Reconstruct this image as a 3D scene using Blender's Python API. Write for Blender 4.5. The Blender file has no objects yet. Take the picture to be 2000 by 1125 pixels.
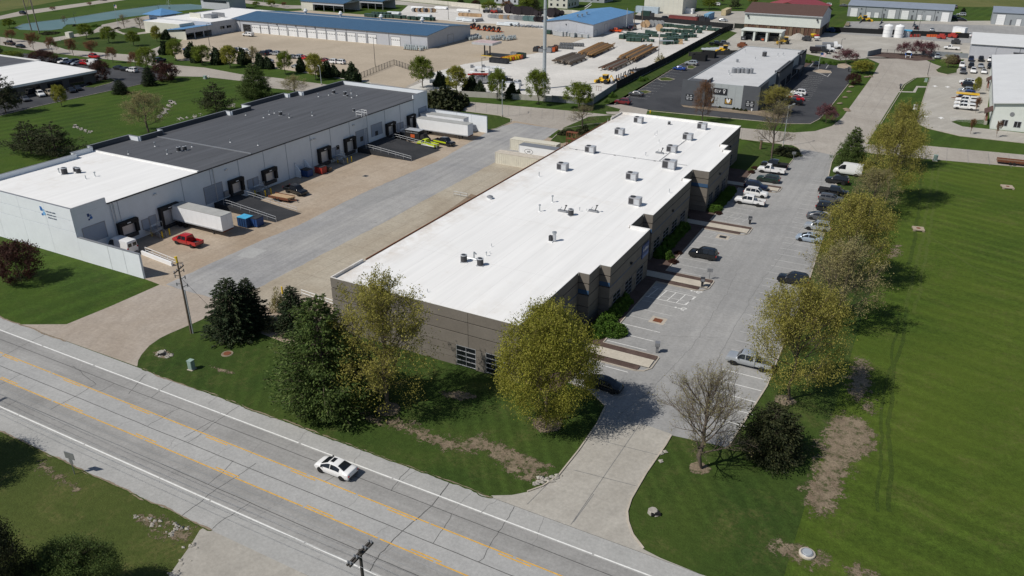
import bpy, math, random
import numpy as np
from mathutils import Vector, Matrix

SC = bpy.context.scene
COL = SC.collection
# ---------------------------------------------------------------- camera, sky, sun, exposure
CAM_H = 53.0; FPX = 1550.0
PIT = math.radians(25.8); YAW = math.radians(28.31)
cam_data = bpy.data.cameras.new("camera"); cam_data.sensor_width = 36.0
cam_data.lens = FPX / 2000.0 * 36.0; cam_data.clip_start = 1.0; cam_data.clip_end = 9000.0
cam = bpy.data.objects.new("camera", cam_data); COL.objects.link(cam)
cam.location = (0, 0, CAM_H); cam.rotation_euler = (math.pi/2 - PIT, 0, YAW)
SC.camera = cam

SUN_DIR = Vector((0.50, 0.68, -1.0)).normalized()
world = bpy.data.worlds.new("World"); SC.world = world; world.use_nodes = True
wn = world.node_tree.nodes; wl = world.node_tree.links
sky = wn.new("ShaderNodeTexSky"); sky.sky_type = 'NISHITA'; sky.sun_disc = False
sky.sun_elevation = math.asin(-SUN_DIR.z); sky.sun_rotation = math.atan2(-SUN_DIR.x, -SUN_DIR.y)
sky.air_density = 1.0; sky.dust_density = 0.6; sky.ozone_density = 1.2
wn["Background"].inputs[1].default_value = 0.066
wl.new(sky.outputs[0], wn["Background"].inputs[0])
sd = bpy.data.lights.new("sun", 'SUN'); sd.energy = 4.1; sd.angle = math.radians(0.53); sd.color = (1.0, 0.95, 0.87)
sun = bpy.data.objects.new("sun", sd); COL.objects.link(sun)
sun.rotation_euler = SUN_DIR.to_track_quat('-Z', 'Y').to_euler(); sun.location = (-80, -80, 160)
SC.view_settings.view_transform = 'Standard'; SC.view_settings.look = 'None'
SC.view_settings.exposure = -0.02; SC.view_settings.gamma = 1.0; SC.view_settings.use_curve_mapping = False
SC.render.engine = 'CYCLES'
SC.cycles.max_bounces = 5; SC.cycles.transparent_max_bounces = 6

# survey: photo bearings -> metres on the ground (X along the highway, Y along the buildings)
_u = np.array([math.sin(YAW), math.cos(YAW), 0]); _v = np.array([math.cos(YAW), -math.sin(YAW), 0])
_M = np.array([[1, 0, 0], [0, math.sin(PIT), math.cos(PIT)], [0, math.cos(PIT), -math.sin(PIT)]])
_W = np.array([_v, _u, [0, 0, 1.0]])
def G(px, py, z=0.0):
    c = np.array([(px-1000)/FPX, (562.5-py)/FPX, 1.0]); d = _W @ (_M.T @ c)
    t = (z-CAM_H)/d[2]
    return (float(d[0]*t), float(d[1]*t))
def H_at(px, py, base):            # height above a known ground point seen at image row py
    lo, hi = 0.0, 80.0
    for _ in range(40):
        m = (lo+hi)/2
        c = _M @ (_W.T @ np.array([base[0], base[1], m-CAM_H]))
        if 562.5-FPX*c[1]/c[2] > py: lo = m
        else: hi = m
    return lo
R = random.Random(7)

# ---------------------------------------------------------------- materials
MATS = {}
class NT:
    def __init__(s, name):
        s.m = bpy.data.materials.new(name); s.m.use_nodes = True
        s.t = s.m.node_tree; s.n = s.t.nodes; s.b = s.n["Principled BSDF"]; s._pos = None
        MATS[name] = s.m
    def node(s, typ, **kw):
        x = s.n.new(typ)
        for k, v in kw.items(): setattr(x, k, v)
        return x
    def lk(s, a, b): s.t.links.new(a, b)
    def pos(s):
        if s._pos is None: s._pos = s.node("ShaderNodeNewGeometry").outputs["Position"]
        return s._pos
    def mapped(s, scale=(1, 1, 1), rot=0.0):
        mp = s.node("ShaderNodeMapping"); s.lk(s.pos(), mp.inputs[0])
        mp.inputs["Scale"].default_value = scale; mp.inputs["Rotation"].default_value = (0, 0, rot)
        return mp.outputs[0]
    def noise(s, scale, detail=4, rough=.6, vec=None, dist=0.0):
        x = s.node("ShaderNodeTexNoise"); x.inputs["Scale"].default_value = scale
        x.inputs["Detail"].default_value = detail; x.inputs["Roughness"].default_value = rough
        x.inputs["Distortion"].default_value = dist
        s.lk(vec or s.pos(), x.inputs["Vector"]); return x.outputs[0]
    def ramp(s, val, a, b, lo=0.0, hi=1.0):
        x = s.node("ShaderNodeMapRange"); s.lk(val, x.inputs[0])
        x.inputs[1].default_value = a; x.inputs[2].default_value = b
        x.inputs[3].default_value = lo; x.inputs[4].default_value = hi; return x.outputs[0]
    def math(s, op, a, b=None):
        x = s.node("ShaderNodeMath", operation=op)
        for i, q in enumerate((a, b)):
            if q is None: continue
            if isinstance(q, (int, float)): x.inputs[i].default_value = q
            else: s.lk(q, x.inputs[i])
        return x.outputs[0]
    def mix(s, fac, a, b, mode='MIX'):
        x = s.node("ShaderNodeMix", data_type='RGBA', blend_type=mode)
        for i, q in ((0, fac), (6, a), (7, b)):
            if isinstance(q, (int, float)): x.inputs[i].default_value = q
            elif isinstance(q, (tuple, list)): x.inputs[i].default_value = (*q[:3], 1.0)
            else: s.lk(q, x.inputs[i])
        return x.outputs[2]
    def color(s, c):
        if isinstance(c, tuple): s.b.inputs["Base Color"].default_value = (*c, 1)
        else: s.lk(c, s.b.inputs["Base Color"])
    def bump(s, h, strength=.3, dist=.05):
        x = s.node("ShaderNodeBump"); x.inputs["Strength"].default_value = strength; x.inputs["Distance"].default_value = dist
        s.lk(h, x.inputs["Height"]); s.lk(x.outputs[0], s.b.inputs["Normal"])
    def set(s, **kw):
        for k, v in kw.items(): s.b.inputs[k.replace('_', ' ')].default_value = v
        return s

def plain(name, c, rough=.6, metal=0.0, var=.18, scale=1.5, spec=.4, fine=0.0):
    t = NT(name); t.set(Roughness=rough, Metallic=metal)
    t.b.inputs["Specular IOR Level"].default_value = spec
    if var:
        n = t.noise(scale, 5, .65)
        k = t.ramp(n, .25, .75, 1-var, 1+var)
        if fine: k = t.math('MULTIPLY', k, t.ramp(t.noise(scale*14, 2), .3, .7, 1-fine, 1+fine))
        cc = t.node("ShaderNodeCombineColor")
        for i in range(3): t.lk(t.math('MULTIPLY', k, c[i]), cc.inputs[i])
        t.color(cc.outputs[0])
    else: t.color(c)
    return t.m

def paving(name, c, c2, big=.07, fine=2.5, streak=None, spots=None, amp=.5):
    """worn paving: two tones mottled over metres, aggregate grain, lengthwise wear, dark oil spots"""
    t = NT(name); t.set(Roughness=.9); t.b.inputs["Specular IOR Level"].default_value = .25
    f = t.ramp(t.noise(big, 6, .62, dist=.6), .35, .68)
    col = t.mix(f, c, c2)
    g = t.ramp(t.noise(fine, 3, .7), .25, .75, 1-.14*amp*2, 1+.14*amp*2)
    g2 = t.ramp(t.noise(.55, 4, .6), .3, .7, 1-.06, 1+.06)
    g = t.math('MULTIPLY', g, g2)
    if streak:                                     # (direction angle, strength): tyre wear along the lane
        m2 = t.node("ShaderNodeMapping"); t.lk(t.mapped((1, 1, 1), -streak[0]), m2.inputs[0]); m2.inputs["Scale"].default_value = (.035, .9, 1); v = m2.outputs[0]
        g = t.math('MULTIPLY', g, t.ramp(t.noise(1.0, 5, .6, vec=v), .3, .7, 1-streak[1], 1+streak[1]*.6))
    col = t.mix(1.0, col, g, 'MULTIPLY')
    if spots:
        sp = t.ramp(t.noise(.35, 6, .7), .62, .78)
        col = t.mix(t.math('MULTIPLY', sp, spots[1]), col, spots[0])
    t.color(col); t.bump(t.noise(fine*4, 3), .15, .02)
    return t.m

def grass(name, c1, c2, stripe=None, dry=.25, stripe2=None):
    t = NT(name); t.set(Roughness=.95); t.b.inputs["Specular IOR Level"].default_value = .15
    f = t.ramp(t.noise(.05, 6, .65, dist=1.0), .32, .68)
    col = t.mix(f, c1, c2)
    if stripe:                                     # (angle, width m, strength) lean of the mown grass
        for ang, w, st in ([stripe, stripe2] if stripe2 else [stripe]):
            wv = t.node("ShaderNodeTexWave", wave_type='BANDS', bands_direction='X', wave_profile='SIN')
            wv.inputs["Scale"].default_value = math.pi/(10*w) ; wv.inputs["Distortion"].default_value = 1.4
            wv.inputs["Detail"].default_value = 3; wv.inputs["Detail Scale"].default_value = .6
            t.lk(t.mapped((1, 1, 1), ang), wv.inputs["Vector"])
            k = t.ramp(wv.outputs["Fac"], .35, .97, 1-st*.6, 1+st*1.3)
            br = t.ramp(t.noise(.04, 3), .35, .6)
            k = t.math('ADD', t.math('MULTIPLY', k, br), t.math('SUBTRACT', 1.0, br))
            col = t.mix(1.0, col, k, 'MULTIPLY')
    g = t.ramp(t.noise(1.6, 4, .75), .25, .75, .62, 1.4)
    g = t.math('MULTIPLY', g, t.ramp(t.noise(6.5, 3, .7), .25, .75, .72, 1.3))
    col = t.mix(1.0, col, g, 'MULTIPLY')
    col = t.mix(t.math('MULTIPLY', t.ramp(t.noise(.022, 5, .7, dist=1.5), .42, .62), .45), col, (c2[0]*1.32, c2[1]*1.2, c2[2]*1.2))
    if dry:
        d = t.math('MULTIPLY', t.ramp(t.noise(.16, 7, .75, dist=.5), .50, .70), t.ramp(t.noise(2.2, 4, .7), .4, .62))
        col = t.mix(t.math('MULTIPLY', d, dry), col, (.17, .145, .06))
    t.color(col); t.bump(t.noise(5, 4, .7), .7, .12)
    return t.m

def leafmat(name, c1, c2, c3, trans=.4):
    t = NT(name)
    rnd = t.node("ShaderNodeNewGeometry").outputs["Random Per Island"]
    col = t.mix(t.ramp(rnd, 0, .6), c1, c2); col = t.mix(t.ramp(rnd, .6, 1), col, c3)
    col = t.mix(1.0, col, t.ramp(t.noise(.55, 3), .3, .7, .72, 1.25), 'MULTIPLY')
    t.color(col); t.set(Roughness=.7); t.b.inputs["Specular IOR Level"].default_value = .2
    tr = t.node("ShaderNodeBsdfTranslucent"); t.lk(col, tr.inputs[0])
    mx = t.node("ShaderNodeMixShader"); mx.inputs[0].default_value = trans
    t.lk(t.b.outputs[0], mx.inputs[1]); t.lk(tr.outputs[0], mx.inputs[2])
    t.lk(mx.outputs[0], t.n["Material Output"].inputs[0])
    return t.m

def paint(name, c, rough=.25, metal=0.0):
    t = NT(name); t.color(c); t.set(Roughness=rough, Metallic=metal)
    t.b.inputs["Coat Weight"].default_value = .6; t.b.inputs["Coat Roughness"].default_value = .06
    return t.m

def ribbed(name, c, pitch, ang=0.0, depth=.5, rough=.45, var=.1, axis='X'):
    """sheet metal: seams as fine relief on a real roof or wall"""
    t = NT(name); t.set(Roughness=rough)
    k = t.ramp(t.noise(.4, 5, .65), .3, .7, 1-var, 1+var)
    col = t.mix(1.0, c, k, 'MULTIPLY')
    wv = t.node("ShaderNodeTexWave", wave_type='BANDS', bands_direction=axis, wave_profile='SAW')
    wv.inputs["Scale"].default_value = math.pi/(10*pitch); t.lk(t.mapped((1, 1, 1), ang), wv.inputs["Vector"])
    rr = t.ramp(wv.outputs["Fac"], .86, 1.0)
    t.color(col); t.bump(rr, depth, .06)
    return t.m

# grounds
GR_F = grass("grass_field", (.042, .074, .0095), (.064, .098, .0125), (math.radians(-72), 3.1, .17), .40)
GR_W = grass("grass_west", (.030, .060, .010), (.046, .082, .011), (math.radians(11), 4.2, .17), .25)
GR_N = grass("grass_front", (.026, .052, .010), (.043, .070, .013), (math.radians(-36), 1.7, .16), .45)
GR_R = grass("grass_rough", (.032, .056, .012), (.062, .082, .020), None, .75)
GR_P = grass("grass_pale", (.075, .100, .028), (.120, .125, .045), None, .6)
CONC_TAN = paving("concrete_tan", (.31, .245, .180), (.40, .335, .265), .06, 2.2, (math.radians(90), .07), ((.19, .155, .12), .6))
CONC_SLAB = paving("concrete_slab", (.33, .285, .22), (.41, .37, .30), .07, 2.2, (math.radians(90), .08), ((.22, .19, .15), .5))
CONC_DRIVE = paving("concrete_drive", (.32, .27, .22), (.375, .33, .285), .06, 2.2, (math.radians(115), .07), ((.21, .18, .15), .5))
CONC_STREET = paving("concrete_street", (.315, .285, .25), (.385, .355, .315), .05, 2.2, (math.radians(100), .06), ((.21, .19, .165), .4))
CONC_GREY = paving("concrete_grey", (.335, .315, .28), (.42, .40, .36), .08, 2.4, (math.radians(70), .08), ((.23, .21, .18), .5))
CONC_PALE = paving("concrete_pale", (.45, .41, .345), (.50, .455, .38), .3, 3.0)
ASPH_OLD = paving("asphalt_old", (.265, .265, .268), (.35, .345, .335), .07, 2.5, (math.radians(90), .14), ((.13, .13, .13), .55))
ASPH_LOT = paving("asphalt_lot", (.26, .26, .258), (.325, .322, .315), .06, 2.5, (math.radians(90), .09), ((.16, .16, .16), .5))
ASPH_NEW = paving("asphalt_dark", (.040, .042, .048), (.066, .068, .074), .08, 2.5, None, ((.11, .11, .11), .5))
ASPH_PATCH = paving("asphalt_patch", (.026, .028, .032), (.045, .046, .050), .2, 3)
HWY_SH = paving("highway_shoulder", (.335, .335, .325), (.375, .372, .36), .1, 3.0, (0, .05))
HWY_LANE = paving("highway_lane", (.262, .258, .25), (.325, .32, .31), .09, 3.0, (0, .15), ((.17, .17, .17), .45))
HWY_MID = paving("highway_middle", (.335, .336, .332), (.375, .374, .365), .1, 3.0, (0, .05))
GRAVEL = paving("gravel_white", (.50, .485, .455), (.62, .60, .565), .05, 1.8, None, ((.40, .36, .30), .5))
GRAVEL_TAN = paving("gravel_tan", (.36, .305, .235), (.43, .365, .285), .05, 1.8, None, ((.28, .24, .19), .4))
DIRT0 = paving("bare_dirt", (.185, .145, .105), (.26, .21, .155), .4, 4.0, None, ((.10, .10, .05), .6), 1.0)
DIRT = DIRT0
t = NT("worn_soil"); t.set(Roughness=.95); at_ = t.node("ShaderNodeAttribute"); at_.attribute_name = "edge"
g_ = t.mix(t.ramp(t.noise(.5, 6, .7), .35, .65), (.150, .112, .075), (.245, .195, .135)); g_ = t.mix(1.0, g_, t.ramp(t.noise(5, 4, .75), .3, .7, .6, 1.35), 'MULTIPLY')
t.color(t.mix(t.ramp(t.noise(1.1, 5, .75), .50, .62), g_, (.055, .062, .018))); t.bump(t.noise(6, 4, .75), .8, .1)
mk_ = t.ramp(t.math('ADD', at_.outputs["Fac"], t.math('ADD', t.math('MULTIPLY', t.math('SUBTRACT', t.noise(.9, 6, .75), .5), 4.4), t.math('MULTIPLY', t.math('SUBTRACT', t.noise(4.5, 3, .7), .5), 1.6))), -.10, .30)
mx_ = t.node("ShaderNodeMixShader"); tb_ = t.node("ShaderNodeBsdfTransparent"); t.lk(mk_, mx_.inputs[0]); t.lk(tb_.outputs[0], mx_.inputs[1]); t.lk(t.b.outputs[0], mx_.inputs[2]); t.lk(mx_.outputs[0], t.n["Material Output"].inputs[0])
WORN = t.m
MULCH = paving("mulch", (.075, .050, .042), (.115, .080, .068), .6, 9.0, None, None, 1.4)
STONE = plain("riprap_stone", (.33, .31, .275), .9, 0, .3, 2.0, .2)
LINE_W = plain("paint_white", (.72, .72, .70), .7, 0, .16, 3)
LINE_Y = plain("paint_yellow", (.60, .34, .055), .7, 0, .3, 2)
LINE_F = plain("paint_faded", (.47, .47, .46), .8, 0, .3, 2.0)
SEAL = plain("crack_seal", (.095, .094, .092), .7, 0, .4, 2)
SEAL_L = plain("hairline_crack", (.17, .17, .168), .8, 0, .3, 2)
KERB = plain("kerb_concrete", (.42, .375, .315), .9, 0, .2, .8)
# buildings
WALL_BR = plain("tilt_up_taupe", (.170, .151, .130), .85, 0, .10, .7, .3, .08)
WALL_BR2 = plain("tilt_up_taupe_light", (.182, .163, .141), .85, 0, .10, .7, .3, .08)
WALL_GAP = plain("joint_dark", (.045, .045, .055), .9, 0, .2, 1)
WALL_BLUE = plain("accent_blue", (.035, .085, .17), .7, 0, .1, 1)
WALL_WH = plain("wall_white", (.72, .755, .79), .8, 0, .05, .5, .3, .03)
def roofwhite():
    t = NT("roof_white"); t.set(Roughness=.55)
    st = t.math('MULTIPLY', t.ramp(t.noise(.06, 6, .7, dist=.8), .55, .75), t.ramp(t.noise(.9, 4, .7), .35, .7))
    sx = t.node("ShaderNodeSeparateXYZ"); t.lk(t.pos(), sx.inputs[0])
    ws = t.math('MULTIPLY', t.math('MULTIPLY', t.ramp(sx.outputs[0], -62, -66.8), t.ramp(sx.outputs[0], -80, -79)), t.ramp(t.noise(.22, 6, .75), .42, .62))
    col = t.mix(t.math('MULTIPLY', st, .5), (.81, .805, .79), (.52, .45, .36)); col = t.mix(t.math('MULTIPLY', ws, .5), col, (.42, .32, .22))
    sm = t.ramp(t.noise(1.0, 4, .6, vec=t.mapped((.9, .05, 1))), .35, .7, .93, 1.03)
    t.color(t.mix(1.0, col, sm, 'MULTIPLY')); return t.m
ROOF_WH = roofwhite()
def roofdark():
    t = NT("roof_dark"); t.set(Roughness=.8)
    k = t.ramp(t.noise(1.0, 5, .65, vec=t.mapped((.9, .04, 1))), .3, .7, .74, 1.32)
    k = t.math('MULTIPLY', k, t.ramp(t.noise(3.5, 3), .3, .7, .88, 1.12))
    sp = t.ramp(t.noise(1.9, 2), .70, .76)
    t.color(t.mix(t.math('MULTIPLY', sp, .35), t.mix(1.0, (.070, .074, .084), k, 'MULTIPLY'), (.28, .28, .29))); return t.m
ROOF_DK = roofdark()
METAL_L = plain("metal_light", (.55, .57, .60), .4, .4, .08, 1)
METAL_G = plain("metal_grey", (.30, .31, .33), .5, .5, .1, 1)
METAL_D = plain("metal_dark", (.05, .052, .058), .5, .3, .15, 2)
GALV = plain("galvanised", (.42, .45, .47), .4, .7, .15, 2)
AC_GREY = plain("unit_grey", (.36, .36, .38), .55, .2, .08, 1)
AC_GRILL = plain("unit_grille", (.05, .05, .055), .7, 0, .3, 5)
GLASS = plain("window_glass", (.012, .014, .018), .07, 0, 0, 1, .6)
DOOR_GR = ribbed("door_grey", (.30, .35, .43), .45, 0, .5, .5, .06, 'Z')
DOOR_WH = ribbed("door_white", (.76, .77, .78), .6, 0, .4, .5, .05, 'Z')
BLACK = plain("black_rubber", (.014, .013, .014), .75, 0, .25, 2)
DARK = plain("dark_void", (.006, .006, .007), .9, 0, 0)  # near-black that stands for the shade inside bays, doorways and pipe mouths
WHITE = plain("white_paint", (.78, .79, .80), .5, 0, .05, .8)
YELLOW = plain("safety_yellow", (.70, .48, .02), .5, 0, .1, 2)
WOOD = plain("weathered_wood", (.17, .12, .08), .85, 0, .3, 2)
WOOD_PALE = plain("pale_wood", (.45, .32, .19), .85, 0, .25, 2)
POLE_WOOD = plain("pole_wood", (.15, .115, .085), .85, 0, .25, 2)
POLE_GOLD = plain("pole_fresh", (.36, .20, .080), .8, 0, .3, 1.2)
POLE_GREY = plain("pole_old", (.21, .18, .155), .85, 0, .3, 1.2)
POLE_LT = plain("pole_steel", (.50, .54, .57), .45, .4, .08, 1)
RUST = plain("rust", (.16, .055, .025), .85, 0, .35, 3)
RED = plain("red_paint", (.36, .04, .03), .5, 0, .12, 2)
ORANGE = plain("orange_paint", (.55, .11, .03), .5, 0, .12, 2)
ROOF_BLUE = ribbed("roof_blue", (.045, .105, .190), .9, 0, .5, .45, .08)
ROOF_BLUE2 = ribbed("roof_blue_bright", (.105, .25, .46), .9, 0, .5, .45, .08)
ROOF_GREY = ribbed("roof_slate", (.23, .265, .32), .9, 0, .5, .45, .08)
ROOF_BROWN = plain("shingle_brown", (.095, .058, .050), .9, 0, .2, 1.5, .2, .12)
ROOF_RED = ribbed("roof_red", (.27, .035, .04), .9, 0, .4, .5, .1)
ROOF_PALE = plain("roof_pale", (.60, .61, .615), .6, 0, .06, .15, .3, .04)
ROOF_GRV = plain("roof_grey_membrane", (.52, .525, .53), .7, 0, .09, .2, .3, .05)
WALL_LG = plain("wall_light_grey", (.45, .465, .50), .75, 0, .06, .6)
WALL_MG = plain("wall_mid_grey", (.30, .325, .345), .8, 0, .06, .6)
WALL_DG = plain("wall_dark_grey", (.085, .092, .105), .8, 0, .08, .6)
WALL_CREAM = plain("wall_cream", (.58, .57, .50), .8, 0, .06, .6)
WALL_PALE = plain("wall_pale_sage", (.60, .635, .60), .8, 0, .05, .6)
WALL_TAN = plain("wall_tan", (.42, .34, .25), .8, 0, .08, .6)
BRICK_RED = plain("brick_red", (.22, .095, .07), .85, 0, .2, 3)
BARK = plain("bark", (.125, .100, .080), .9, 0, .3, 2.5, .2)
BARK_L = plain("bark_pale", (.20, .175, .145), .9, 0, .3, 2.5, .2)
TRANSF = plain("transformer_green", (.022, .050, .040), .5, 0, .2, .8)
CANT_GREY = plain("can_grey", (.42, .48, .50), .5, .2, .12, 1)
FENCE_BLK = plain("fence_screen_black", (.012, .013, .015), .9, 0, .2, .8)
FENCE_CON = plain("fence_panel_grey", (.20, .22, .235), .8, 0, .12, .8)
CONT_CREAM = plain("container_cream", (.60, .57, .48), .6, 0, .10, 1.2)
DUMP_BLUE = plain("dumpster_blue", (.018, .05, .13), .5, 0, .15, 2)
LID_BLUE = plain("lid_blue", (.07, .38, .62), .5, 0, .08, 2)
SIGN_NAVY = plain("sign_navy", (.02, .06, .19), .5, 0, 0)
SIGN_BLK = plain("sign_black", (.02, .022, .028), .5, 0, 0)
POND = None
t = NT("pond_water"); t.color(t.mix(t.ramp(t.noise(.05, 3), .4, .6), (.075, .15, .15), (.10, .18, .175))); t.set(Roughness=.28)
t.bump(t.noise(1.2, 3), .25, .05); POND = t.m
# foliage
LF_YG = leafmat("leaf_yellowgreen", (.190, .205, .030), (.30, .295, .046), (.39, .355, .08))
LF_OL = leafmat("leaf_olive", (.220, .212, .045), (.335, .308, .068), (.41, .365, .11))
LF_BUD = leafmat("leaf_bud", (.25, .24, .105), (.33, .29, .13), (.38, .33, .17))
LF_GR = leafmat("leaf_green", (.105, .150, .020), (.165, .215, .028), (.21, .25, .04))
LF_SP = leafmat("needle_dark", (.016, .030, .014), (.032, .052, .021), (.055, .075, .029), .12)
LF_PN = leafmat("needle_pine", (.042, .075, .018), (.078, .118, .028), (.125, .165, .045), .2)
LF_DK = leafmat("needle_dark_olive", (.020, .028, .012), (.036, .044, .017), (.060, .064, .024), .12)  # dark olive needles; also darkens the shaded lower-left crown
LF_RD = leafmat("leaf_maroon", (.050, .022, .018), (.075, .034, .026), (.095, .045, .034))
LF_PK = leafmat("blossom_pink", (.13, .05, .065), (.19, .085, .10), (.14, .06, .05))
LF_RB = leafmat("leaf_russet", (.19, .085, .045), (.24, .12, .065), (.17, .11, .05))
LF_HG = leafmat("hedge_green", (.038, .085, .012), (.065, .13, .016), (.10, .18, .025), .2)
# car paints
CP = {k: paint("car_"+k, v, r, m) for k, v, r, m in [
    ("white", (.78, .78, .78), .3, 0), ("black", (.008, .009, .011), .2, 0), ("silver", (.50, .53, .56), .3, .5),
    ("grey", (.12, .125, .135), .3, .4), ("navy", (.012, .02, .055), .25, .2), ("blue", (.02, .06, .28), .25, .2),
    ("red", (.42, .012, .015), .25, 0), ("maroon", (.16, .012, .018), .3, .1), ("tan", (.38, .33, .25), .35, .3),
    ("lime", (.52, .62, .02), .3, 0), ("green", (.02, .04, .032), .25, .2), ("paleblue", (.42, .50, .60), .3, .4),
    ("brown", (.07, .04, .03), .3, .2), ("orange", (.75, .10, .02), .35, 0), ("yellow", (.80, .48, .02), .4, 0)]}
HEADL = plain("headlight", (.75, .78, .80), .1, 0, 0); TAILL = plain("taillight", (.35, .01, .01), .2, 0, 0)
TYRE = plain("tyre", (.012, .012, .013), .8, 0, 0); RIM = plain("wheel_rim", (.48, .49, .51), .4, .15, 0)

# ---------------------------------------------------------------- geometry helpers
def tag(o, label=None, cat=None, group=None, kind=None):
    if label: o["label"] = label
    if cat: o["category"] = cat
    if group: o["group"] = group
    if kind: o["kind"] = kind
    return o
def link(name, me, parent=None):
    o = bpy.data.objects.new(name, me); COL.objects.link(o)
    if parent is not None: o.parent = parent
    return o
def thing(name, label, cat, loc=(0, 0, 0), rz=0.0, group=None, scale=None):
    o = bpy.data.objects.new(name, None); COL.objects.link(o); o.empty_display_size = .5
    o.location = loc if len(loc) == 3 else (*loc, 0); o.rotation_euler = (0, 0, rz)
    if scale is not None: o.scale = scale if isinstance(scale, tuple) else (scale,)*3
    return tag(o, label, cat, group)
def copy_tree(o, parent=None):
    c = o.copy(); COL.objects.link(c)
    if parent is not None: c.parent = parent
    for ch in list(o.children): copy_tree(ch, c)
    return c

class MB:
    def __init__(s): s.v = []; s.f = []; s.m = []; s.mats = []
    def mi(s, m):
        if m not in s.mats: s.mats.append(m)
        return s.mats.index(m)
    def add(s, vs, fs, m):
        b = len(s.v); i = s.mi(m); s.v += [tuple(x) for x in vs]
        for f in fs: s.f.append(tuple(b+k for k in f)); s.m.append(i)
        return s
    def box(s, x0, y0, z0, x1, y1, z1, m):
        vs = [(x0,y0,z0),(x1,y0,z0),(x1,y1,z0),(x0,y1,z0),(x0,y0,z1),(x1,y0,z1),(x1,y1,z1),(x0,y1,z1)]
        return s.add(vs, [(0,3,2,1),(4,5,6,7),(0,1,5,4),(1,2,6,5),(2,3,7,6),(3,0,4,7)], m)
    def cbox(s, cx, cy, z0, lx, ly, h, m, rz=0.0):
        c, q = math.cos(rz), math.sin(rz); vs = []
        for z in (z0, z0+h):
            for sx, sy in ((-1,-1),(1,-1),(1,1),(-1,1)):
                a, b = sx*lx/2, sy*ly/2; vs.append((cx+a*c-b*q, cy+a*q+b*c, z))
        return s.add(vs, [(0,3,2,1),(4,5,6,7),(0,1,5,4),(1,2,6,5),(2,3,7,6),(3,0,4,7)], m)
    def quad(s, a, b, c, d, m): return s.add([a,b,c,d], [(0,1,2,3)], m)
    def prism(s, poly, z0, z1, m, mtop=None):
        n = len(poly)
        ar = sum(poly[i][0]*poly[(i+1)%n][1]-poly[(i+1)%n][0]*poly[i][1] for i in range(n))
        if ar < 0: poly = poly[::-1]
        vs = [(x,y,z0) for x,y in poly]+[(x,y,z1) for x,y in poly]
        s.add(vs, [tuple(range(n))[::-1]]+[(i,(i+1)%n,n+(i+1)%n,n+i) for i in range(n)], m)
        return s.add([(x,y,z1) for x,y in poly], [tuple(range(n))], mtop or m)
    def cyl(s, p0, p1, r0, m, r1=None, n=8, caps=True):
        r1 = r0 if r1 is None else r1; p0 = Vector(p0); p1 = Vector(p1); d = (p1-p0)
        d = d.normalized() if d.length > 1e-9 else Vector((0,0,1))
        a = d.orthogonal().normalized(); b = d.cross(a); vs = []
        for p, r in ((p0,r0),(p1,r1)):
            for k in range(n):
                t = 2*math.pi*k/n; vs.append(p+(a*math.cos(t)+b*math.sin(t))*r)
        fs = [(k,(k+1)%n,n+(k+1)%n,n+k) for k in range(n)]
        if caps: fs += [tuple(range(n))[::-1], tuple(range(n,2*n))]
        return s.add(vs, fs, m)
    def lathe(s, prof, m, n=12, c=(0,0,0)):
        vs = []; fs = []
        for r, z in prof:
            for k in range(n):
                t = 2*math.pi*k/n; vs.append((c[0]+r*math.cos(t), c[1]+r*math.sin(t), c[2]+z))
        for i in range(len(prof)-1):
            for k in range(n): fs.append((i*n+k, i*n+(k+1)%n, (i+1)*n+(k+1)%n, (i+1)*n+k))
        fs += [tuple(range(n))[::-1], tuple((len(prof)-1)*n+k for k in range(n))]
        return s.add(vs, fs, m)
    def mesh(s, name, smooth=None):
        me = bpy.data.meshes.new(name); me.from_pydata(s.v, [], s.f)
        for m in s.mats: me.materials.append(m)
        me.polygons.foreach_set("material_index", s.m)
        if smooth is not None:
            me.polygons.foreach_set("use_smooth", [True]*len(s.f)); me.set_sharp_from_angle(angle=math.radians(smooth))
        me.update(); return me
    def build(s, name, parent=None, smooth=None, loc=None, rz=None):
        o = link(name, s.mesh(name, smooth), parent)
        if loc is not None: o.location = loc if len(loc) == 3 else (*loc, 0)
        if rz is not None: o.rotation_euler = (0, 0, rz)
        return o
def part(name, parent, fn):
    b = MB(); fn(b); return b.build(name, parent)
def bx(name, parent, x0, y0, z0, x1, y1, z1, m):
    return MB().box(min(x0,x1), min(y0,y1), min(z0,z1), max(x0,x1), max(y0,y1), max(z0,z1), m).build(name, parent)
def roughen(pts, amp, step=1.2, seed=1):
    r = random.Random(seed); out = []; n = len(pts)
    for i in range(n):
        a, b = pts[i], pts[(i+1)%n]; L = math.dist(a, b); k = max(1, int(L/step))
        for j in range(k):
            t = j/k; o = max(-.3*step, min(.3*step, r.gauss(0, amp)))*(j > 0); out.append((a[0]+(b[0]-a[0])*t-o*(b[1]-a[1])/L, a[1]+(b[1]-a[1])*t+o*(b[0]-a[0])/L))
    return out
def sheet(name, pts, z, m, parent=None, px=True, rough=0, step=1.2):
    p = [G(*q) for q in pts] if px else list(pts)
    if rough: p = roughen(p, rough, step, len(name)+len(pts))
    n = len(p)
    if sum(p[i][0]*p[(i+1)%n][1]-p[(i+1)%n][0]*p[i][1] for i in range(n)) < 0: p = p[::-1]
    b = MB(); b.add([(x,y,z) for x,y in p], [tuple(range(n))], m)
    o = b.build(name, parent)
    if parent is None: tag(o, kind="structure")
    return o
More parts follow.
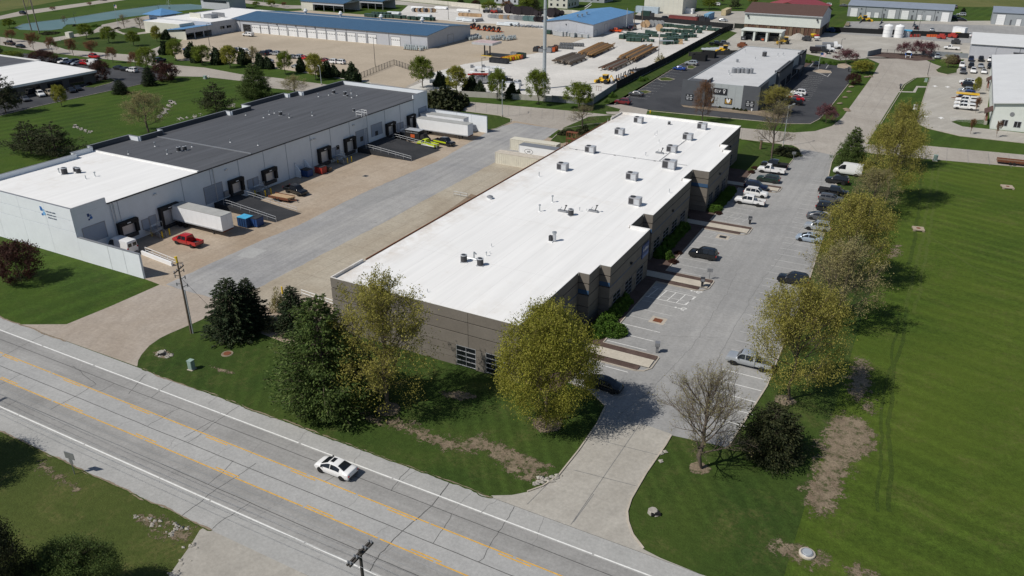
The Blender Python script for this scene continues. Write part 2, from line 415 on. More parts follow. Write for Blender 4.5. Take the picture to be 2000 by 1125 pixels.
def worn(name, pts, z, pad=.9, px=True, st=.4):
    """trodden bare ground that frays into the grass: a fine grid carrying its distance from the patch's outline"""
    P = np.array([G(*q) for q in pts] if px else pts); lo, hi = P.min(0)-pad*1.6, P.max(0)+pad*1.6; n = np.maximum(2, np.ceil((hi-lo)/st).astype(int))
    X, Y = np.meshgrid(np.linspace(lo[0], hi[0], n[0]+1), np.linspace(lo[1], hi[1], n[1]+1)); Q = np.stack([X.ravel(), Y.ravel()], 1); ins = np.zeros(len(Q), bool); dm = np.full(len(Q), 1e9)
    for i in range(len(P)):
        a, c = P[i], P[(i+1) % len(P)]; ab = c-a; t = np.clip(((Q-a)@ab)/(ab@ab+1e-9), 0, 1); dm = np.minimum(dm, np.hypot(*(Q-a-t[:, None]*ab).T))
        cr = ((a[1] > Q[:, 1]) != (c[1] > Q[:, 1])) & (Q[:, 0] < (c[0]-a[0])*(Q[:, 1]-a[1])/(c[1]-a[1]+1e-12)+a[0]); ins ^= cr
    e = np.where(ins, dm, -dm)/pad; W = n[0]+1; F = [(r*W+k, r*W+k+1, (r+1)*W+k+1, (r+1)*W+k) for r in range(n[1]) for k in range(n[0]) if max(e[r*W+k], e[(r+1)*W+k+1]) > -1.6]
    me = bpy.data.meshes.new(name); me.from_pydata([(x, y, z) for x, y in Q], [], F); me.materials.append(WORN); me.attributes.new("edge", 'FLOAT', 'POINT').data.foreach_set("value", e.astype(np.float32)); me.update()
    return tag(link(name, me), kind="structure")
def rect(x0, y0, x1, y1): return [(x0,y0),(x1,y0),(x1,y1),(x0,y1)]
def ribbon(name, pts, w, z0, h, m, parent=None, kind=None, wob=0.0, step=.8, seed=0):
    """a strip of real height along a line: kerbs, painted lines (h=0), sealed cracks"""
    if wob:
        r = random.Random(seed); q = []; off = 0
        for i in range(len(pts)-1):
            a, b = pts[i], pts[i+1]; L = math.dist(a, b); k = max(1, int(L/step)); nx, ny = -(b[1]-a[1])/L, (b[0]-a[0])/L
            for j in range(k):
                t = j/k; off = off*.8+r.gauss(0, wob); q.append((a[0]+(b[0]-a[0])*t+nx*off, a[1]+(b[1]-a[1])*t+ny*off))
        pts = q+[pts[-1]]
    n = len(pts); vs = []
    for i in range(n):
        a = Vector(pts[max(0,i-1)]); b = Vector(pts[min(n-1,i+1)]); d = (b-a); d = d.normalized() if d.length else Vector((1,0))
        k = 1.0
        nx, ny = -d.y*w/2*k, d.x*w/2*k; x, y = pts[i]
        vs += [(x+nx,y+ny,z0),(x-nx,y-ny,z0),(x+nx,y+ny,z0+h),(x-nx,y-ny,z0+h)]
    b = MB(); fs = []
    for i in range(n-1):
        o, q = 4*i, 4*i+4
        fs.append((o+2,o+3,q+3,q+2))
        if h: fs += [(o,o+2,q+2,q),(o+3,o+1,q+1,q+3)]
    if h: fs += [(0,1,3,2),(4*n-4,4*n-2,4*n-1,4*n-3)]
    b.add(vs, fs, m); ob = b.build(name, parent)
    if parent is None: tag(ob, kind=kind or "structure")
    return ob
def kerb(pts, px=True, w=.16, h=.13):
    return ribbon("kerb", [G(*q) for q in pts] if px else pts, w, .0, h, KERB)
def marks(par, p, d, L, h, m, seed, name="lettering"):
    """lettering too small to read in the photo: a row of raised strokes grouped like words, on the wall plane through p along d"""
    r = random.Random(seed); b = MB(); s = 0.0; n = (d[1], -d[0])
    while s < L:
        w = r.uniform(.35, .8)*h; hh = h*r.choice((.7, 1, 1, .75)); a = (p[0]+d[0]*s, p[1]+d[1]*s); c = (p[0]+d[0]*min(L, s+w), p[1]+d[1]*min(L, s+w))
        b.prism([a, c, (c[0]+n[0]*.02, c[1]+n[1]*.02), (a[0]+n[0]*.02, a[1]+n[1]*.02)], p[2], p[2]+hh, m); s += w+h*r.choice((.18, .18, .2, .5))
    return b.build(name, par)
def text_mesh(name, s, size, m, parent, loc, rot, align='LEFT', depth=.02):
    cu = bpy.data.curves.new(name, 'FONT'); cu.body = s; cu.size = size; cu.extrude = depth; cu.align_x = align
    tmp = bpy.data.objects.new(name, cu); COL.objects.link(tmp)
    dg = bpy.context.evaluated_depsgraph_get(); me = bpy.data.meshes.new_from_object(tmp.evaluated_get(dg))
    bpy.data.objects.remove(tmp); me.materials.clear(); me.materials.append(m)
    o = link(name, me, parent); o.location = loc; o.rotation_euler = rot; return o
# ================================================================ GROUND
base = MB(); N = 48
base.add([(3500*math.cos(2*math.pi*k/N)-100, 3500*math.sin(2*math.pi*k/N)+300, -.02) for k in range(N)], [tuple(range(N))], GR_W)
tag(base.build("lawn"), kind="structure")
sheet("mown_field", rect(-3.5, 53.4, 330, 207), .004, GR_F, px=False)
sheet("lawn_strip", rect(-24, 53.4, -3.5, 207), .004, GR_N, px=False)
sheet("front_lawn", rect(-88, 53.4, -24, 76), .006, GR_N, px=False)
sheet("south_verge", rect(-400, -60, 200, 38), .006, GR_R, px=False)
sheet("far_field", [(-5,-30),(-5,24),(160,-6),(250,-12),(250,-60)], .004, GR_P)
sheet("north_meadow", [(1640,-8),(1640,14),(1730,6),(1900,14),(2050,14),(2050,-10)], .004, GR_P)

# --- highway: shoulders, lanes, middle turn lane, lines, sealed cracks
rr = random.Random(5)
hw = sheet("highway", rect(-900, 37.0, 420, 53.5), .02, HWY_SH, px=False)
for y0, y1, m in ((51.0, 47.62, HWY_LANE), (47.36, 43.72, HWY_MID), (43.5, 40.1, HWY_LANE)):
    sheet("lane", rect(-900, y1, 420, y0), .026, m, hw, px=False)
for y, x0, x1, k in ((53.5,-130,-97,1), (53.5,-82,-31,2), (53.5,-9,20,3), (37.0,-130,-52,4), (53.56,-82,-31,5), (36.94,-130,-52,6), (53.44,-82,-31,7)):
    ribbon("soil_edge", [(x0, y), (x1, y)], .22 if k < 5 else .12, .0385+.001*k, 0, DIRT if k < 5 else GR_N, None, wob=.05, step=.35, seed=70+k)
def seg(name, xs, y, w, m, z=.032): ribbon(name, [(xx, y) for xx in xs], w, z, 0, m, hw)
rr = random.Random(3)
for y in (51.2, 39.92):                       # white edge lines, broken by wear
    x = -330.0
    while x < 120:
        L = rr.uniform(4, 13); seg("edge_line", (x, x+L), y, .15, LINE_W); x += L+rr.uniform(.05, .35)
for y in (47.5, 43.6):
    x = -330.0
    while x < 120:
        L = rr.uniform(5, 16); seg("yellow_line", (x, x+L), y, .14, LINE_Y); x += L+rr.uniform(.05, .5)
for y, ph in ((47.2, -88.6), (43.9, -83.5)):
    for k in range(-14, 16):
        x0 = ph+k*12.35; seg("yellow_dash", (x0, x0+3.3), y, .14, LINE_Y)
for i, y in enumerate((49.62, 45.45, 41.55)):
    ribbon("sealed_joint", [(-330, y), (120, y)], .085, .03, 0, SEAL, hw, wob=.012, step=1.2, seed=i)
for i in range(30):
    x0 = -150+i*6.1+rr.uniform(-1, 1); y0, y1 = [(53.4, 49.6), (49.6, 45.5), (53.4, 45.5), (45.5, 41.6), (41.6, 37.2), (49.6, 47.4)][i % 6]
    ribbon("crack", [(x0, y0), (x0+rr.uniform(-.8, .8), y1)], .06, .03, 0, SEAL, hw, wob=.06, step=.5, seed=40+i)
for i in range(75):
    x0 = -150+i*2.45+rr.uniform(-1, 1); y0 = rr.choice((53.4, 49.6, 47.4, 45.4, 43.5, 41.5)); L = rr.uniform(1.5, 4.2)
    ribbon("crack", [(x0, y0), (x0+rr.uniform(-1.1, 1.1), y0-L)], .028, .029, 0, SEAL_L, hw, wob=.09, step=.4, seed=90+i)
a, b = G(500+760/3.462, 800+1100/3.462), G(500+1310/3.462, 800+490/3.462)
ribbon("sealed_joint", [a, G(740, 1080), G(805, 1020), G(850, 982), b], .10, .031, 0, SEAL, hw, wob=.05, step=.5, seed=5)
for p in (((100+0, 800), (190, 750), (142, 715)), ((355, 1009), (425, 955), (500, 905)), ((360, 854), (420, 820)), ((250, 770), (285, 732))):
    ribbon("sealed_joint", [G(*q) for q in p], .07, .031, 0, SEAL, hw, wob=.05, step=.5, seed=int(p[0][0]))

# --- west drive, loading court
court = [G(40,634), G(130,633.5), G(212,600), G(312,556), (-104.2,72.0), (-119.3,72.0), (-119.3,174.2), (-104.5,174.2), G(932,257), G(975,250), G(1003,236), G(1093,252), G(1070,268), (-67.7,172), (-67.7,73.3), (-68.5,67), G(415,615), G(370,635), G(330,652), G(312,661), G(292,675), G(277,692), G(270,704), G(268,716)]
court = [(x, max(y, 53.45)) for x, y in court]
sheet("concrete_court", court, .016, CONC_TAN, px=False)
sheet("east_slab", rect(-86.5, 74, -67.6, 172), .019, CONC_SLAB, px=False)
wd = [G(40,634), G(130,633.5), G(212,600), G(312,556.5), G(357,567), G(422,584), G(430,606), G(415,615), G(370,635), G(330,652), G(312,661), G(292,675), G(277,692), G(270,704), G(268,716)]
sheet("west_drive", [(x, max(y, 53.46)) for x, y in wd], .020, CONC_DRIVE, px=False)
sheet("asphalt_strip", [(324,556),(400,520),(510,470),(582,441),(660,401),(722,371),(855,315),(950,259),(975,248),(1007,240),(1092,252),(1065,272),(967,317),(850,380),(740,440),(600,512),(505,562),(422,584),(357,567)], .024, ASPH_OLD, rough=.06)
for q in ([(463,500),(489,483),(521,489),(493,505)], [(660,401),(722,371),(768,360),(800,352),(825,362),(700,410)]):
    sheet("asphalt_repair", q, .03, HWY_MID if q[0][0] < 500 else ASPH_LOT, rough=.03)
JT = plain("slab_joint", (.20, .16, .125), .9, 0, .2, 2)
jb = MB()
def strip(b, p, q, w, z, m):
    d = Vector((q[0]-p[0], q[1]-p[1])).normalized(); nx, ny = -d.y*w/2, d.x*w/2
    b.quad((p[0]-nx,p[1]-ny,z),(q[0]-nx,q[1]-ny,z),(q[0]+nx,q[1]+ny,z),(p[0]+nx,p[1]+ny,z), m)
for k in range(15):
    y = 79+k*6.4; strip(jb, (-86.1, y), (-67.8, y), .05, .021, JT)
    if k < 15: strip(jb, (-119.2, y), (-99.9, y), .04, .021, JT)
for xx in (-82, -77.5, -72.8): strip(jb, (xx, 73), (xx, 172), .05, .021, JT)
for xx in (-113, -106.5): strip(jb, (xx, 73), (xx, 172), .04, .021, JT)
tag(jb.build("court_joints"), kind="structure")
for q in ([(610,580),(660,600),(670,640),(600,628)], ): sheet("gravel_apron", q, .022, CONC_TAN)
sheet("pallet_ramp", [(850+330/4,200+730/4),(850+130/4,200+850/4),(850-10/4,200+920/4),(868,416),(893,399),(920,379)], .03, plain("ramp_planks", (.22,.165,.115), .9, 0, .25, 3))

# --- streets behind
sheet("cross_street", [(0,72),(88,84),(130,97),(200,103),(260,107),(295,97),(318,88),(330,92),(325,102),(304,110),(303,120),(340,127),(400,132),(470,145),(540,152),(600,160),(690,172),(735,178),(800,188),(907,198),(1110,216),(1450,250),(1550,259),(1592,256),(1625,246),(1645,230),(1705,147),(1718,124),(1690,112),(1800,113),(1822,124),(1862,138),(1880,146),(1858,152),(1822,151),(1786,152),(1765,165),(1715,245),(1693,282),(1770,281),(2050,307),(2050,331),(1770,307),(1690,298),(1642,289),(1628,305),(1620,335),(1540,325),(1562,298),(1557,287),(1447,271),(1093,254),(1003,239),(970,226),(907,216),(800,207),(640,184),(530,172),(470,158),(400,150),(350,149),(330,148),(322,135),(270,122),(180,113),(60,98),(0,88)], .012, CONC_STREET)
jb = MB()
for k in range(26):
    t = k/25; p = G(907+(1450-907)*t, 198+52*t); q = G(907+(1447-907)*t, 216+55*t); strip(jb, p, q, .06, .022, SEAL_L)
for k in range(9):
    p = G(1770+40*k, 281+4.4*k); q = G(1765+42*k, 307+4.2*k); strip(jb, p, q, .08, .022, SEAL_L)
for k in range(9):
    t = k/8; strip(jb, G(1650+62*t, 225-85*t), G(1717+58*t, 240-80*t), .06, .022, SEAL_L)
strip(jb, G(1560,258), G(1600,300), .06, .022, SEAL_L); strip(jb, G(1680,215), G(1745,120), .05, .022, SEAL_L); strip(jb, G(1700,225), G(1752,150), .05, .022, SEAL_L)
tag(jb.build("street_joints"), kind="structure")
sheet("yard_drive", [(690,176),(718,165),(770,138),(803,142),(826,160),(800,170),(775,186)], .016, CONC_STREET)
sheet("court_lawn", [(902,222),(915,218),(975,226),(1000,233),(995,240),(968,251),(930,258)], .03, GR_N)
sheet("corner_lawn", [(1075,275),(1100,250),(1150,228),(1195,225),(1190,245),(1130,272),(1098,280)], .03, GR_N)
kerb([(905,217),(975,226),(998,232),(997,239),(970,251),(935,258)]); kerb([(1078,272),(1100,252),(1150,243),(1190,240)])

# --- east parking lot and its drive
lot = [G(960,968), G(1000,967), G(1030,961), G(1055,952), G(1090,930), G(1130,880), G(1165,830), (-27.2,73.6), (-30,75.6), (-33.2,76.2), (-33.2,176.5), (-27.3,179.5), G(1556,303), G(1562,290), G(1628,303), G(1618,345), (-14.6,170), (-14.4,159.2), (-12.4,120), (-11.6,86.9), G(1421,874), G(1310,850), G(1300,870), G(1262,925), G(1232,975), G(1224,1000), G(1226,1020), G(1234,1045), G(1255,1072), G(1290,1090), G(1360,1119)]
lot = [(x, max(y, 53.46)) for x, y in lot]
sheet("parking_lot", lot, .014, ASPH_LOT, px=False)
sheet("drive_apron", [G(960,968), G(1000,967), G(1030,961), G(1055,952), G(1090,930), G(1130,880), G(1165,832), G(1255,828), G(1312,848), G(1300,870), G(1262,925), G(1232,975), G(1224,1000), G(1226,1020), G(1234,1045), G(1255,1072), G(1290,1090), (-9.5,53.47), (-31.3,53.47)], .02, CONC_GREY, px=False)
jb = MB()
for p, q in (((1250,828),(1115,1025)), ((1170,860),(1290,890)), ((1120,918),(1245,950)), ((1075,940),(1030,985)), ((1160,965),(1120,1020))): strip(jb, G(*p), G(*q), .07, .026, SEAL_L)
tag(jb.build("drive_joints"), kind="structure")
for e in ([(-33.2,174.8),(-33.2,165.2)], [(-33.2,161.2),(-33.2,139.2)], [(-33.2,134.8),(-33.2,113.6)], [(-33.2,109.3),(-33.2,87.5)], [(-33.2,82.6),(-33.2,76.3),(-30,75.7),(-27.3,73.7)],
          [G(1090,930),G(1130,880),G(1165,830),(-27.2,73.6)], [G(1030,961),G(1060,950),G(1090,930)], [(-11.5,86.9),(-12.3,120),(-14.3,159.2),(-14.5,170),G(1618,345),G(1624,318),G(1632,303),G(1650,297)], [(-11.5,86.9),G(1421,875)],
          [G(1311,851),G(1300,870),G(1262,925),G(1233,975),G(1225,1000),G(1227,1020),G(1236,1045),G(1257,1072)], [(-33.2,176.5),(-27.3,179.6),G(1556,303),G(1562,291),G(1550,284),G(1448,272)]):
    kerb(e, px=False)
for yc in (85.1, 111.4, 137.0, 163.2):        # walks running out into the lot between mulch beds
    sheet("walkway", rect(-38.4, yc-1.05, -25.6, yc+1.05), .15, CONC_PALE, px=False)
    for s in (-1, 1):
        sheet("mulch_bed", rect(-37, yc+s*1.12, -25.5-(1.2 if s<0 else .0), yc+s*2.25), .13, MULCH, px=False)
    o = [(-33.2, yc-2.35), (-27, yc-2.35), (-25.9, yc-1.9), (-25.3, yc-.9), (-25.3, yc+2.0), (-25.6, yc+2.3), (-33.2, yc+2.3)]
    kerb(o, px=False)
for y0, y1 in ((73.4, 82.8), (87.4, 109.1), (113.7, 134.7), (139.3, 160.9), (165.5, 176)):
    sheet("mulch_bed", rect(-39.5, y0, -33.3, y1), .10, MULCH, px=False)
sheet("lot_lawn", rect(-39.5, 173.5, -33.0, 196), .12, GR_N, px=False)
sheet("lot_lawn", [(-33.0,177),(-27.4,179.8),G(1556,304),G(1561,292),G(1549,285),G(1450,273),(-33,196)], .10, GR_N, px=False)
pk = MB()
def stall(y, x0, x1, m=None): strip(pk, (x0, y), (x1, y), .11, .022, m or LINE_F)
for k in range(3): stall(76.5+2.74*k, -33.0, -27.6, LINE_W)
for k in range(8): stall(88.3+2.74*k, -33.0, -27.4, LINE_W if k < 3 else LINE_F)
for k in range(8): stall(114.6+2.74*k, -33.0, -27.6)
for k in range(8): stall(140.2+2.74*k, -33.0, -27.6)
for k in range(4): stall(166+2.74*k, -33.0, -27.8)
for k in range(36):
    y = 77.4+2.74*k; xe = -11.8-(y-87)*.037; stall(y, xe-5.6, xe-.1, LINE_W if k < 6 else LINE_F)
for (yy, x0, x1) in ((103.5, -33, -27.0), (106.9, -33, -26.2)): stall(yy, x0, x1, LINE_W)     # hatched access aisle
strip(pk, (-27.0,103.5), (-26.2,106.9), .11, .022, LINE_W)
for k in range(5): strip(pk, (-32.6+k*1.45,103.5), (-32.2+k*1.45,106.9), .11, .022, LINE_W)
for (cx, cy) in ((-26.6, 102.1), (-26.2, 108.6)):                                             # wheelchair marks
    for r0 in range(10):
        a0, a1 = math.pi*(.3+1.3*r0/10), math.pi*(.3+1.3*(r0+1)/10)
        strip(pk, (cx+.45*math.cos(a0), cy+.45*math.sin(a0)), (cx+.45*math.cos(a1), cy+.45*math.sin(a1)), .13, .022, LINE_W)
    strip(pk, (cx-.9,cy-.05), (cx-.1,cy-.05), .14, .0225, LINE_W); strip(pk, (cx-.12,cy-.1), (cx+.35,cy+.35), .14, .023, LINE_W); pk.cbox(cx-1.25, cy, .016, .3, .3, .007, LINE_W)
for (y0, y1) in ((141.5, 144.5), (131.5, 134.0)):
    for k in range(3): strip(pk, (-31+k*1.6, y0), (-30.2+k*1.6, y1), .10, .022, LINE_F)
tag(pk.build("stall_lines"), kind="structure")
for pts in ([(-25,72),(-22,95),(-23,120)], [(-18,80),(-19,112),(-17,150),(-20,188)], [(-33,116.5),(-14,114.2)], [(-26,140),(-18,146)], [(-27,93),(-20,96)]):
    ribbon("lot_crack", pts, .05, .021, 0, SEAL_L, wob=.10, step=.7, seed=int(pts[0][1]))
for px, py, c, g in ((1285, 626, KERB, RUST), (1412, 463, KERB, METAL_D)):
    cx, cy = G(px, py); d = thing("storm_drain", "rusty square storm grate among the parking stalls by the hedge" if g is RUST else "dark storm grate in a pale concrete square near the second walkway", "drain", (cx, cy, .0))
    bx("apron", d, -1.1, -1.0, .0, 1.1, 1.0, .024, c)
    gr = bx("grate", d, -.62, -.55, .02, .62, .55, .034, g)
    for k in range(5): bx("bar", gr, -.58, -.5+k*.22, .03, .58, -.42+k*.22, .05, g)

# --- bare ground, worn patches, riprap
for i, (q, z) in enumerate((([(1612,845),(1625,815),(1655,808),(1685,820),(1710,850),(1712,872),(1690,890),(1670,905),(1650,935),(1640,975),(1625,1000),(1595,1008),(1575,985),(1567,950),(1590,925),(1600,890),(1605,868),(1588,872)], .012),
      ([(1660,720),(1675,702),(1695,703),(1700,720),(1697,760),(1690,785),(1668,780),(1655,765)], .012), ([(1690,790),(1710,785),(1708,805),(1692,806)], .012),
      ([(1500,1068),(1515,1060),(1560,1062),(1600,1075),(1616,1095),(1600,1106),(1560,1098),(1525,1080)], .012), ([(1652,1112),(1680,1104),(1710,1122),(1690,1140),(1655,1128)], .012),
      ([(700,800),(745,815),(790,822),(850,850),(905,862),(940,850),(1000,880),(1040,895),(1068,912),(1050,925),(1000,915),(940,880),(890,880),(840,866),(790,840),(720,820)], .012), ([(985,905),(1030,915),(1068,925),(1050,938),(1010,930),(990,920)], .013),
      ([(1045,820),(1070,808),(1100,815),(1090,832),(1060,834)], .014), ([(1745,485),(1758,478),(1755,500),(1735,505),(1728,498)], .012), ([(75,905),(95,910),(140,948),(150,958),(120,940),(85,918)], .012),
      ([(270,1010),(290,1005),(330,1030),(370,1035),(378,1045),(340,1055),(300,1035)], .012), ([(300,690),(320,684),(338,692),(330,700),(310,701)], .012), ([(410,715),(440,722),(455,728),(430,726)], .012), ([(860,766),(900,765),(935,775),(910,783),(870,778)], .013))):
    worn("bare_patch", q, z+.012+.001*i, .6 if i in (11, 12, 13) else 1.5)
rr = random.Random(11)
def riprap(name, pts, n, spread, s0, s1, z=.0):
    b = MB()
    for _ in range(n):
        q = rr.choice(pts); x0, y0 = G(q[0]+rr.gauss(0, spread), q[1]+rr.gauss(0, spread*.5)); s = rr.uniform(s0, s1)
        vs = [Vector(v) for v in ((1,0,0),(-1,0,0),(0,1,0),(0,-1,0),(0,0,.7),(0,0,-.6))]
        vs = [(x0+v.x*s*rr.uniform(.6,1.2), y0+v.y*s*rr.uniform(.6,1.2), z+v.z*s*rr.uniform(.5,1)+s*.2) for v in vs]
        b.add(vs, [(0,2,4),(2,1,4),(1,3,4),(3,0,4),(2,0,5),(1,2,5),(3,1,5),(0,3,5)], STONE)
    tag(b.build(name), kind="stuff")
riprap("riprap", [(338,200),(332,207),(325,214),(320,220),(313,227)], 200, 3.0, .15, .5)
riprap("riprap", [(148,249),(158,252),(168,255),(175,258)], 60, 2.5, .12, .4)
riprap("riprap", [(350,233),(365,230),(380,227),(392,223),(445,208),(455,206)], 80, 3, .12, .4)
riprap("riprap", [(318,692),(328,694)], 40, 5, .12, .35)
riprap("riprap", [(1060,937),(1085,932),(1050,945),(1075,940)], 40, 6, .12, .4)
riprap("riprap", [(1295,885),(1290,900),(1285,1005)], 14, 3, .12, .4)
riprap("riprap", [(355,1030),(335,1040),(300,1020),(270,1010),(375,1065),(360,1100),(345,1115)], 60, 8, .08, .3)
# mower tracks and the lean of the turning strips
for i, (p, w, m) in enumerate((([(1826,318),(1812,400),(1797,480),(1782,560),(1770,605)], .55, GR_P), ([(1838,318),(1822,400),(1812,480),(1798,560),(1786,612)], .5, GR_P), ([(1815,463),(1850,485),(1900,520),(1975,552)], .45, GR_P), ([(1770,600),(1745,760),(1738,1000)], .45, GR_W), ([(1757,610),(1728,760),(1715,1000)], .35, GR_W), ([(1802,320),(1790,440),(1775,520)], .6, GR_W))):
    ribbon("mower_track", [G(*q) for q in p], w, .012+.001*i, 0, MATS.get("track%d" % (i < 3)) or (grass("track1", (.052,.082,.014), (.074,.104,.02), None, .3) if i < 3 else grass("track0", (.032,.058,.009), (.048,.074,.012), None, .2)), wob=.10, step=1.0, seed=i)
# landscape rocks on the verge beside the dark lot
for i, (px, py) in enumerate(((1662,170),(1658,180),(1650,191),(1640,203),(1652,214),(1655,217),(1692,151),(1700,150))):
    x0, y0 = G(px, py); b = MB(); rq = random.Random(i)
    b.lathe([(.1,0),(.75,.05),(.9,.22),(.6,.4),(.15,.48)], DIRT, 9, (0,0,0))
    b.v = [(x*rq.uniform(.8,1.25), y*rq.uniform(.6,.9), z*rq.uniform(.8,1.1)) for x, y, z in b.v]
    o = b.build("boulder", loc=(x0, y0, -.02), rz=rq.uniform(0, 3)); tag(o, "flat pale boulder set in the grass verge beside the dark lot", "boulder", "boulders along the grass verge")

# --- dark lot by the grey building
sheet("dark_lot", [(1178,207),(1212,192),(1322,128),(1385,104),(1450,104),(1575,119),(1616,124),(1650,129),(1664,133),(1657,163),(1620,210),(1598,233),(1583,241),(1540,241),(1400,228),(1265,214)], .02, ASPH_NEW)
sheet("lot_entrance", [(1185,222),(1178,207),(1212,204),(1265,214),(1262,224),(1267,232)], .026, CONC_STREET)
kerb([(1200,204),(1222,192),(1322,130),(1345,119)]); kerb([(1262,216),(1400,229),(1540,242),(1583,242),(1600,233),(1622,209),(1659,162)]); kerb([(1664,133),(1648,130),(1640,126),(1616,125)])
sheet("lawn_tongue", [(1158,207),(1180,205),(1212,213),(1208,218),(1160,219)], .03, GR_N)
pk = MB()
for k in range(13):
    t = k/12; p = G(1232+80*t, 190-58*t); strip(pk, p, (p[0]+5.2, p[1]), .10, .03, LINE_F)
for k in range(14):
    t = k/13; p = G(1580-34*t, 147+46*t); strip(pk, p, (p[0]+5.2, p[1]), .10, .03, LINE_F)
for p, q in (((1582,130),(1588,124)), ((1613,134),(1618,127)), ((1593,141),(1612,148)), ((1600,142),(1615,149)), ((1616,150),(1622,144))): strip(pk, G(*p), G(*q), .12, .03, LINE_W)
tag(pk.build("stall_lines"), kind="structure")
for q in ([(1285,154),(1300,151),(1318,155),(1310,158),(1292,158)], [(1245,178),(1262,177),(1272,180),(1262,183),(1248,183)], [(1342,130),(1350,128),(1360,131),(1352,135),(1343,134)], [(1588,139),(1600,136),(1622,139),(1624,143),(1600,143)], [(1635,126),(1650,124),(1664,131),(1650,134),(1636,132)]):
    sheet("planted_island", q, .06, GR_R if q[0][0] < 1500 else CONC_TAN)
    kerb(q+[q[0]])
sheet("gravel_bed", [(1330,205),(1345,207),(1475,217),(1490,215),(1540,228),(1520,232),(1470,224),(1400,217),(1335,209)], .05, DIRT)
sheet("mulch_bed", [(1500,206),(1560,140),(1590,120),(1580,118),(1490,196)], .03, MULCH)

# --- equipment yard
sheet("gravel_yard", [(640,150),(800,8),(900,12),(1070,28),(1235,36),(1400,55),(1424,58),(1363,90),(1304,123),(1203,174),(1158,204),(1110,197),(1000,192),(860,182),(790,172)], .014, GRAVEL)
sheet("paved_yard", [(330,92),(345,118),(420,120),(500,128),(660,152),(745,164),(790,172),(815,158),(845,142),(907,125),(1012,110),(1065,100),(1140,76),(1190,68),(1150,60),(1060,57),(1000,47),(920,45),(820,35),(700,28),(600,20),(450,30)], .022, GRAVEL_TAN, rough=.25, step=3)
sheet("north_yard", [(1232,36),(1250,22),(1370,22),(1480,22),(1535,60),(1640,65),(1655,42),(2050,40),(2050,112),(1880,116),(1690,114),(1640,118),(1570,104),(1445,100),(1400,95),(1430,66),(1424,58)], .012, CONC_GREY)
sheet("storage_apron", [(1640,66),(1655,42),(1860,48),(2050,52),(2050,88),(1885,84),(1700,70)], .02, ASPH_LOT)
sheet("verge_bank", [(1160,204),(1205,174),(1306,124),(1365,91),(1425,60),(1440,64),(1400,92),(1345,118),(1322,130),(1222,191),(1200,204)], .02, GR_N)
sheet("storage_lawn", [(1618,56),(1655,38),(1670,28),(1655,26),(1640,30),(1612,50)], .02, GR_N)
# --- east facility
sheet("facility_lot", [(1818,150),(1801,200),(1792,227),(1791,237),(1797,244),(1812,250),(1875,265),(2050,285),(2050,266),(1950,254),(1880,247),(1858,238),(1870,234),(1925,234),(1938,150),(2050,142),(2050,104),(1890,106),(1875,130),(1855,150)], .018, CONC_GREY)
kerb([(1816,152),(1800,203),(1791,233),(1794,243),(1812,251),(1875,266),(2000,280)]); kerb([(1720,243),(1768,166),(1790,152),(1814,151)])
sheet("island_lawn", [(1828,137),(1838,130),(1870,128),(1868,142),(1850,145),(1832,141)], .08, GR_N); kerb([(1868,144),(1850,146),(1832,142),(1827,137),(1838,130)])
pk = MB()
for q in ((1826,168),(1851,169.5),(1807,227),(1838,230)):
    x0, y0 = G(*q); pk.add([(x0-.9,y0-.6,.028),(x0+.9,y0-.6,.028),(x0,y0+1.2,.028)], [(0,1,2)], LINE_W); strip(pk, (x0,y0-1.6), (x0,y0-.6), .5, .029, LINE_W)
for k in range(7):
    t = k/6; x0, y0 = G(1857-2*t, 232-70*t); strip(pk, (x0, y0), (x0+5.5, y0), .1, .028, LINE_F)
for k in range(4): x0, y0 = G(1856, 229+2*k); strip(pk, (x0, y0), (x0+9, y0), .12, .0285, LINE_W)
tag(pk.build("stall_lines"), kind="structure")
sheet("path", [(1755,178),(1783,179),(1790,168),(1811,169),(1811,171),(1793,171),(1788,181),(1755,180)], .03, CONC_GREY)
sheet("mulch_bed", [(1693,110),(1720,111),(1790,119),(1822,117),(1820,110),(1790,106),(1720,102)], .03, MULCH)
# --- north-west: office lot, pond, roads
sheet("office_lot", [(-40,235),(0,226),(70,209),(180,185),(270,166),(330,152),(312,141),(268,129),(215,133),(110,113),(40,103),(-40,100)], .016, ASPH_NEW)
sheet("office_island", [(165,170),(185,160),(215,153),(226,157),(215,163),(185,171)], .05, GR_N); kerb([(165,170),(185,160),(215,153),(226,157),(215,163),(185,171)])
kerb([(-30,233),(0,226),(70,209),(180,185),(270,166),(330,152)])
sheet("pond", [(28,54),(45,47),(80,42),(125,37),(225,21),(312,10),(372,8),(395,10),(395,18),(374,19),(310,26),(250,33),(175,44),(150,47),(130,48),(122,56),(100,59),(75,60),(38,58)], .03, POND, rough=.3, step=4)
kerb([(28,54),(45,47),(80,42),(125,37),(225,21),(312,10),(372,8)])
sheet("far_road", [(-60,43),(0,31),(40,22),(175,4),(215,-3),(260,-6),(250,-1),(62,27),(0,38),(-60,51)], .02, CONC_STREET)
sheet("pond_drive", [(88,84),(95,75),(150,66),(182,60),(200,48),(290,30),(335,44),(325,60),(250,70),(225,62),(190,63),(150,76),(110,88)], .014, CONC_STREET)
sheet("plaza_lawn", [(228,58),(262,53),(296,60),(262,65),(240,64)], .03, GR_N)
sheet("pond_lawn", [(90,84),(112,80),(150,72),(190,66),(215,64),(250,72),(300,66),(325,75),(330,85),(300,90),(262,104),(200,101),(130,95)], .022, GR_N)
sheet("far_road", [(420,-4),(455,-3),(560,10),(640,12),(690,9),(690,15),(560,17),(470,5),(420,2)], .02, CONC_STREET)
sheet("south_drive", [G(396,1032), G(390,1036), G(375,1061), G(355,1089), G(330,1125), (-49,20), (-30,20), (-32,36.9), (-51,37.1)], .018, CONC_GREY, px=False)
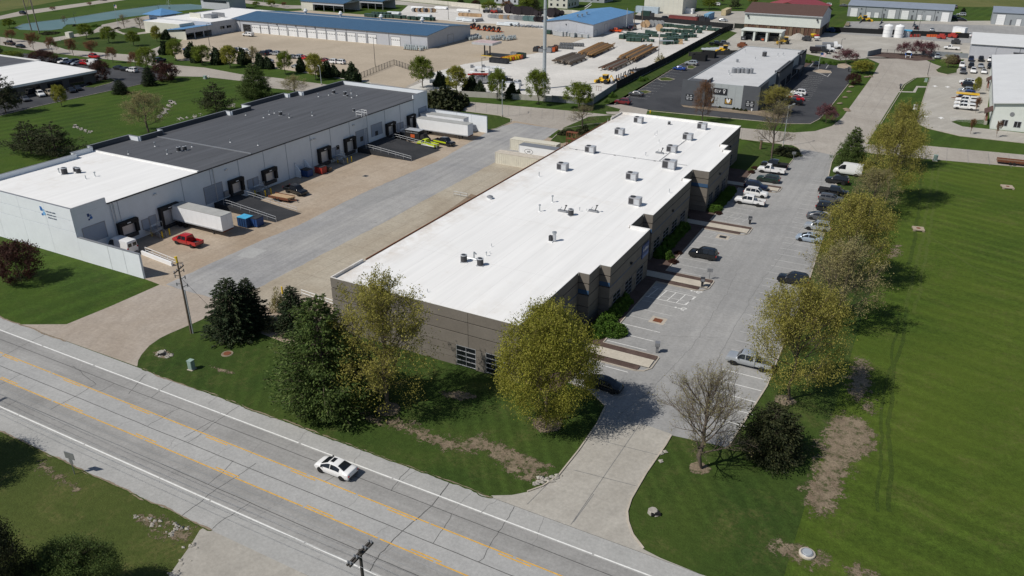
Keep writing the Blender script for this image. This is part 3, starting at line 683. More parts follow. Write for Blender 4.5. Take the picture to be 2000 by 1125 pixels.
# ================================================================ TAUPE WAREHOUSE (white roof)
ZB = 8.0
mb = thing("taupe_warehouse", "long taupe concrete warehouse with white flat roof and stepped east front", "warehouse", (-53, 126.8, 0))
def M(fn, name, par=None):
    b = MB(); fn(b); o = b.build(name, par or mb)
    if par is None: o.location = (53, -126.8, 0)
    return o
outline = [(-38.5,73.3),(-38.5,90.6),(-36.9,90.6),(-36.9,94.3),(-35.3,94.3),(-35.3,110.4),(-38.5,110.4),(-38.5,116.4),(-36.9,116.4),(-36.9,137.2),(-38.5,137.2),(-38.5,143.3),(-35.3,143.3),(-35.3,159.3),(-36.9,159.3),(-36.9,163.0),(-38.5,163.0),(-38.5,180.4)]
full = [(-67.2,180.4),(-67.2,73.3)]+outline
def inset(poly, d):        # axis-aligned inset
    n = len(poly); out = []
    for i in range(n):
        a, p, q = Vector(poly[i-1]), Vector(poly[i]), Vector(poly[(i+1)%n])
        d0 = (p-a).normalized(); d1 = (q-p).normalized()
        out.append((p.x-d0.y*d-d1.y*d, p.y+d0.x*d+d1.x*d))
    return out
M(lambda b: b.prism(inset(full, .30), 0, 7.35, WALL_GAP), "wall")
rf = M(lambda b: b.prism(inset(full, .28), 7.36, 7.62, ROOF_WH), "roof")
# membrane seams, drains and a raised expansion joint
SEAMW = plain("roof_seam_white", (.66,.655,.64), .6, 0, .15, .3)
def seams(b):
    for k in range(8): strip(b, (-63.5+k*3.3, 74), (-63.5+k*3.3, 179.8), .04, 7.625, SEAMW)
    for k in range(6): strip(b, (-66.6, 88+k*17.5), (-39.3, 88+k*17.5), .04, 7.626, SEAMW)
sm = MB(); seams(sm); so = sm.build("seam", rf)
def pipe(b):
    b.cyl((-65.5,146.4,7.72), (-40.5,146.4,7.72), .05, METAL_G, n=6); b.cyl((-46.2,146.4,7.72), (-46.2,168,7.72), .05, METAL_G, n=6)
    for k in range(6): b.box(-64+k*4.2, 146.2, 7.62, -63.6+k*4.2, 146.6, 7.69, METAL_D)
pb = MB(); pipe(pb); pb.build("gas_pipe", rf)
# wall panels: one piece per bay and course, courses parted by grooves, bays by joints
COURSES = ((0.0, 1.05), (1.11, 1.95), (2.01, 2.95), (3.03, 4.72), (4.86, 6.45), (6.59, 7.98))
def panels_line(p, q, nb, holes=(), mats=(WALL_BR, WALL_BR2), accent=None, courses=COURSES, th=.18):
    d = Vector((q[0]-p[0], q[1]-p[1])); L = d.length; d /= L; nrm = Vector((d.y, -d.x))
    for i in range(nb):
        a, c = i*L/nb+.025, (i+1)*L/nb-.025
        for j, (z0, z1) in enumerate(courses):
            segs = [(a, c)]
            for h0, h1, hz0, hz1 in holes:
                if z1 > hz0+.02 and z0 < hz1-.02:
                    ns = []
                    for s0, s1 in segs:
                        if h1 <= s0 or h0 >= s1: ns.append((s0, s1)); continue
                        if h0 > s0: ns.append((s0, h0))
                        if h1 < s1: ns.append((h1, s1))
                    segs = ns
            for s0, s1 in segs:
                if s1-s0 < .05: continue
                m = mats[(i+j) % len(mats)]
                b = MB(); r = random.Random(i*31+j); pr = r.uniform(0, .012)
                o0 = Vector(p)+d*s0; o1 = Vector(p)+d*s1; n0 = nrm*(pr); n1 = nrm*(-th)
                poly = [tuple(o0+n1), tuple(o1+n1), tuple(o1+n0), tuple(o0+n0)]
                b.prism(poly, z0, z1, m); o = b.build("panel", mb); o.location = (53, -126.8, 0)
def window_at(par, p, d, w, z0, z1, cols, rows, frame=METAL_L, off=(0,0,0), th=.05):
    """a window: frame of bars round separate dark panes"""
    d = Vector(d).normalized(); n = Vector((d.y, -d.x)); p = Vector(p); h = z1-z0
    def slab(b, s0, s1, a0, a1, depth0, depth1, m):
        b.prism([tuple(p+d*s0-n*depth1), tuple(p+d*s1-n*depth1), tuple(p+d*s1-n*depth0), tuple(p+d*s0-n*depth0)], a0, a1, m)
    b = MB(); bw = .025
    for k in range(cols+1): slab(b, k*w/cols-bw, k*w/cols+bw, z0, z1, -.02, .09, frame)
    for k in range(rows+1): slab(b, -bw, w+bw, z0+k*h/rows-bw, z0+k*h/rows+bw, -.03, .08, frame)
    f = b.build("window", par); f.location = off
    for i in range(cols):
        for j in range(rows):
            b = MB(); slab(b, i*w/cols+bw, (i+1)*w/cols-bw, z0+j*h/rows+bw, z0+(j+1)*h/rows-bw, .04, .07, GLASS); b.build("pane", f)
    return f
OFF = (53, -126.8, 0)
# south front: two big windows near the east corner and one further west behind the trees
hs = [(19.75, 22.55, .2, 2.98), (24.05, 26.85, .2, 2.98)]
panels_line((-67.2, 73.3), (-38.5, 73.3), 4, hs)
window_at(mb, (-67.2+19.75, 73.3), (1, 0), 2.8, .2, 2.98, 2, 4, off=OFF)
window_at(mb, (-67.2+24.05, 73.3), (1, 0), 2.8, .2, 2.98, 2, 4, off=OFF)
# east front
for i in range(len(outline)-1):
    p, q = outline[i], outline[i+1]; L = math.dist(p, q)
    hol = []; along_y = abs(q[1]-p[1]) > .1
    if along_y and L > 12 and i in (4, 8, 12):
        nw = 3 if L < 18 else 4
        for k in range(nw): c = L*(k+.62)/(nw+.35); hol.append((c-1.45, c+1.45, .4, 2.95))
    elif along_y and i in (0, 16): hol.append((L*.62-1.4, L*.62+1.4, .4, 2.95))
    panels_line(p, q, max(1, round(L/5.4)), hol)
    for h0, h1, z0, z1 in hol: window_at(mb, (p[0], p[1]+h0), (0, 1), h1-h0, z0, z1, 2, 4, frame=METAL_G, off=OFF)
    if along_y and L > 5:                        # blue accent band and lamp
        M(lambda b: b.box(p[0]+.005, p[1]+.02, 4.73, p[0]+.03, q[1]-.02, 4.85, WALL_BLUE), "accent_band")
        M(lambda b: b.box(p[0]+.0, (p[1]+q[1])/2-.2, 5.3, p[0]+.35, (p[1]+q[1])/2+.2, 5.6, METAL_D), "wall_lamp")
    elif not along_y and q[0] > p[0]:
        M(lambda b: b.box(p[0]+.02, p[1]-.03, 4.9, q[0]-.02, p[1]-.016, 5.55, WALL_BLUE), "accent_band")
panels_line((-38.5, 180.4), (-67.2, 180.4), 4)
M(lambda b: b.box(-67.24, 73.5, 0, -67.02, 180.2, 7.5, WALL_BR), "west_wall")
M(lambda b: b.box(-67.42, 81.2, 7.40, -67.25, 172.8, 7.62, RUST), "gutter")
# parapet: cap on the fronts, raised returns at the west corners
def cap(b):
    pts = [(-67.2,73.3)]+outline+[(-67.2,180.4)]
    for i in range(len(pts)-1):
        p, q = pts[i], pts[i+1]; d = Vector((q[0]-p[0], q[1]-p[1])).normalized(); n = Vector((-d.y, d.x)); e = .16
        a0 = Vector(p)-d*.0; a1 = Vector(q)+d*.0
        b.prism([tuple(a0-n*.02), tuple(a1-n*.02), tuple(a1+n*e), tuple(a0+n*e)], 7.985+.003*(i%2), 8.04+.003*(i%2), ROOF_WH)
M(cap, "parapet_cap")
def upstand(b):
    pts = [(-67.2,73.3)]+outline+[(-67.2,180.4)]
    for i in range(len(pts)-1):
        p, q = pts[i], pts[i+1]; d = Vector((q[0]-p[0], q[1]-p[1])).normalized(); n = Vector((-d.y, d.x))
        a0 = Vector(p)+d*.02+n*.181; a1 = Vector(q)-d*.02+n*.181; e = n*.07
        b.prism([tuple(a0), tuple(a1), tuple(a1+e), tuple(a0+e)], 7.5, 7.98, ROOF_WH)
M(upstand, "upstand")
for y0, y1 in ((73.32, 80.2), (173.4, 180.38)):
    M(lambda b: b.box(-67.19, y0, 7.52, -66.97, y1, 8.05, ROOF_WH), "parapet")
# company sign on the east front
sg = M(lambda b: b.box(-35.28, 107.1, 4.2, -35.16, 110.0, 6.3, SIGN_NAVY), "sign_board")
M(lambda b: b.box(-35.16, 107.2, 4.3, -35.13, 109.9, 4.75, plain("sign_stripe_blue", (.11,.18,.38), .5, 0, 0)), "sign_stripe")
marks(mb, (-35.16+53, 107.5-126.8, 5.3), (0, 1), 2.1, .5, METAL_L, 4)

# rooftop plant: each unit a thing of its own
def ac_unit(px, py, label, rz=0.0, s=1.0, group="packaged units on the white roof"):
    x, y = G(px, py, 7.65); t = thing("rooftop_unit", label, "air conditioner", (x, y, 7.625), rz, group)
    w, l, h = 1.25*s, 1.9*s, 1.15*s
    bx("curb", t, -l/2+.08, -w/2+.08, 0, l/2-.08, w/2-.08, .18, WHITE); c = bx("cabinet", t, -l/2, -w/2, .18, l/2, w/2, .18+h, AC_GREY)
    bx("grille", t, -l/2+.1, -w/2-.025, .32, -.12, -w/2+.01, h+.05, AC_GRILL); bx("grille", t, -l/2-.025, -w/2+.1, .32, -l/2+.01, w/2-.1, h+.05, AC_GRILL)
    f = part("fan_ring", t, lambda b: b.cyl((-l*.2, 0, .18+h), (-l*.2, 0, .28+h), .42*s, METAL_D, n=14)); part("hood", t, lambda b: b.prism([(.1,-w/2),(l/2,-w/2),(l/2,w/2),(.1,w/2)], .185+h, .23+h, METAL_L))
    bx("access_panel", t, .05, -w/2-.03, .3, l/2-.1, -w/2+.01, h, METAL_L); return t
UN = [(1247,240,"north-west box unit nearest the raised roof corner"), (1210,263,"box unit second from the north in the west row"), (1153,298,"box unit third along the west row of the white roof"), (1099,332,"southernmost box unit of the west row"),
      (1234,351,"box unit alone left of the dark notch in the white roof"), (1240,400,"box unit nearest the southern notch of the east front"), (1371,252,"north-east box unit near the far roof corner"), (1343,273,"second box unit of the north-east row along the gas pipe"), (1312,297,"third box unit of the north-east row beside the clustered vents"), (1307,329,"widest box unit on the white roof at the pipe corner")]
for i, (px, py, l) in enumerate(UN): ac_unit(px, py, "pale grey rooftop "+l, 0 if i != 9 else .0, 1.05 if i != 9 else 1.3)
def condenser(px, py, label, z=7.625, group="condenser units on the white roof", m=AC_GRILL, s=1.0):
    x, y = G(px, py, z+.4); t = thing("condenser", label, "air conditioner", (x, y, z), R.uniform(0, 1.5), group)
    bx("pad", t, -.5*s, -.5*s, 0, .5*s, .5*s, .08, METAL_L); part("coil", t, lambda b: b.lathe([(.42*s,.08),(.46*s,.12),(.46*s,.98*s)], m, 12))
    part("top", t, lambda b: b.lathe([(.48*s,.985*s),(.48*s,1.06*s),(.40*s,1.1*s),(.38*s,1.05*s)], METAL_L, 12)); part("fan_guard", t, lambda b: b.cyl((0,0,1.0*s),(0,0,1.085*s),.3*s,METAL_D,n=10)); return t
for px, py, l in ((906,506,"dark round condenser left of the bent pipe on the white roof"), (938,513,"dark round condenser right of the bent pipe on the white roof"), (1115,416,"dark square condenser between two pipe clusters mid roof"), (1307,240,"small black exhaust box near the far edge of the white roof")):
    condenser(px, py, l, s=.7 if px == 1307 else 1.0)
def vent(px, py, label, h=.9, r=.07, z=7.625, cap=True, lean=0, cat="vent pipe", group="vent pipes on the white roof", m=GALV):
    x, y = G(px, py, z); t = thing("vent_pipe", label, cat, (x, y, z), 0, group)
    part("flashing", t, lambda b: b.cyl((0,0,0),(0,0,.12),r*2.2,WHITE,r1=r*1.3,n=8)); part("pipe", t, lambda b: b.cyl((0,0,.0),(lean,0,h),r,m,n=7))
    if cap: part("cap", t, lambda b: b.lathe([(r*1.2,h),(r*2.3,h+.04),(r*2.3,h+.16),(.02,h+.26)], m, 8))
for i, (px, py, h, r, cp) in enumerate(((1053,345,.9,.08,0),(1079,395,1.0,.09,1),(1054,413,1.0,.09,1),(835,571,.5,.05,0),(960,482,.5,.05,0),(950,500,.45,.05,1),(957,496,.4,.04,0),(1283,262,.8,.05,0),(1279,265,.7,.05,0),(1287,278,.6,.05,0),(1261,305,.6,.05,1),(1307,377,.8,.06,0),(1145,266,.6,.06,0),(1100,291,.7,.06,0),(1132,413,.5,.04,1),(1146,413,.5,.04,0),(822,577,.15,.12,0),(1187,237,.6,.05,0))):
    vent(px, py, ["thin grey vent pipe standing on the white roof", "capped grey vent pipe standing on the white roof"][cp], h, r, cap=bool(cp))
for px, py, l in ((1160,414,"cluster of elbowed pipes and tripod right of the square condenser"), (1100,414,"low cluster of elbowed pipes left of the square condenser"), (1289,300,"pale pipe manifold with raised elbow west of the pipe corner")):
    x, y = G(px, py, 7.62); t = thing("pipe_cluster", l, "roof pipes", (x, y, 7.625))
    bx("block", t, -.9, -.25, 0, .7, .25, .3, METAL_G); part("elbow", t, lambda b: b.cyl((.2,0,.3),(.5,0,1.1),.09,METAL_D,n=6)); part("leg", t, lambda b: b.cyl((-.6,0,.3),(-.3,.1,.8),.05,METAL_G,n=6)); part("hood", t, lambda b: b.lathe([(.12,1.1),(.22,1.2),(.05,1.3)], METAL_D, 8, (.5,0,0)))
x, y = G(1078, 472, 7.62); t = thing("exhaust_fan", "tall exhaust stack with dark motor box on the white roof", "exhaust fan", (x, y, 7.625))
bx("base", t, -.5, -.4, 0, .2, .4, .15, WHITE); bx("motor_box", t, -.45, -.25, .15, .0, .2, .95, METAL_D); part("stack", t, lambda b: b.cyl((.25,.3,.1),(.25,.3,1.25),.27,METAL_L,n=10)); part("stack_cap", t, lambda b: b.lathe([(.3,1.25),(.36,1.3),(.36,1.5),(.1,1.6)], GALV, 10, (.25,.3,0)))
x, y = G(957, 388, 7.62); t = thing("roof_ventilator", "round mushroom ventilator near the west roof edge", "ventilator", (x, y, 7.625))
part("base", t, lambda b: b.cyl((0,0,0),(0,0,.25),.4,WHITE,n=10)); part("hood", t, lambda b: b.lathe([(.3,.25),(.55,.3),(.55,.42),(.2,.6)], METAL_G, 12))
x, y = G(926, 506, 7.62); t = thing("bent_pipe", "pale bent pipe between two round condensers", "roof pipes", (x, y, 7.625))
part("riser", t, lambda b: b.cyl((0,0,0),(0,0,1.1),.1,GALV,n=7)); part("elbow", t, lambda b: b.cyl((0,0,1.1),(.35,.1,.75),.1,GALV,n=7)); part("line", t, lambda b: b.cyl((-.9,-.4,.15),(.5,-.3,.15),.06,METAL_L,n=6))

# ================================================================ WHITE WAREHOUSE (dark roof)
wh = thing("white_warehouse", "long white dock warehouse with dark flat roof and loading doors", "warehouse", (-134, 123, 0))
def Wp(fn, name, par=None):
    b = MB(); fn(b); o = b.build(name, par or wh)
    if par is None: o.location = (134, -123, 0)
    return o
west = [(-147.3,72.1),(-147.3,92.8),(-148.9,92.8),(-148.9,97.5),(-150.4,97.5),(-150.4,107.5),(-147.3,107.5),(-147.3,113.4),(-149,113.4),(-149,133.2),(-147.3,133.2),(-147.3,139.4),(-150.4,139.4),(-150.4,154.4),(-148.8,154.4),(-148.8,157.9),(-147.3,157.9),(-147.3,174.4)]
wfull = [(-119.3,174.4),(-119.3,72.1)][::1]+west
wfull = [(-119.3,174.4)]+west[::-1]+[(-119.3,72.1)]          # counter-clockwise
Wp(lambda b: b.prism(wfull, 0, 7.75, WALL_WH, ROOF_DK), "wall")
def sub(y0, y1):          # roof outline between two joints
    ws = [(max(x,-999), min(max(y, y0), y1)) for x, y in west]
    out = []
    for p in ws:
        if not out or math.dist(out[-1], p) > .01: out.append(p)
    return [(-119.32, y1)]+[(x+.3, y) for x, y in out[::-1]]+[(-119.32, y0)]
Wp(lambda b: b.prism(sub(72.4, 97.9), 7.76, 8.02, ROOF_WH), "roof")
Wp(lambda b: b.prism(sub(98.0, 111.4), 7.76, 8.0, ROOF_DK), "roof")
Wp(lambda b: b.prism(sub(111.6, 174.1), 7.76, 8.0, ROOF_DK), "roof")
Wp(lambda b: b.box(-148.6, 97.75, 8.02, -119.35, 98.15, 8.2, ROOF_WH), "roof_joint"); Wp(lambda b: b.box(-148.8, 111.35, 8.0, -119.35, 111.65, 8.14, METAL_G), "roof_joint")
def para(pts, z1, name="parapet", capm=METAL_G):
    for i in range(len(pts)-1):
        p, q = pts[i], pts[i+1]; d = Vector((q[0]-p[0], q[1]-p[1])).normalized(); n = Vector((-d.y, d.x))
        if i == 0 and pts is west: n = n
        a0, a1 = Vector(p), Vector(q); e = n*(-.28 if pts is west else .28)
        Wp(lambda b: (b.prism([tuple(a0), tuple(a1), tuple(a1+e), tuple(a0+e)], 7.755, z1-.05, WALL_WH), b.prism([tuple(a0-e*.1), tuple(a1-e*.1), tuple(a1+e*1.1), tuple(a0+e*1.1)], z1-.049+.002*(i%2), z1+.002*(i%2), capm)), name)
para(west, 9.0)
for i in range(2, len(west)-1):
    p, q = west[i], west[i+1]
    if p[0] == q[0] and p[1] > 95: Wp(lambda b: b.box(p[0]+.281, p[1]+.3, 8.0, p[0]+.33, q[1]-.02, 8.94, ROOF_DK), "parapet_lining")
para([(-147.02,72.1),(-119.3,72.1)], 9.0); para([(-119.3,78.4),(-119.3,72.38)][::-1], 9.0)
para([(-119.3,174.4),(-147.02,174.4)], 9.0); para([(-119.3,168),(-119.3,174.12)], 9.0)
Wp(lambda b: b.box(-119.28, 78.45, 7.85, -119.12, 167.95, 8.04, METAL_D), "eave_gutter")
# south front panels with two reveals
for i in range(4):
    for z0, z1 in ((0, 4.9), (4.98, 6.9), (6.98, 8.93)):
        if z0 == 0 and i == 0:
            Wp(lambda b: b.box(-147.28+2.9, 72.02, z0, -140.33, 72.095, z1, WALL_WH), "panel"); Wp(lambda b: b.box(-147.28, 72.02, 3.4, -144.4, 72.095, z1, WALL_WH), "panel"); continue
        Wp(lambda b: b.box(-147.28+7*i, 72.02, z0, -140.33+7*i, 72.095, z1, WALL_WH), "panel")
window_at(wh, (-147.25, 72.07), (1, 0), 2.7, .5, 3.3, 2, 4, frame=METAL_L, off=(134, -123, 0))
# emblem and lettering on the front and the corner
EB = plain("emblem_blue", (.03, .14, .42), .5, 0, 0); EP = plain("emblem_pale", (.20, .45, .78), .5, 0, 0)
def emblem(par, loc, rot, s, m1, m2):
    o = thing("emblem", None, None, loc, 0); o.parent = par; o.rotation_euler = rot; del_keys = [k for k in ("label", "category") if k in o]
    bpy.data.objects.remove(o)
    r3 = Matrix.Translation(loc) @ (Matrix.Rotation(rot[2], 4, 'Z') @ Matrix.Rotation(rot[0], 4, 'X'))
    b = MB(); sh = [([(0,.55),(.35,.55),(.42,.8),(.3,1.05),(0,1.05)], m1), ([(.35,.1),(.72,.1),(.80,.35),(.62,.55),(.35,.45)], m2), ([(.05,.0),(.3,.0),(.3,.25),(.05,.2)], m1), ([(.45,.58),(.7,.62),(.62,.8),(.5,.78)], m2)]
    for i, (poly, m) in enumerate(sh): b.prism([(x*s, y*s) for x, y in poly], 0, .03+.003*i, m)
    q = b.build("emblem", par); q.matrix_local = r3
wof = Vector((134, -123, 0))
emblem(wh, tuple(wof+Vector((-127.4, 72.015, 6.6))), (math.pi/2, 0, 0), 1.5, EB, EP)
LG = plain("lettering_slate", (.10,.13,.19), .6, 0, 0)
for k in range(3): marks(wh, tuple(wof+Vector((-126.0+.12*k, 72.018, 7.40-k*.52))), (1, 0), 2.5-.15*k, .24, LG, 20+k)
emblem(wh, tuple(wof+Vector((-119.29, 74.6, 6.2))), (math.pi/2, 0, math.pi/2), 1.1, SIGN_NAVY, EB)
# east side: pilaster joints, doors, dock shelters
def yat(px, py): return G(px, py)[1]
for y in (80.4, 93.8, 100.5, 107.6, 114.5, 121, 128.6, 135.2, 142, 148.6, 155.6, 162, 167.9):
    Wp(lambda b: b.box(-119.3, y-.05, 0, -119.24, y+.05, 7.8, plain("joint_grey", (.40,.43,.47), .8, 0, 0) if "joint_grey" not in MATS else MATS["joint_grey"]), "joint")
for y in (79.0, 79.5, 101.2): Wp(lambda b: b.cyl((-119.15, y, .1), (-119.15, y, 7.9), .09, METAL_L, n=6), "downspout")
def wface(px, py):     # point on the east wall x=-119.3 at this bearing
    c = np.array([(px-1000)/FPX, (562.5-py)/FPX, 1.0]); d = _W @ (_M.T @ c); t = -119.3/d[0]; return float(d[1]*t), CAM_H+float(d[2]*t)
def door(c0, c1, name="service_door", m=DOOR_GR):
    y0, z0 = wface(*c0); y1, z1 = wface(*c1); y0, y1 = sorted((y0, y1)); z0, z1 = sorted((z0, z1)); z0 = max(z0, 0.0)
    d = Wp(lambda b: b.box(-119.29, y0, z0, -119.22, y1, z1, m), name)
    b = MB()
    for s in (y0-.08, y1): b.box(-119.29, s, z0, -119.19, s+.08, z1+.08, METAL_G)
    b.box(-119.29, y0, z1, -119.19, y1, z1+.08, METAL_G); b.build("door_frame", d)
    if z1-z0 > 3:
        for k in range(1, 7): z = z0+(z1-z0)*k/7; MB().box(-119.22, y0+.02, z-.02, -119.205, y1-.02, z+.02, METAL_G).build("seam", d)
    return d
for c in (((168,478),(203,432)), ((403,400),(432,355)), ((697,289),(716,250)), ((726,268),(745,238)), ((818,230),(832,207))): door(*c, name="overhead_door")
for y, z, w, h in [(wface(706,271)[0], wface(706,271)[1], 1.1, 1.1), (wface(735,260)[0], wface(735,260)[1], 1.1, 1.1)]:
    Wp(lambda b: b.box(-119.22, y-w/2, z-h/2, -119.19, y+w/2, z+h/2, METAL_D), "door_panel")
for c in (((280,449),(289,426)), ((294,440),(303,419)), ((485,370),(492,349)), ((496,363),(503,345)), ((648,308),(654,288)), ((656,303),(662,285)), ((776,258),(780,240)), ((782,252),(787,238))): door(*c)
def dock(px0, py0, px1, py1):
    y0, z0 = wface(px0, py0); y1, z1 = wface(px1, py1); y0, y1 = sorted((y0, y1)); z0, z1 = sorted((z0, z1)); z0 = max(z0-.6, .45); z1 += .2
    d = Wp(lambda b: (b.box(-119.28, y0, z0+.2, -118.6, y0+.55, z1, BLACK), b.box(-119.28, y1-.55, z0+.2, -118.6, y1, z1, BLACK), b.box(-119.28, y0, z1+.002, -118.5, y1, z1+.7, BLACK)), "dock_shelter")
    MB().box(-119.29, y0+.56, z0+.1, -119.2, y1-.56, z1-.1, METAL_L).build("dock_door", d); MB().box(-119.3, y0+.3, z0-.55, -118.75, y1-.3, z0+.05, METAL_D).build("leveller", d)
    MB().box(-118.55, (y0+y1)/2-.35, z1+.25, -118.48, (y0+y1)/2+.35, z1+.4, WHITE).build("dock_number", d)
for q in ((231,458,266,432), (447,376,472,352), (512,353,537,332), (621,316,642,291), (672,295,691,272), (753,262,769,243)): dock(*q)
dock(315, 447, 345, 402); dock(795, 250, 808, 228)
for px, py in ((441,383),): Wp(lambda b: b.box(-119.28, wface(px,py)[0]-.5, 1.6, -118.9, wface(px,py)[0]+.5, 2.7, METAL_G), "meter_box")
for px, py in ((310,421),(447,371),(610,305),(858/4+400,280),(690,252)): 
    y, z = wface(px, py); Wp(lambda b: b.box(-119.28, y-.3, 6.6, -118.98, y+.3, 6.85, METAL_L), "wall_lamp")
ywin, zwin = wface(659, 288); Wp(lambda b: b.box(-119.28, ywin-.5, zwin-.5, -119.2, ywin+.5, zwin+.5, GLASS), "window")
# roof access ladder cage at the east eave
lx = thing("ladder_cage", "white pipe ladder cage standing at the dark roof edge", "ladder", (-119.1, G(717,228,8)[1], 0))
part("rail", lx, lambda b: [b.cyl((.12,s,.3),(.12,s,9.4),.04,WHITE,n=5) for s in (-.3,.3)]); part("rung", lx, lambda b: [b.cyl((.12,-.3,.5+.4*k),(.12,.3,.5+.4*k),.025,WHITE,n=4) for k in range(22)])
part("guard_rail", lx, lambda b: [b.cyl(p,q,.05,WHITE,n=5) for p,q in (((.2,-1,9.2),(.2,1,9.2)),((-1.4,-1,9.2),(-1.4,1,9.2)),((.2,-1,9.2),(-1.4,-1,9.2)),((.2,1,9.2),(-1.4,1,9.2)),((.2,-1,8.6),(-1.4,-1,8.6)),((.2,1,8.6),(-1.4,1,8.6)),((.2,-1,8),(.2,-1,9.2)),((.2,1,8),(.2,1,9.2)),((-1.4,-1,8),(-1.4,-1,9.2)),((-1.4,1,8),(-1.4,1,9.2)))])
for px, py, l, s in ((126,336,"large dark condenser drum on the white part of the roof",1.15),(153,334,"small dark condenser drum right of the large one",.95),(147,331,"half hidden condenser behind two dark drums",.8),(349,292,"dark condenser left of a pair on the dark roof",.9),(361,290,"dark condenser right of a pair on the dark roof",.85),(548,222,"dark condenser amid vents in the middle of the dark roof",.85),(652,180,"dark condenser left of the far pair near the roof end",.9),(674,183,"dark condenser right of the far pair near the roof end",.9),(678,186,"low white flue beside the far condensers",.6),(691,214,"small dark turbine vent near the ladder cage",.6)):
    condenser(px, py, l, z=8.0, group="condensers on the dark roof", s=s)
for i, (px, py) in enumerate(((116,338),(168,350),(186,345),(251,301),(327,301),(375,287),(303,286),(515,230),(526,224),(536,221),(565,230),(504,284),(622,189),(642,186),(686,182),(697,187),(687,191),(480,315-90),(610,226),(450,278))):
    vent(px, py, "short pale vent pipe on the dark roof" if px > 200 else "short pale vent pipe on the white part of the dock warehouse roof", .7, .09, z=8.0, cap=(i % 2 == 0), group="vent pipes on the dock warehouse roof")
# wing walls
for y, x1, h, l, x0 in ((72.05, -104.5, 4.15, "long white wing wall running from the warehouse corner to the drive", -119.25), (174.3, -101.2, 4.3, "white wing wall behind the parked trailers", -119.25)):
    t = thing("wing_wall", l, "wall", ((x0+x1)/2, y, 0)); hw2 = (x1-x0)/2
    bx("slab", t, -hw2, -.06, 0, hw2, .28, h, WALL_WH); bx("coping", t, -hw2, -.1, h+.001, hw2, .32, h+.06, METAL_G); bx("joint", t, -.04, -.075, 0, .04, -.055, h-.02, METAL_L); bx("joint", t, hw2*.5-.03, -.075, 0, hw2*.5+.03, -.055, h-.02, METAL_L)
# dumpster screens
for px, py, l in ((588,347,"left white fin wall beside the dumpsters"), (608,340,"right white fin wall beside the red dumpster")):
    x, y = G(px, py); t = thing("screen_wall", l, "wall", (x, y, 0)); b = MB()
    L = x+119.2; b.add([(-L,-.12,0),(0,-.12,0),(0,-.12,1.5),(-1.0,-.12,2.6),(-L,-.12,3.0),(-L,.12,0),(0,.12,0),(0,.12,1.5),(-1.0,.12,2.6),(-L,.12,3.0)], [(0,1,2,3,4),(9,8,7,6,5),(0,5,6,1),(1,6,7,2),(2,7,8,3),(3,8,9,4),(4,9,5,0)], WALL_WH); b.build("slab", t); bx("cap", t, -L, -.15, 3.001, -L+.2, .15, 3.05, METAL_L)
# ramps: asphalt wedges rising to the drive-in doors, with rails
def ramp(pts, label, rails):
    """pts: photo points of the wedge: wall-south, wall-north, toe-north, toe-south; top height 1.2 m at the wall"""
    (ax, ay), (bx_, by), (cx, cy), (dx, dy) = [G(*q) for q in pts]
    t = thing("ramp", label, "ramp", (ax, ay, 0)); z = 1.2
    A = [(-119.25-ax, ay-ay), (-119.25-ax, by-ay), (cx-ax, by-ay), (dx-ax, 0)]
    b = MB(); b.add([(A[0][0],A[0][1],0),(A[1][0],A[1][1],0),(A[2][0],A[2][1],.02),(A[3][0],A[3][1],.02),(A[0][0],A[0][1],z),(A[1][0],A[1][1],z),(A[0][0]+4,A[0][1],z),(A[1][0]+4,A[1][1],z)],
        [(4,6,7,5),(6,3,2,7),(0,3,6,4),(1,5,7,2),(0,4,5,1)], ASPH_PATCH); b.build("slab", t)
    for yy in rails:
        def rl(b):
            y = A[0][1]+.15 if yy == 0 else A[1][1]-.15; x0 = A[0][0]+2.5; x1 = A[2][0]-1
            zf = lambda x: z if x < A[0][0]+4 else z*(1-(x-A[0][0]-4)/(A[2][0]-A[0][0]-4))
            for k in range(7):
                x = x0+(x1-x0)*k/6; b.cyl((x,y,zf(x)-.1),(x,y,zf(x)+1.05),.03,METAL_L,n=5)
            for hh in (.55, 1.05):
                b.cyl((x0,y,zf(x0)+hh),(A[0][0]+4,y,zf(A[0][0]+4)+hh),.032,METAL_L,n=5); b.cyl((A[0][0]+4,y,z+hh),(x1,y,zf(x1)+hh),.032,METAL_L,n=5)
        part("handrail", t, rl)
    return t
ramp([(403,404),(440,385),(566,428),(512,446)], "dark asphalt ramp beside the blue dumpsters with white rails", (0, 1))
ramp([(700,298),(745,275),(855,296),(800,317)], "dark asphalt ramp beside the yellow trucks with white rails", (0, 1))
# concrete kerb wall and rail near the wing wall
x, y = G(278, 497); x1, y1 = G(337, 520); t = thing("kerb_wall", "white painted low wall with handrail in front of the van", "wall", (x, y, 0), math.atan2(y1-y, x1-x)); L = math.dist((x,y),(x1,y1))
bx("slab", t, 0, -.15, 0, L, .15, .7, WHITE); part("handrail", t, lambda b: [b.cyl((0,.7,1.0+dz),(L,.7,.9+dz),.04,WHITE,n=5) for dz in (-.4,.1)]+[b.cyl((L*k/4,.7,0),(L*k/4,.7,1.05),.04,WHITE,n=5) for k in range(5)])
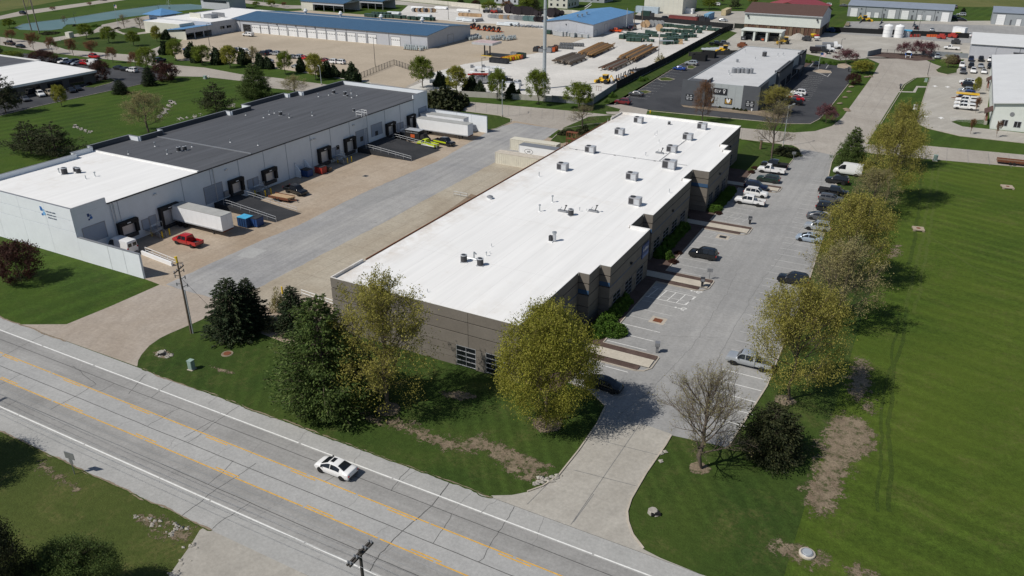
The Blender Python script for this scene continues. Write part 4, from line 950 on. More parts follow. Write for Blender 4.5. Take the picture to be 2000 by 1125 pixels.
# stairs to the personnel doors
def stairs(px, py, label):
    x, y = G(px, py); t = thing("dock_stairs", label, "stairs", (-119.2, y, 0)); b = MB()
    bx("landing", t, 0, 0, 1.05, 1.5, 2.6, 1.2, METAL_G)
    for k in range(6): bx("tread", t, 1.5+.32*k, .2, 1.0-.18*k, 1.82+.32*k, 1.4, 1.05-.18*k, METAL_G)
    part("handrail", t, lambda b: [b.cyl((1.5,s,2.2),(3.5,s,1.1),.04,GALV,n=5) for s in (.15,1.45)]+[b.cyl((1.5,s,1.2),(1.5,s,2.2),.04,GALV,n=5) for s in (.15,1.45)]+[b.cyl((3.5,s,0),(3.5,s,1.1),.04,GALV,n=5) for s in (.15,1.45)]+[b.cyl((0,2.55,2.2),(1.5,2.55,2.2),.04,GALV,n=5),b.cyl((1.5,1.45,2.2),(1.5,2.55,2.2),.04,GALV,n=5),b.cyl((1.5,2.55,0),(1.5,2.55,2.2),.04,GALV,n=5)])
    part("post", t, lambda b: [b.cyl((1.4,s,0),(1.4,s,1.05),.05,GALV,n=5) for s in (.1,2.5)])
stairs(290, 462, "metal steps left of the docked long trailer"); stairs(495, 381, "metal steps behind the dark pickup"); stairs(657, 320, "metal steps beside the red dumpster"); stairs(780, 266, "metal steps behind the yellow trucks")
def bollard(px, py, label):
    x, y = G(px, py); t = thing("bollard", label, "bollard", (x, y, 0), 0, "yellow bollards along the dock wall")
    part("post", t, lambda b: b.cyl((0,0,0),(0,0,1.15),.13,YELLOW,n=8)); part("cap", t, lambda b: b.lathe([(.13,1.151),(.1,1.22),(.02,1.25)], YELLOW, 8))
for px, py, l in ((318,465,"yellow bollard left of the pair by the docked trailer"),(332,459,"yellow bollard right of the pair by the docked trailer"),(297,462,"yellow bollard under the metal steps near the white van"),(519,384,"yellow bollard left of the pair behind the small trailer"),(530,379,"yellow bollard right of the pair behind the small trailer"),(499,383,"yellow bollard under the metal steps near the small trailer"),(679,319,"yellow bollard left of the pair by the red dumpster"),(687,316,"yellow bollard right of the pair by the red dumpster"),(660,318,"yellow bollard under the metal steps by the red dumpster"),(344,515,"tall yellow pipe post near the utility pole")):
    bollard(px, py, l)
# ================================================================ VEHICLES
def fine(st, n=4, tn=.34):
    """smooth the stations along the car's length"""
    A = [np.array(s) for s in st]; out = []
    for i in range(len(A)-1):
        p, q = A[i], A[i+1]; m0 = (q-A[max(0, i-1)])*tn; m1 = (A[min(len(A)-1, i+2)]-p)*tn
        for k in range(n):
            t = k/n; v = p*(2*t**3-3*t*t+1)+m0*(t**3-2*t*t+t)+q*(3*t*t-2*t**3)+m1*(t**3-t*t); out.append(tuple(v))
    return out+[tuple(A[-1])]
def loft(b, st, m):
    """st: stations (x, z_bottom, w_bottom, z_belt, w_belt, z_top, w_top), rear to front"""
    vs = []
    for (x, zb, wb, zs, ws, zt, wt) in st:
        zm = zb+(zs-zb)*.5
        for y, z in ((wb*.93, zb), (wb, zb+.12), (ws+.015, zm), (ws, zs), (wt, zt)): vs.append((x, y, z))
        vs.append((x, wt*.55, zt+.03)); vs.append((x, -wt*.55, zt+.03))
        for y, z in ((wt, zt), (ws, zs), (ws+.015, zm), (wb, zb+.12), (wb*.93, zb)): vs.append((x, -y, z))
    n = 12; fs = []
    for i in range(len(st)-1):
        for k in range(n): fs.append((i*n+k, i*n+(k+1)%n, (i+1)*n+(k+1)%n, (i+1)*n+k))
    fs = [f[::-1] for f in fs]
    fs += [tuple(range(n)), tuple((len(st)-1)*n+k for k in range(n))[::-1]]
    b.add(vs, [f[::-1] for f in fs], m)
def wheel_mesh(r, w):
    b = MB(); n = 14
    b.lathe([(r*.62,-w/2),(r*.93,-w/2),(r,-w/2+.05),(r,w/2-.05),(r*.93,w/2),(r*.62,w/2)], TYRE, n)
    b.lathe([(.05,-w/2+.03),(r*.62,-w/2+.02),(r*.6,w/2-.02),(.06,w/2-.01)], RIM, n)
    b.v = [(x, z, y) for x, y, z in b.v]; return b
VEH = {}
def veh_kind(kind):
    if kind in VEH: return VEH[kind]
    P = []            # (part name, mesh, location, takes body paint)
    def add(name, fn, body=False, smooth=35):
        b = MB(); fn(b); P.append((name, b.mesh(kind+"_"+name, smooth), body))
    BODY = CP["white"]
    pick = kind.startswith("pickup")
    if kind == "sedan":
        st = [(-2.28,.36,.72,.74,.76,.84,.64),(-2.18,.26,.84,.88,.86,1.0,.72),(-1.72,.21,.88,.93,.90,1.08,.74),(-.75,.19,.89,.95,.905,1.41,.60),(-.1,.19,.89,.94,.905,1.47,.60),(.45,.19,.89,.93,.90,1.42,.60),(1.45,.19,.88,.88,.89,.98,.74),(2.0,.22,.84,.76,.86,.84,.70),(2.28,.32,.70,.56,.74,.62,.54)]
        ri, rr_, rf, cw = 2, 3, 5, 6; wb, wr = (-1.37, 1.38), .33
    elif kind in ("suv", "wagon"):
        z = 1.74 if kind == "suv" else 1.52
        st = [(-2.33,.40,.80,.80,.86,.95,.80),(-2.25,.30,.88,.98,.92,1.06,.84),(-2.15,.28,.90,1.05,.93,1.18,.82),(-1.8,.25,.91,1.06,.935,z-.03,.68),(.25,.25,.91,1.06,.93,z,.69),(1.1,.25,.90,1.03,.92,1.12,.78),(2.05,.28,.88,.92,.90,1.0,.80),(2.33,.36,.76,.62,.82,.76,.72)]
        ri, rr_, rf, cw = 2, 3, 4, 5; wb, wr = (-1.38, 1.40), .37
    elif kind == "van":
        st = [(-2.9,.38,.92,1.2,.98,2.3,.86),(-2.85,.35,.95,1.25,1.0,2.42,.88),(-2.7,.33,.96,1.25,1.0,2.46,.88),(-1.0,.33,.96,1.25,1.0,2.48,.88),(1.2,.33,.96,1.25,.99,2.44,.86),(2.15,.33,.94,1.2,.97,1.38,.85),(2.75,.36,.9,.98,.92,1.08,.8),(2.95,.45,.8,.7,.85,.8,.75)]
        ri, rr_, rf, cw = 1, 2, 4, 5; wb, wr = (-1.75, 1.95), .36
    elif pick:
        crew = kind != "pickup_single"; c0 = -.75 if crew else .1
        st = [(c0-.02,.42,.86,1.12,.94,1.2,.82),(c0,.42,.88,1.12,.95,1.82,.70),(c0+.35,.40,.89,1.13,.95,1.88,.70),(1.0,.40,.89,1.13,.95,1.86,.70),(1.6,.40,.88,1.10,.94,1.18,.80),(2.65,.42,.86,1.02,.92,1.08,.80),(2.9,.46,.78,.74,.86,.86,.76)]
        ri, rr_, rf, cw = 0, 1, 3, 4; wb, wr = (-1.75, 1.85), .41
    add("body", lambda b: loft(b, fine(st), BODY), True, 40)
    S = lambda i: st[i]
    FS = fine(st)
    def sec(x):
        for i in range(len(FS)-1):
            if FS[i][0] <= x <= FS[i+1][0] or i == len(FS)-2:
                f = (x-FS[i][0])/max(1e-6, FS[i+1][0]-FS[i][0]); return [a+(c-a)*f for a, c in zip(FS[i], FS[i+1])]
    def wind(b, lo, hi, flip):
        x0, x1 = S(lo)[0], S(hi)[0]; x0, x1 = x0+(x1-x0)*.10, x0+(x1-x0)*.95; vs = []
        for k in range(7):
            q = sec(x0+(x1-x0)*k/6)
            for y, dz in ((.9, .004), (.5, .03), (-.5, .03), (-.9, .004)): vs.append((q[0]+(.012 if flip else -.012), y*q[6], q[5]+dz+.016))
        b.add(vs, [(r*4+c, r*4+c+1, r*4+c+5, r*4+c+4) for r in range(6) for c in range(3)], GLASS)
    add("windshield", lambda b: wind(b, cw, rf, True), smooth=None)
    if kind != "van": add("rear_window", lambda b: wind(b, ri, rr_, False), smooth=None)
    else: add("rear_window", lambda b: [b.box(-2.925, s*.46-.34, 1.5, -2.895, s*.46+.34, 2.1, GLASS) for s in (-1,1)], smooth=None)
    if kind in ("sedan", "suv", "wagon"):
        if kind == "sedan": add("sunroof", lambda b: b.add([(x, y, sec(x)[5]+.05) for x, y in ((-.1,-.36),(.34,-.36),(.34,.36),(-.1,.36))], [(0,1,2,3)], GLASS), smooth=None)
        else: add("roof_rail", lambda b: [b.box(-1.7, s*.62-.03, z+.03, .15, s*.62+.03, z+.075, METAL_D) for s in (-1,1)], smooth=None)
    splits = {"sedan": 2, "suv": 3, "wagon": 3, "van": 1}.get(kind, 2 if kind != "pickup_single" else 1)
    for s in (1, -1):
        xr, xf = S(ri)[0]+(.55 if kind == "sedan" else .2), S(cw)[0]-.12
        if kind == "van": xr = .45
        for k in range(splits):
            f0, f1 = k/splits, (k+1)/splits; g = .045; lo0, lo1 = xr+(xf-xr)*f0+g, xr+(xf-xr)*f1-g
            def sw(b):
                vs = []
                for j in range(6):
                    _, _, _, zs, ws, zt, wt = sec(lo0+(lo1-lo0)*j/5); x = lo0+(lo1-lo0)*j/5
                    for t in (.07, .86): vs.append((x, s*(ws+(wt-ws)*t+.017), zs+(zt-zs)*t+.008))
                b.add(vs, [(2*j, 2*j+2, 2*j+3, 2*j+1) for j in range(5)], GLASS)
            add("side_window", sw, smooth=None)
    for x in wb:
        for s in (1, -1):
            wm = wheel_mesh(wr, .22); y = s*(S(3)[2]-.07); wm.v = [(a+x, q+y, c+wr) for a, q, c in wm.v]
            P.append(("wheel", wm.mesh(kind+"_wheel", 30), False))
    def arch(b):
        for x in wb:
            for s in (1, -1): y = s*(S(3)[2]+.012); b.cyl((x, y-s*.1, wr+.02), (x, y, wr+.02), wr*1.16, BLACK, n=14)
    add("wheel_arch", arch, smooth=None)
    xf, zf, wf = st[-2][0]*.5+st[-1][0]*.5, st[-1][3], st[-1][4]
    for s in (1, -1):
        add("headlight", lambda b: b.cbox(xf-.06, s*(wf-.10), zf-.02, .26, .26, .11, HEADL, -s*.6), smooth=None)
        if pick: add("taillight", lambda b: b.box(-2.92, s*.86-.07, .85, -2.84, s*.86+.07, 1.2, TAILL), smooth=None)
        else: add("taillight", lambda b: b.cbox(st[0][0]+.03, s*(st[0][4]-.06), st[0][3]-.04, .16, .22, .11 if kind=="sedan" else .26, TAILL, s*.3), smooth=None)
        add("mirror", lambda b: b.cbox(S(cw)[0]-.35, s*(S(cw)[4]+.07), S(cw)[3]+.04, .12, .16, .12, METAL_D), smooth=None)
    add("bumper", lambda b: (b.box(st[-1][0]-.04, -wf*.86, st[-1][1]+.02, st[-1][0]+.03, wf*.86, st[-1][1]+.14, METAL_D), b.box((-2.96 if pick else st[0][0]-.03), -.74, st[0][1]+.02, (-2.9 if pick else st[0][0]+.03), .74, st[0][1]+.16, METAL_D)), smooth=None)
    if pick:
        c0 = st[0][0]
        def bed(b):
            b.box(-2.9, -.93, .55, c0-.06, -.78, 1.14, BODY); b.box(-2.9, .78, .55, c0-.06, .93, 1.14, BODY)
            b.box(-2.9, -.775, .55, -2.82, .775, 1.14, BODY); b.box(c0-.14, -.775, .55, c0-.065, .775, 1.14, BODY)
        add("bed", bed, True, None); add("bed_floor", lambda b: b.box(-2.815, -.775, .5, c0-.145, .775, .66, METAL_D), smooth=None)
        if kind == "pickup_cover": add("bed_cover", lambda b: b.box(-2.88, -.9, 1.145, c0-.07, .9, 1.19, BLACK), smooth=None)
        if kind == "pickup_cap":
            add("camper_cap", lambda b: b.prism([(-2.88,-.9),(c0-.1,-.9),(c0-.1,.9),(-2.88,.9)], 1.145, 1.86, BODY), True, None)
            add("cap_window", lambda b: [b.box(-2.6, s*.905-.012, 1.3, c0-.4, s*.905+.012, 1.68, GLASS) for s in (1,-1)], smooth=None)
    VEH[kind] = P; return P
def vehicle(kind, px, py, color, head, label, group=None, cat=None, name=None, s=1.0, z=0.03, xy=None):
    x, y = xy or G(px, py)
    cat = cat or {"sedan": "car", "suv": "suv", "wagon": "car", "van": "van"}.get(kind, "pickup truck")
    name = name or {"sedan": "parked_car", "suv": "parked_suv", "wagon": "parked_wagon", "van": "parked_van"}.get(kind, "pickup_truck")
    t = thing(name, label, cat, (x, y, z), math.radians(head), group, s)
    for pn, me, body in veh_kind(kind):
        o = link(pn, me, t)
        if body:
            o.material_slots[0].link = 'OBJECT'; o.material_slots[0].material = CP[color]
    return t
LOTG = "vehicles parked in the east parking lot"
for a in (
 ("sedan",657,922,"white",180,"white sedan with dark sunroof driving along the highway",None),
 ("pickup_cover",1512,328,"black",180,"black pickup with covered bed at the grass end of the left parking row",LOTG),
 ("pickup_single",1506,338,"white",180,"white single cab pickup between a black pickup and a dark minivan",LOTG),
 ("wagon",1500,355,"green",180,"dark green minivan beside the northern walkway",LOTG),
 ("suv",1476,370,"navy",0,"dark blue suv half hidden behind a white suv",LOTG),
 ("suv",1476,383,"white",0,"white suv parked nose out next to the white crew cab pickup",LOTG),
 ("pickup_crew",1464,399,"white",180,"white crew cab pickup nearest the faded hatched markings",LOTG),
 ("suv",1373,503,"black",180,"black suv alone in the left row beside the hedge",LOTG),
 ("sedan",1180,758,"black",0,"black car under the large round tree by the drive",LOTG),
 ("van",1655,341,"white",180,"white cargo van at the far end of the right parking row",LOTG),
 ("suv",1634,358,"black",180,"black suv beside the white cargo van",LOTG),
 ("pickup_cover",1627,381,"black",0,"black pickup reversed out beyond its neighbours in the right row",LOTG),
 ("wagon",1622,394,"grey",0,"old grey estate car next to the black pickup in the right row",LOTG),
 ("suv",1618,412,"black",0,"black suv with tail to the aisle, half under a yellow tree",LOTG),
 ("sedan",1600,429,"grey",0,"dark grey sedan showing its red tail light beneath a yellow tree",LOTG),
 ("suv",1596,449,"silver",180,"silver suv between dark grey and silver sedans",LOTG),
 ("sedan",1580,471,"paleblue",180,"pale silver sedan nearest the camera in the right row cluster",LOTG),
 ("suv",1548,553,"black",180,"black car alone in the right row half under branches",LOTG),
 ("pickup_crew",1463,714,"silver",180,"silver crew cab pickup under the big yellow tree",LOTG),
 ("pickup_crew",368,478,"red",180,"bright red pickup in front of the docked trailer",None),
 ("pickup_crew",578,378,"black",-10,"black pickup parked by the small flat trailer",None),
 ("van",240,491,"white",180,"white van tucked behind the white wing wall",None),
 ("pickup_single",836,287,"lime",172,"lime yellow pickup with white sills, nearer the camera in the court",None),
 ("pickup_crew",868,283,"black",-8,"black pickup with lime side stripes ahead of the lime one",None),
 ("pickup_crew",790,272,"black",0,"black pickup by the dock steps behind the handrail",None),
 # grey building lots
 ("suv",1216,203,"maroon",180,"maroon suv at the near end of the dark lot",None),
 ("sedan",1242,187,"grey",180,"grey sedan in the left row of the dark lot",None),
 ("sedan",1327,137,"blue",180,"bright blue sedan in the left row of the dark lot",None),
 ("suv",1350,127,"silver",180,"silver suv with black roof in the dark lot corner",None),
 ("suv",1559,185,"white",180,"white suv furthest back of the cluster beside the grey building",None),
 ("sedan",1551,191,"white",180,"white sedan in the cluster beside the grey building",None),
 ("sedan",1556,196,"red",0,"red sedan squeezed between white and dark cars",None),
 ("pickup_crew",1548,204,"black",180,"black pickup nearest the street of the cluster by the grey building",None),
 ("sedan",1594,128,"black",-90,"black car facing out by the round green bushes",None),
 # east facility
 ("pickup_cap",1883,214,"white",180,"white pickup with camper cap, nearest of three in a row",None),
 ("pickup_cap",1884,207,"white",180,"white pickup with camper cap, middle of three in a row",None),
 ("pickup_cap",1886,200,"white",180,"white pickup with camper cap, furthest of three in a row",None),
 ("sedan",1887,192,"navy",180,"navy sedan behind the orange flat load",None),
 ("suv",1888,187,"blue",180,"bright blue suv next to a navy sedan",None),
 ("suv",1886,181,"silver",180,"silver suv behind the bright blue one",None),
 ("suv",1893,170,"black",0,"black suv facing the porch",None),
 ("suv",1888,164,"white",180,"white suv behind the black suv at the porch",None),
 ("pickup_crew",1880,143,"grey",-90,"dark pickup at the island end of the short row",None),
 ("suv",1900,142,"white",-90,"white suv in the middle of the short row",None),
 ("sedan",1921,143,"white",-90,"white sedan at the building end of the short row",None),
 ("suv",1878,131,"white",-90,"white car at the left of the middle row",None),
 ("suv",1896,132,"black",-90,"black suv in the middle row",None),
 ("sedan",1915,132,"silver",-90,"silver car with black roof in the middle row",None),
 ("pickup_crew",1933,133,"black",-90,"black pickup at the right of the middle row",None),
 ("suv",1896,119,"navy",-90,"dark navy suv at the left of the back row",None),
 ("pickup_crew",1915,119,"black",-90,"black truck in the back row by the grey wall",None),
 ("pickup_crew",1933,120,"white",-90,"white truck in the back row by the grey wall",None),
 ("suv",1952,121,"maroon",-90,"maroon suv under the metal canopy wall",None),
 ("sedan",1986,126,"grey",-90,"grey car beside the brick plinth",None),
 ("suv",1830,114,"silver",-90,"silver suv parked by the planted fence line",None),
 ("pickup_single",1858,97,"white",180,"white pickup on the gravel behind the pink trees",None),
 # storage area
 ("pickup_crew",1655,51,"tan",90,"tan pickup with open bed in front of the grey storage doors",None),
 ("sedan",1720,57,"grey",90,"small dark car behind the white tanks",None),
 ("suv",1789,57,"black",90,"black suv between the tanks and the light pole",None),
 ("sedan",1820,61,"silver",90,"silver car behind the orange barrels",None),
 ("suv",1877,31,"silver",180,"silver suv at the end of the grey storage building",None),
 ("sedan",1878,41,"black",0,"black sedan at the end of the grey storage building",None),
 ("pickup_crew",1864,37,"navy",180,"navy truck hidden at the storage building corner",None),
 ("suv",1866,16,"grey",90,"dark suv behind the storage building",None),
 ("suv",1616,12,"white",180,"white suv on the road behind the brown roofed barn",None),
 ("sedan",1647,13,"grey",180,"grey sedan on the road left of the storage building",None),
 ("pickup_crew",1591,11,"black",180,"black pickup on the road behind the red roof",None),
 ("suv",1399,11,"white",180,"white suv beside the far green tree",None),
 ("pickup_crew",1297,24,"white",180,"white work truck in front of the cream shed",None),
 ("suv",1893,72,"white",90,"white truck by the far fence corner",None),
 # blue roofed building
 ("pickup_cap",485,71,"white",180,"white service truck parked by the open bay",None),
 ("suv",460,102,"navy",180,"navy suv at the left end of the hedge row cars",None),
 ("pickup_crew",471,103,"white",180,"white pickup left of its twin in the hedge row",None),
 ("pickup_crew",480,104,"white",180,"white pickup right of its twin in the hedge row",None),
 ("suv",513,108,"black",180,"black suv in the middle of the hedge row cars",None),
 ("suv",523,106,"navy",180,"navy suv behind a black one in the hedge row",None),
 ("suv",538,108,"silver",180,"silver suv right of the navy cars in the hedge row",None),
 ("sedan",571,114,"grey",180,"grey sedan left of a silver car in the hedge row",None),
 ("suv",583,115,"silver",180,"silver car next to a red one in the hedge row",None),
 ("sedan",593,116,"red",180,"red car in the hedge row behind a round tree",None),
 ("sedan",634,121,"maroon",180,"dark maroon car right of a round tree",None),
 ("suv",649,124,"white",180,"white suv left of the pair at the row's right end",None),
 ("suv",664,125,"white",180,"white suv right of the pair at the row's right end",None),
 ("suv",483,113,"white",180,"white car half hidden between junipers",None),
 ("sedan",524,122,"silver",180,"silver sedan half hidden by a dark juniper",None),
 ("sedan",580,133,"silver",180,"silver sedan nearest the street behind a juniper",None),
 ("suv",368,100,"blue",180,"blue suv between two round trees by the gate",None),
 ("suv",420,110,"green",180,"dark green car hidden by a juniper",None),
 ("sedan",446,62,"silver",90,"silver car under the open carport right side",None),
 ("sedan",436,63,"grey",90,"grey car under the open carport left side",None),
 # west office lot
 ("suv",80,188,"white",-20,"white suv nearest the office wall at the left",None),
 ("suv",99,186,"tan",-20,"tan suv next to the white one by the office",None),
 ("sedan",140,180,"black",-20,"black sedan by the office planting, left of a pair",None),
 ("sedan",152,176,"black",-20,"black sedan by the office planting, right of a pair",None),
 ("suv",28,198,"black",-20,"black car in the shade of the left pine",None),
 ("sedan",50,197,"grey",-20,"dark grey car in the shade near the left pine",None),
 ("pickup_crew",121,123,"black",-100,"black pickup at the left end of the office back row",None),
 ("pickup_crew",130,124,"white",-100,"white pickup with dark load in the office back row",None),
 ("suv",144,125,"navy",-100,"navy suv in the office back row",None),
 ("sedan",152,127,"silver",-100,"silver car in the office back row",None),
 ("pickup_crew",164,127,"red",180,"red pickup in the office back row",None),
 ("van",181,129,"white",180,"white van in the office back row",None),
 ("suv",185,114,"red",0,"red suv parked on the cross street under russet trees",None),
 ("sedan",233,136,"black",0,"black car in the shade of the russet trees",None),
 ("sedan",246,139,"black",0,"black car left of the white car by the lot corner",None),
 ("suv",259,141,"white",180,"white car at the lot corner by the maroon trees",None),
 ("suv",183,151,"white",0,"white suv hidden by the maroon tree at the office corner",None),
 ("suv",313,121,"navy",90,"dark blue suv driving on the cross street by the round trees",None),
 ("sedan",41,93,"black",0,"black sedan on the cross street at the far left",None),
 ("pickup_crew",20,88,"brown",0,"brown pickup on the cross street at the far left",None),
 ("suv",46,28,"black",0,"black suv on the road beyond the pond",None),
 ("suv",202,1,"black",0,"dark suv on the road above the pond",None),
 ("suv",1008,168,"white",-90,"white suv inside the yard wall between round trees",None),
): vehicle(a[0], a[1], a[2], a[3], a[4], a[5], a[6], s=1.0)
for t in [o for o in COL.objects if o.get("label", "").startswith(("lime yellow", "black pickup with lime"))]:
    w = "white sills" in t["label"]
    for s in (1, -1): bx("side_stripe", t, -2.7, s*.96-.02, .55 if w else .72, 1.3, s*.96+.02, .78 if w else 1.05, CP["white" if w else "lime"])
# ---------------- trailers, containers, truck boxes
def semi_trailer(x0, x1, y, label, legs=True, yaw=0.0, wheels="low", h=2.75, m=None):
    """box trailer along X; low end x0 is the rear (wheels)"""
    L = x1-x0; t = thing("box_trailer", label, "trailer", (x0, y, 0), yaw); W2 = 1.28; z0 = 1.2
    bx("box", t, 0, -W2, z0, L, W2, z0+h, WHITE); bx("roof", t, -.02, -W2-.02, z0+h+.002, L+.02, W2+.02, z0+h+.07, plain("trailer_roof", (.42,.42,.40), .6, .2, .15, .6) if "trailer_roof" not in MATS else MATS["trailer_roof"])
    part("rail", t, lambda b: [b.box(0, s*W2-(.05 if s<0 else 0), z0-.02, L, s*W2+(.0 if s<0 else .05), z0+.22, METAL_L) for s in (-1,1)])
    for k in range(int(L/1.22)): 
        for s in (-1, 1): bx("post", t, .3+k*1.22, s*(W2+.003)-.008, z0+.23, .34+k*1.22, s*(W2+.003)+.008, z0+h-.03, WHITE)
    bx("end_door", t, L, -W2+.08, z0+.05, L+.04, -.02, z0+h-.05, WHITE); bx("end_door", t, L, .02, z0+.05, L+.04, W2-.08, z0+h-.05, WHITE); bx("bumper", t, L-.02, -W2+.1, z0-.2, L+.07, W2-.1, z0, RUST)
    for dx in (1.3, 2.6):
        for s in (-1, 1): wm = wheel_mesh(.5, .45); wm.v = [(a+dx, q+s*.95, c+.5) for a, q, c in wm.v]; wm.build("wheel", t, 30)
    bx("chassis", t, .4, -.5, .75, 4, .5, 1.18, METAL_D)
    for s in (-1, 1): part("landing_leg", t, lambda b: b.box(L-3.0, s*.8-.08, 0, L-2.8, s*.8+.08, 1.2, METAL_D))
    return t
yA = (G(330,455)[1]+G(437,465)[1])/2
ya = G(437, 466)
semi_trailer(-118.9, ya[0]-.2, ya[1]+1.5, "long white box trailer backed into the dock beside the red pickup")
yb = G(916, 276)
semi_trailer(yb[0]-15.5, yb[0]-.3, yb[1]+1.3, "white box trailer parked in front of another by the north wing wall")
semi_trailer(-118.8, yb[0]-4.5, yb[1]+6.2, "white box trailer backed into the north dock behind another trailer")
def container(p0, p1, label, m, top=None, h=2.6, w=2.44, name="shipping_container", ribs=True, cat="container", L=None):
    a, c = G(*p0), G(*p1); L = L or math.dist(a, c); t = thing(name, label, cat, (*a, 0.02), math.atan2(c[1]-a[1], c[0]-a[0]))
    bx("box", t, .06, .06, .1, L-.06, w-.06, h-.06, m); bx("roof", t, .0, .0, h-.058, L, w, h, top or m)
    part("frame", t, lambda b: [b.box(x, y, 0.0, x+.12, y+.12, h-.06, m) for x in (0, L-.12) for y in (0, w-.12)]+[b.box(.12, y, .0, L-.12, y+.1, .14, m) for y in (0, w-.1)])
    if ribs:
        for k in range(int(L/.55)): bx("rib", t, .3+k*.55, .015, .15, .55+k*.55, .07, h-.07, m)
        for k in range(4): bx("rib", t, .018, .2+k*.55, .15, .065, .45+k*.55, h-.07, m)
    for y in (.14, w/2+.02): bx("door", t, L-.065, y, .16, L-.02, y+w/2-.16, h-.1, m)
    return t
container((967,319), (1033,330), "weathered cream ribbed container nearest the white roof edge", CONT_CREAM, plain("container_roof", (.50,.45,.38), .8, 0, .3, 1.2), L=12.2)
container((996,292), (1070,303), "cream box container behind the white one", CONT_CREAM, CONT_CREAM, L=12.2)
ct = container((1013,305), (1078,315), "white box body with round emblem beside the cream containers", WHITE, METAL_G, L=12, ribs=False, h=2.72)
def ring(b):
    for k in range(20):
        a0, a1 = 2*math.pi*k/20, 2*math.pi*(k+1)/20
        b.quad((2.6+1.1*math.cos(a0), .045, 1.4+.62*math.sin(a0)), (2.6+1.1*math.cos(a1), .045, 1.4+.62*math.sin(a1)), (2.6+1.02*math.cos(a1), .045, 1.4+.54*math.sin(a1)), (2.6+1.02*math.cos(a0), .045, 1.4+.54*math.sin(a0)), SIGN_BLK)
part("emblem", ct, ring); marks(ct, (2.2, .055, 1.2), (1, 0), .8, .45, METAL_G, 2)
container((1383,40), (1392,36), "sky blue container by the yard corner", plain("container_blue", (.20,.38,.55), .6, 0, .1, 1), L=12, h=2.9)
container((1417,31), (1426,27), "tan ribbed container behind the sky blue one", plain("container_tan", (.50,.42,.26), .6, 0, .1, 1), L=12, h=2.9)
container((1241,24), (1284,27), "light blue grey steel container at the cream shed", plain("container_ice", (.40,.48,.55), .6, 0, .1, 1), L=13, h=3.2)
container((1337,26), (1350,27), "small white cargo trailer at the cream shed wall", WHITE, WHITE, ribs=False, L=4.5, h=2.5, name="cargo_trailer", cat="trailer")
container((1305,42), (1352,46), "dark red open top skip along the black fence", plain("skip_red", (.20,.05,.045), .7, 0, .15, 1), plain("skip_red_dark", (.15,.045,.04), .7, 0, .15, 1), L=15, h=3.0, name="red_skip", cat="skip")
container((1859,65), (1876,67), "white box trailer parked in front of the storage units", WHITE, WHITE, ribs=False, L=5.5, h=2.9, name="cargo_trailer", cat="trailer")
# small box truck
x, y = G(818, 277); t = thing("box_truck", "small black box truck with orange emblem by the dock steps", "truck", (x, y, .03), 0)
bx("cargo_box", t, -3.2, -1.1, .75, 1.0, 1.1, 2.9, BLACK); bx("cargo_roof", t, -3.22, -1.12, 2.905, 1.02, 1.12, 2.97, METAL_L); part("cab", t, lambda b: loft(b, [(1.05,.5,.95,1.3,1.0,2.1,.8),(1.9,.5,.95,1.3,1.0,2.15,.8),(2.5,.5,.95,1.25,.95,1.4,.85),(3.0,.55,.8,.95,.9,1.05,.8)], BLACK))
part("emblem", t, lambda b: b.prism([(-1.6,-1.12),(-.4,-1.12),(-.4,-1.104),(-1.6,-1.104)], 1.2, 2.0, ORANGE)); marks(t, (-2.9, -1.102, 2.35), (1, 0), 3.4, .2, METAL_L, 9)
for dx in (-2.2, 2.0):
    for s in (-1, 1): wm = wheel_mesh(.42, .3); wm.v = [(a+dx, q+s*.9, c+.42) for a, q, c in wm.v]; wm.build("wheel", t, 30)
# flat trailers
def flat_trailer(px, py, rz, label, L=5.0, W=2.0, load=None, rails=True):
    x, y = G(px, py); t = thing("flat_trailer", label, "trailer", (x, y, .03), math.radians(rz))
    for k in range(7): bx("plank", t, -L/2, -W/2+k*W/7, .62, L/2, -W/2+(k+.9)*W/7, .68, WOOD)
    bx("frame", t, -L/2-.05, -W/2-.06, .50, L/2+.05, W/2+.06, .615, RUST); part("tongue", t, lambda b: (b.cyl((L/2,-.6,.55),(L/2+1.3,0,.5),.06,RUST,n=5), b.cyl((L/2,.6,.55),(L/2+1.3,0,.5),.06,RUST,n=5)))
    if rails: part("side_rail", t, lambda b: [b.box(-L/2, s*W/2-.04, .69, L/2, s*W/2+.04, .98, RUST) for s in (-1,1)])
    for dx in (-.7, .1):
        for s in (-1, 1): wm = wheel_mesh(.33, .22); wm.v = [(a+dx, q+s*(W/2+.13), c+.33) for a, q, c in wm.v]; wm.build("wheel", t, 30)
    return t
tr = flat_trailer(551, 391, 2, "rusty twin axle flat trailer loaded with boards beside the black pickup", 5.0, 2.0)
for k in range(5):
    b = MB(); b.box(-2.2+.1*k, -.8+.32*k, .70, 2.2+.15*k, -.55+.32*k, .95+.05*(k%2), WOOD_PALE); o = b.build("board", loc=tr.location, rz=tr.rotation_euler.z); tag(o, "pale board lying on the rusty flat trailer", "board", "boards on the flat trailer")
flat_trailer(1978, 321, 4, "long black utility trailer parked on the right street", 6.5, 2.1)
# flat load on a truck by the facility
x, y = G(1888, 196); b = MB(); b.box(-3.2, -1, 1.9, 3.0, 1, 2.2, CP["yellow"]); tag(b.build("flat_load", loc=(x, y, 0)), "long orange yellow load carried above the white trucks", "load")
x, y = G(1888, 196); flat_trailer(1888, 196.5, 180, "flat trailer under the orange yellow load between parked vehicles", 6, 2.0)
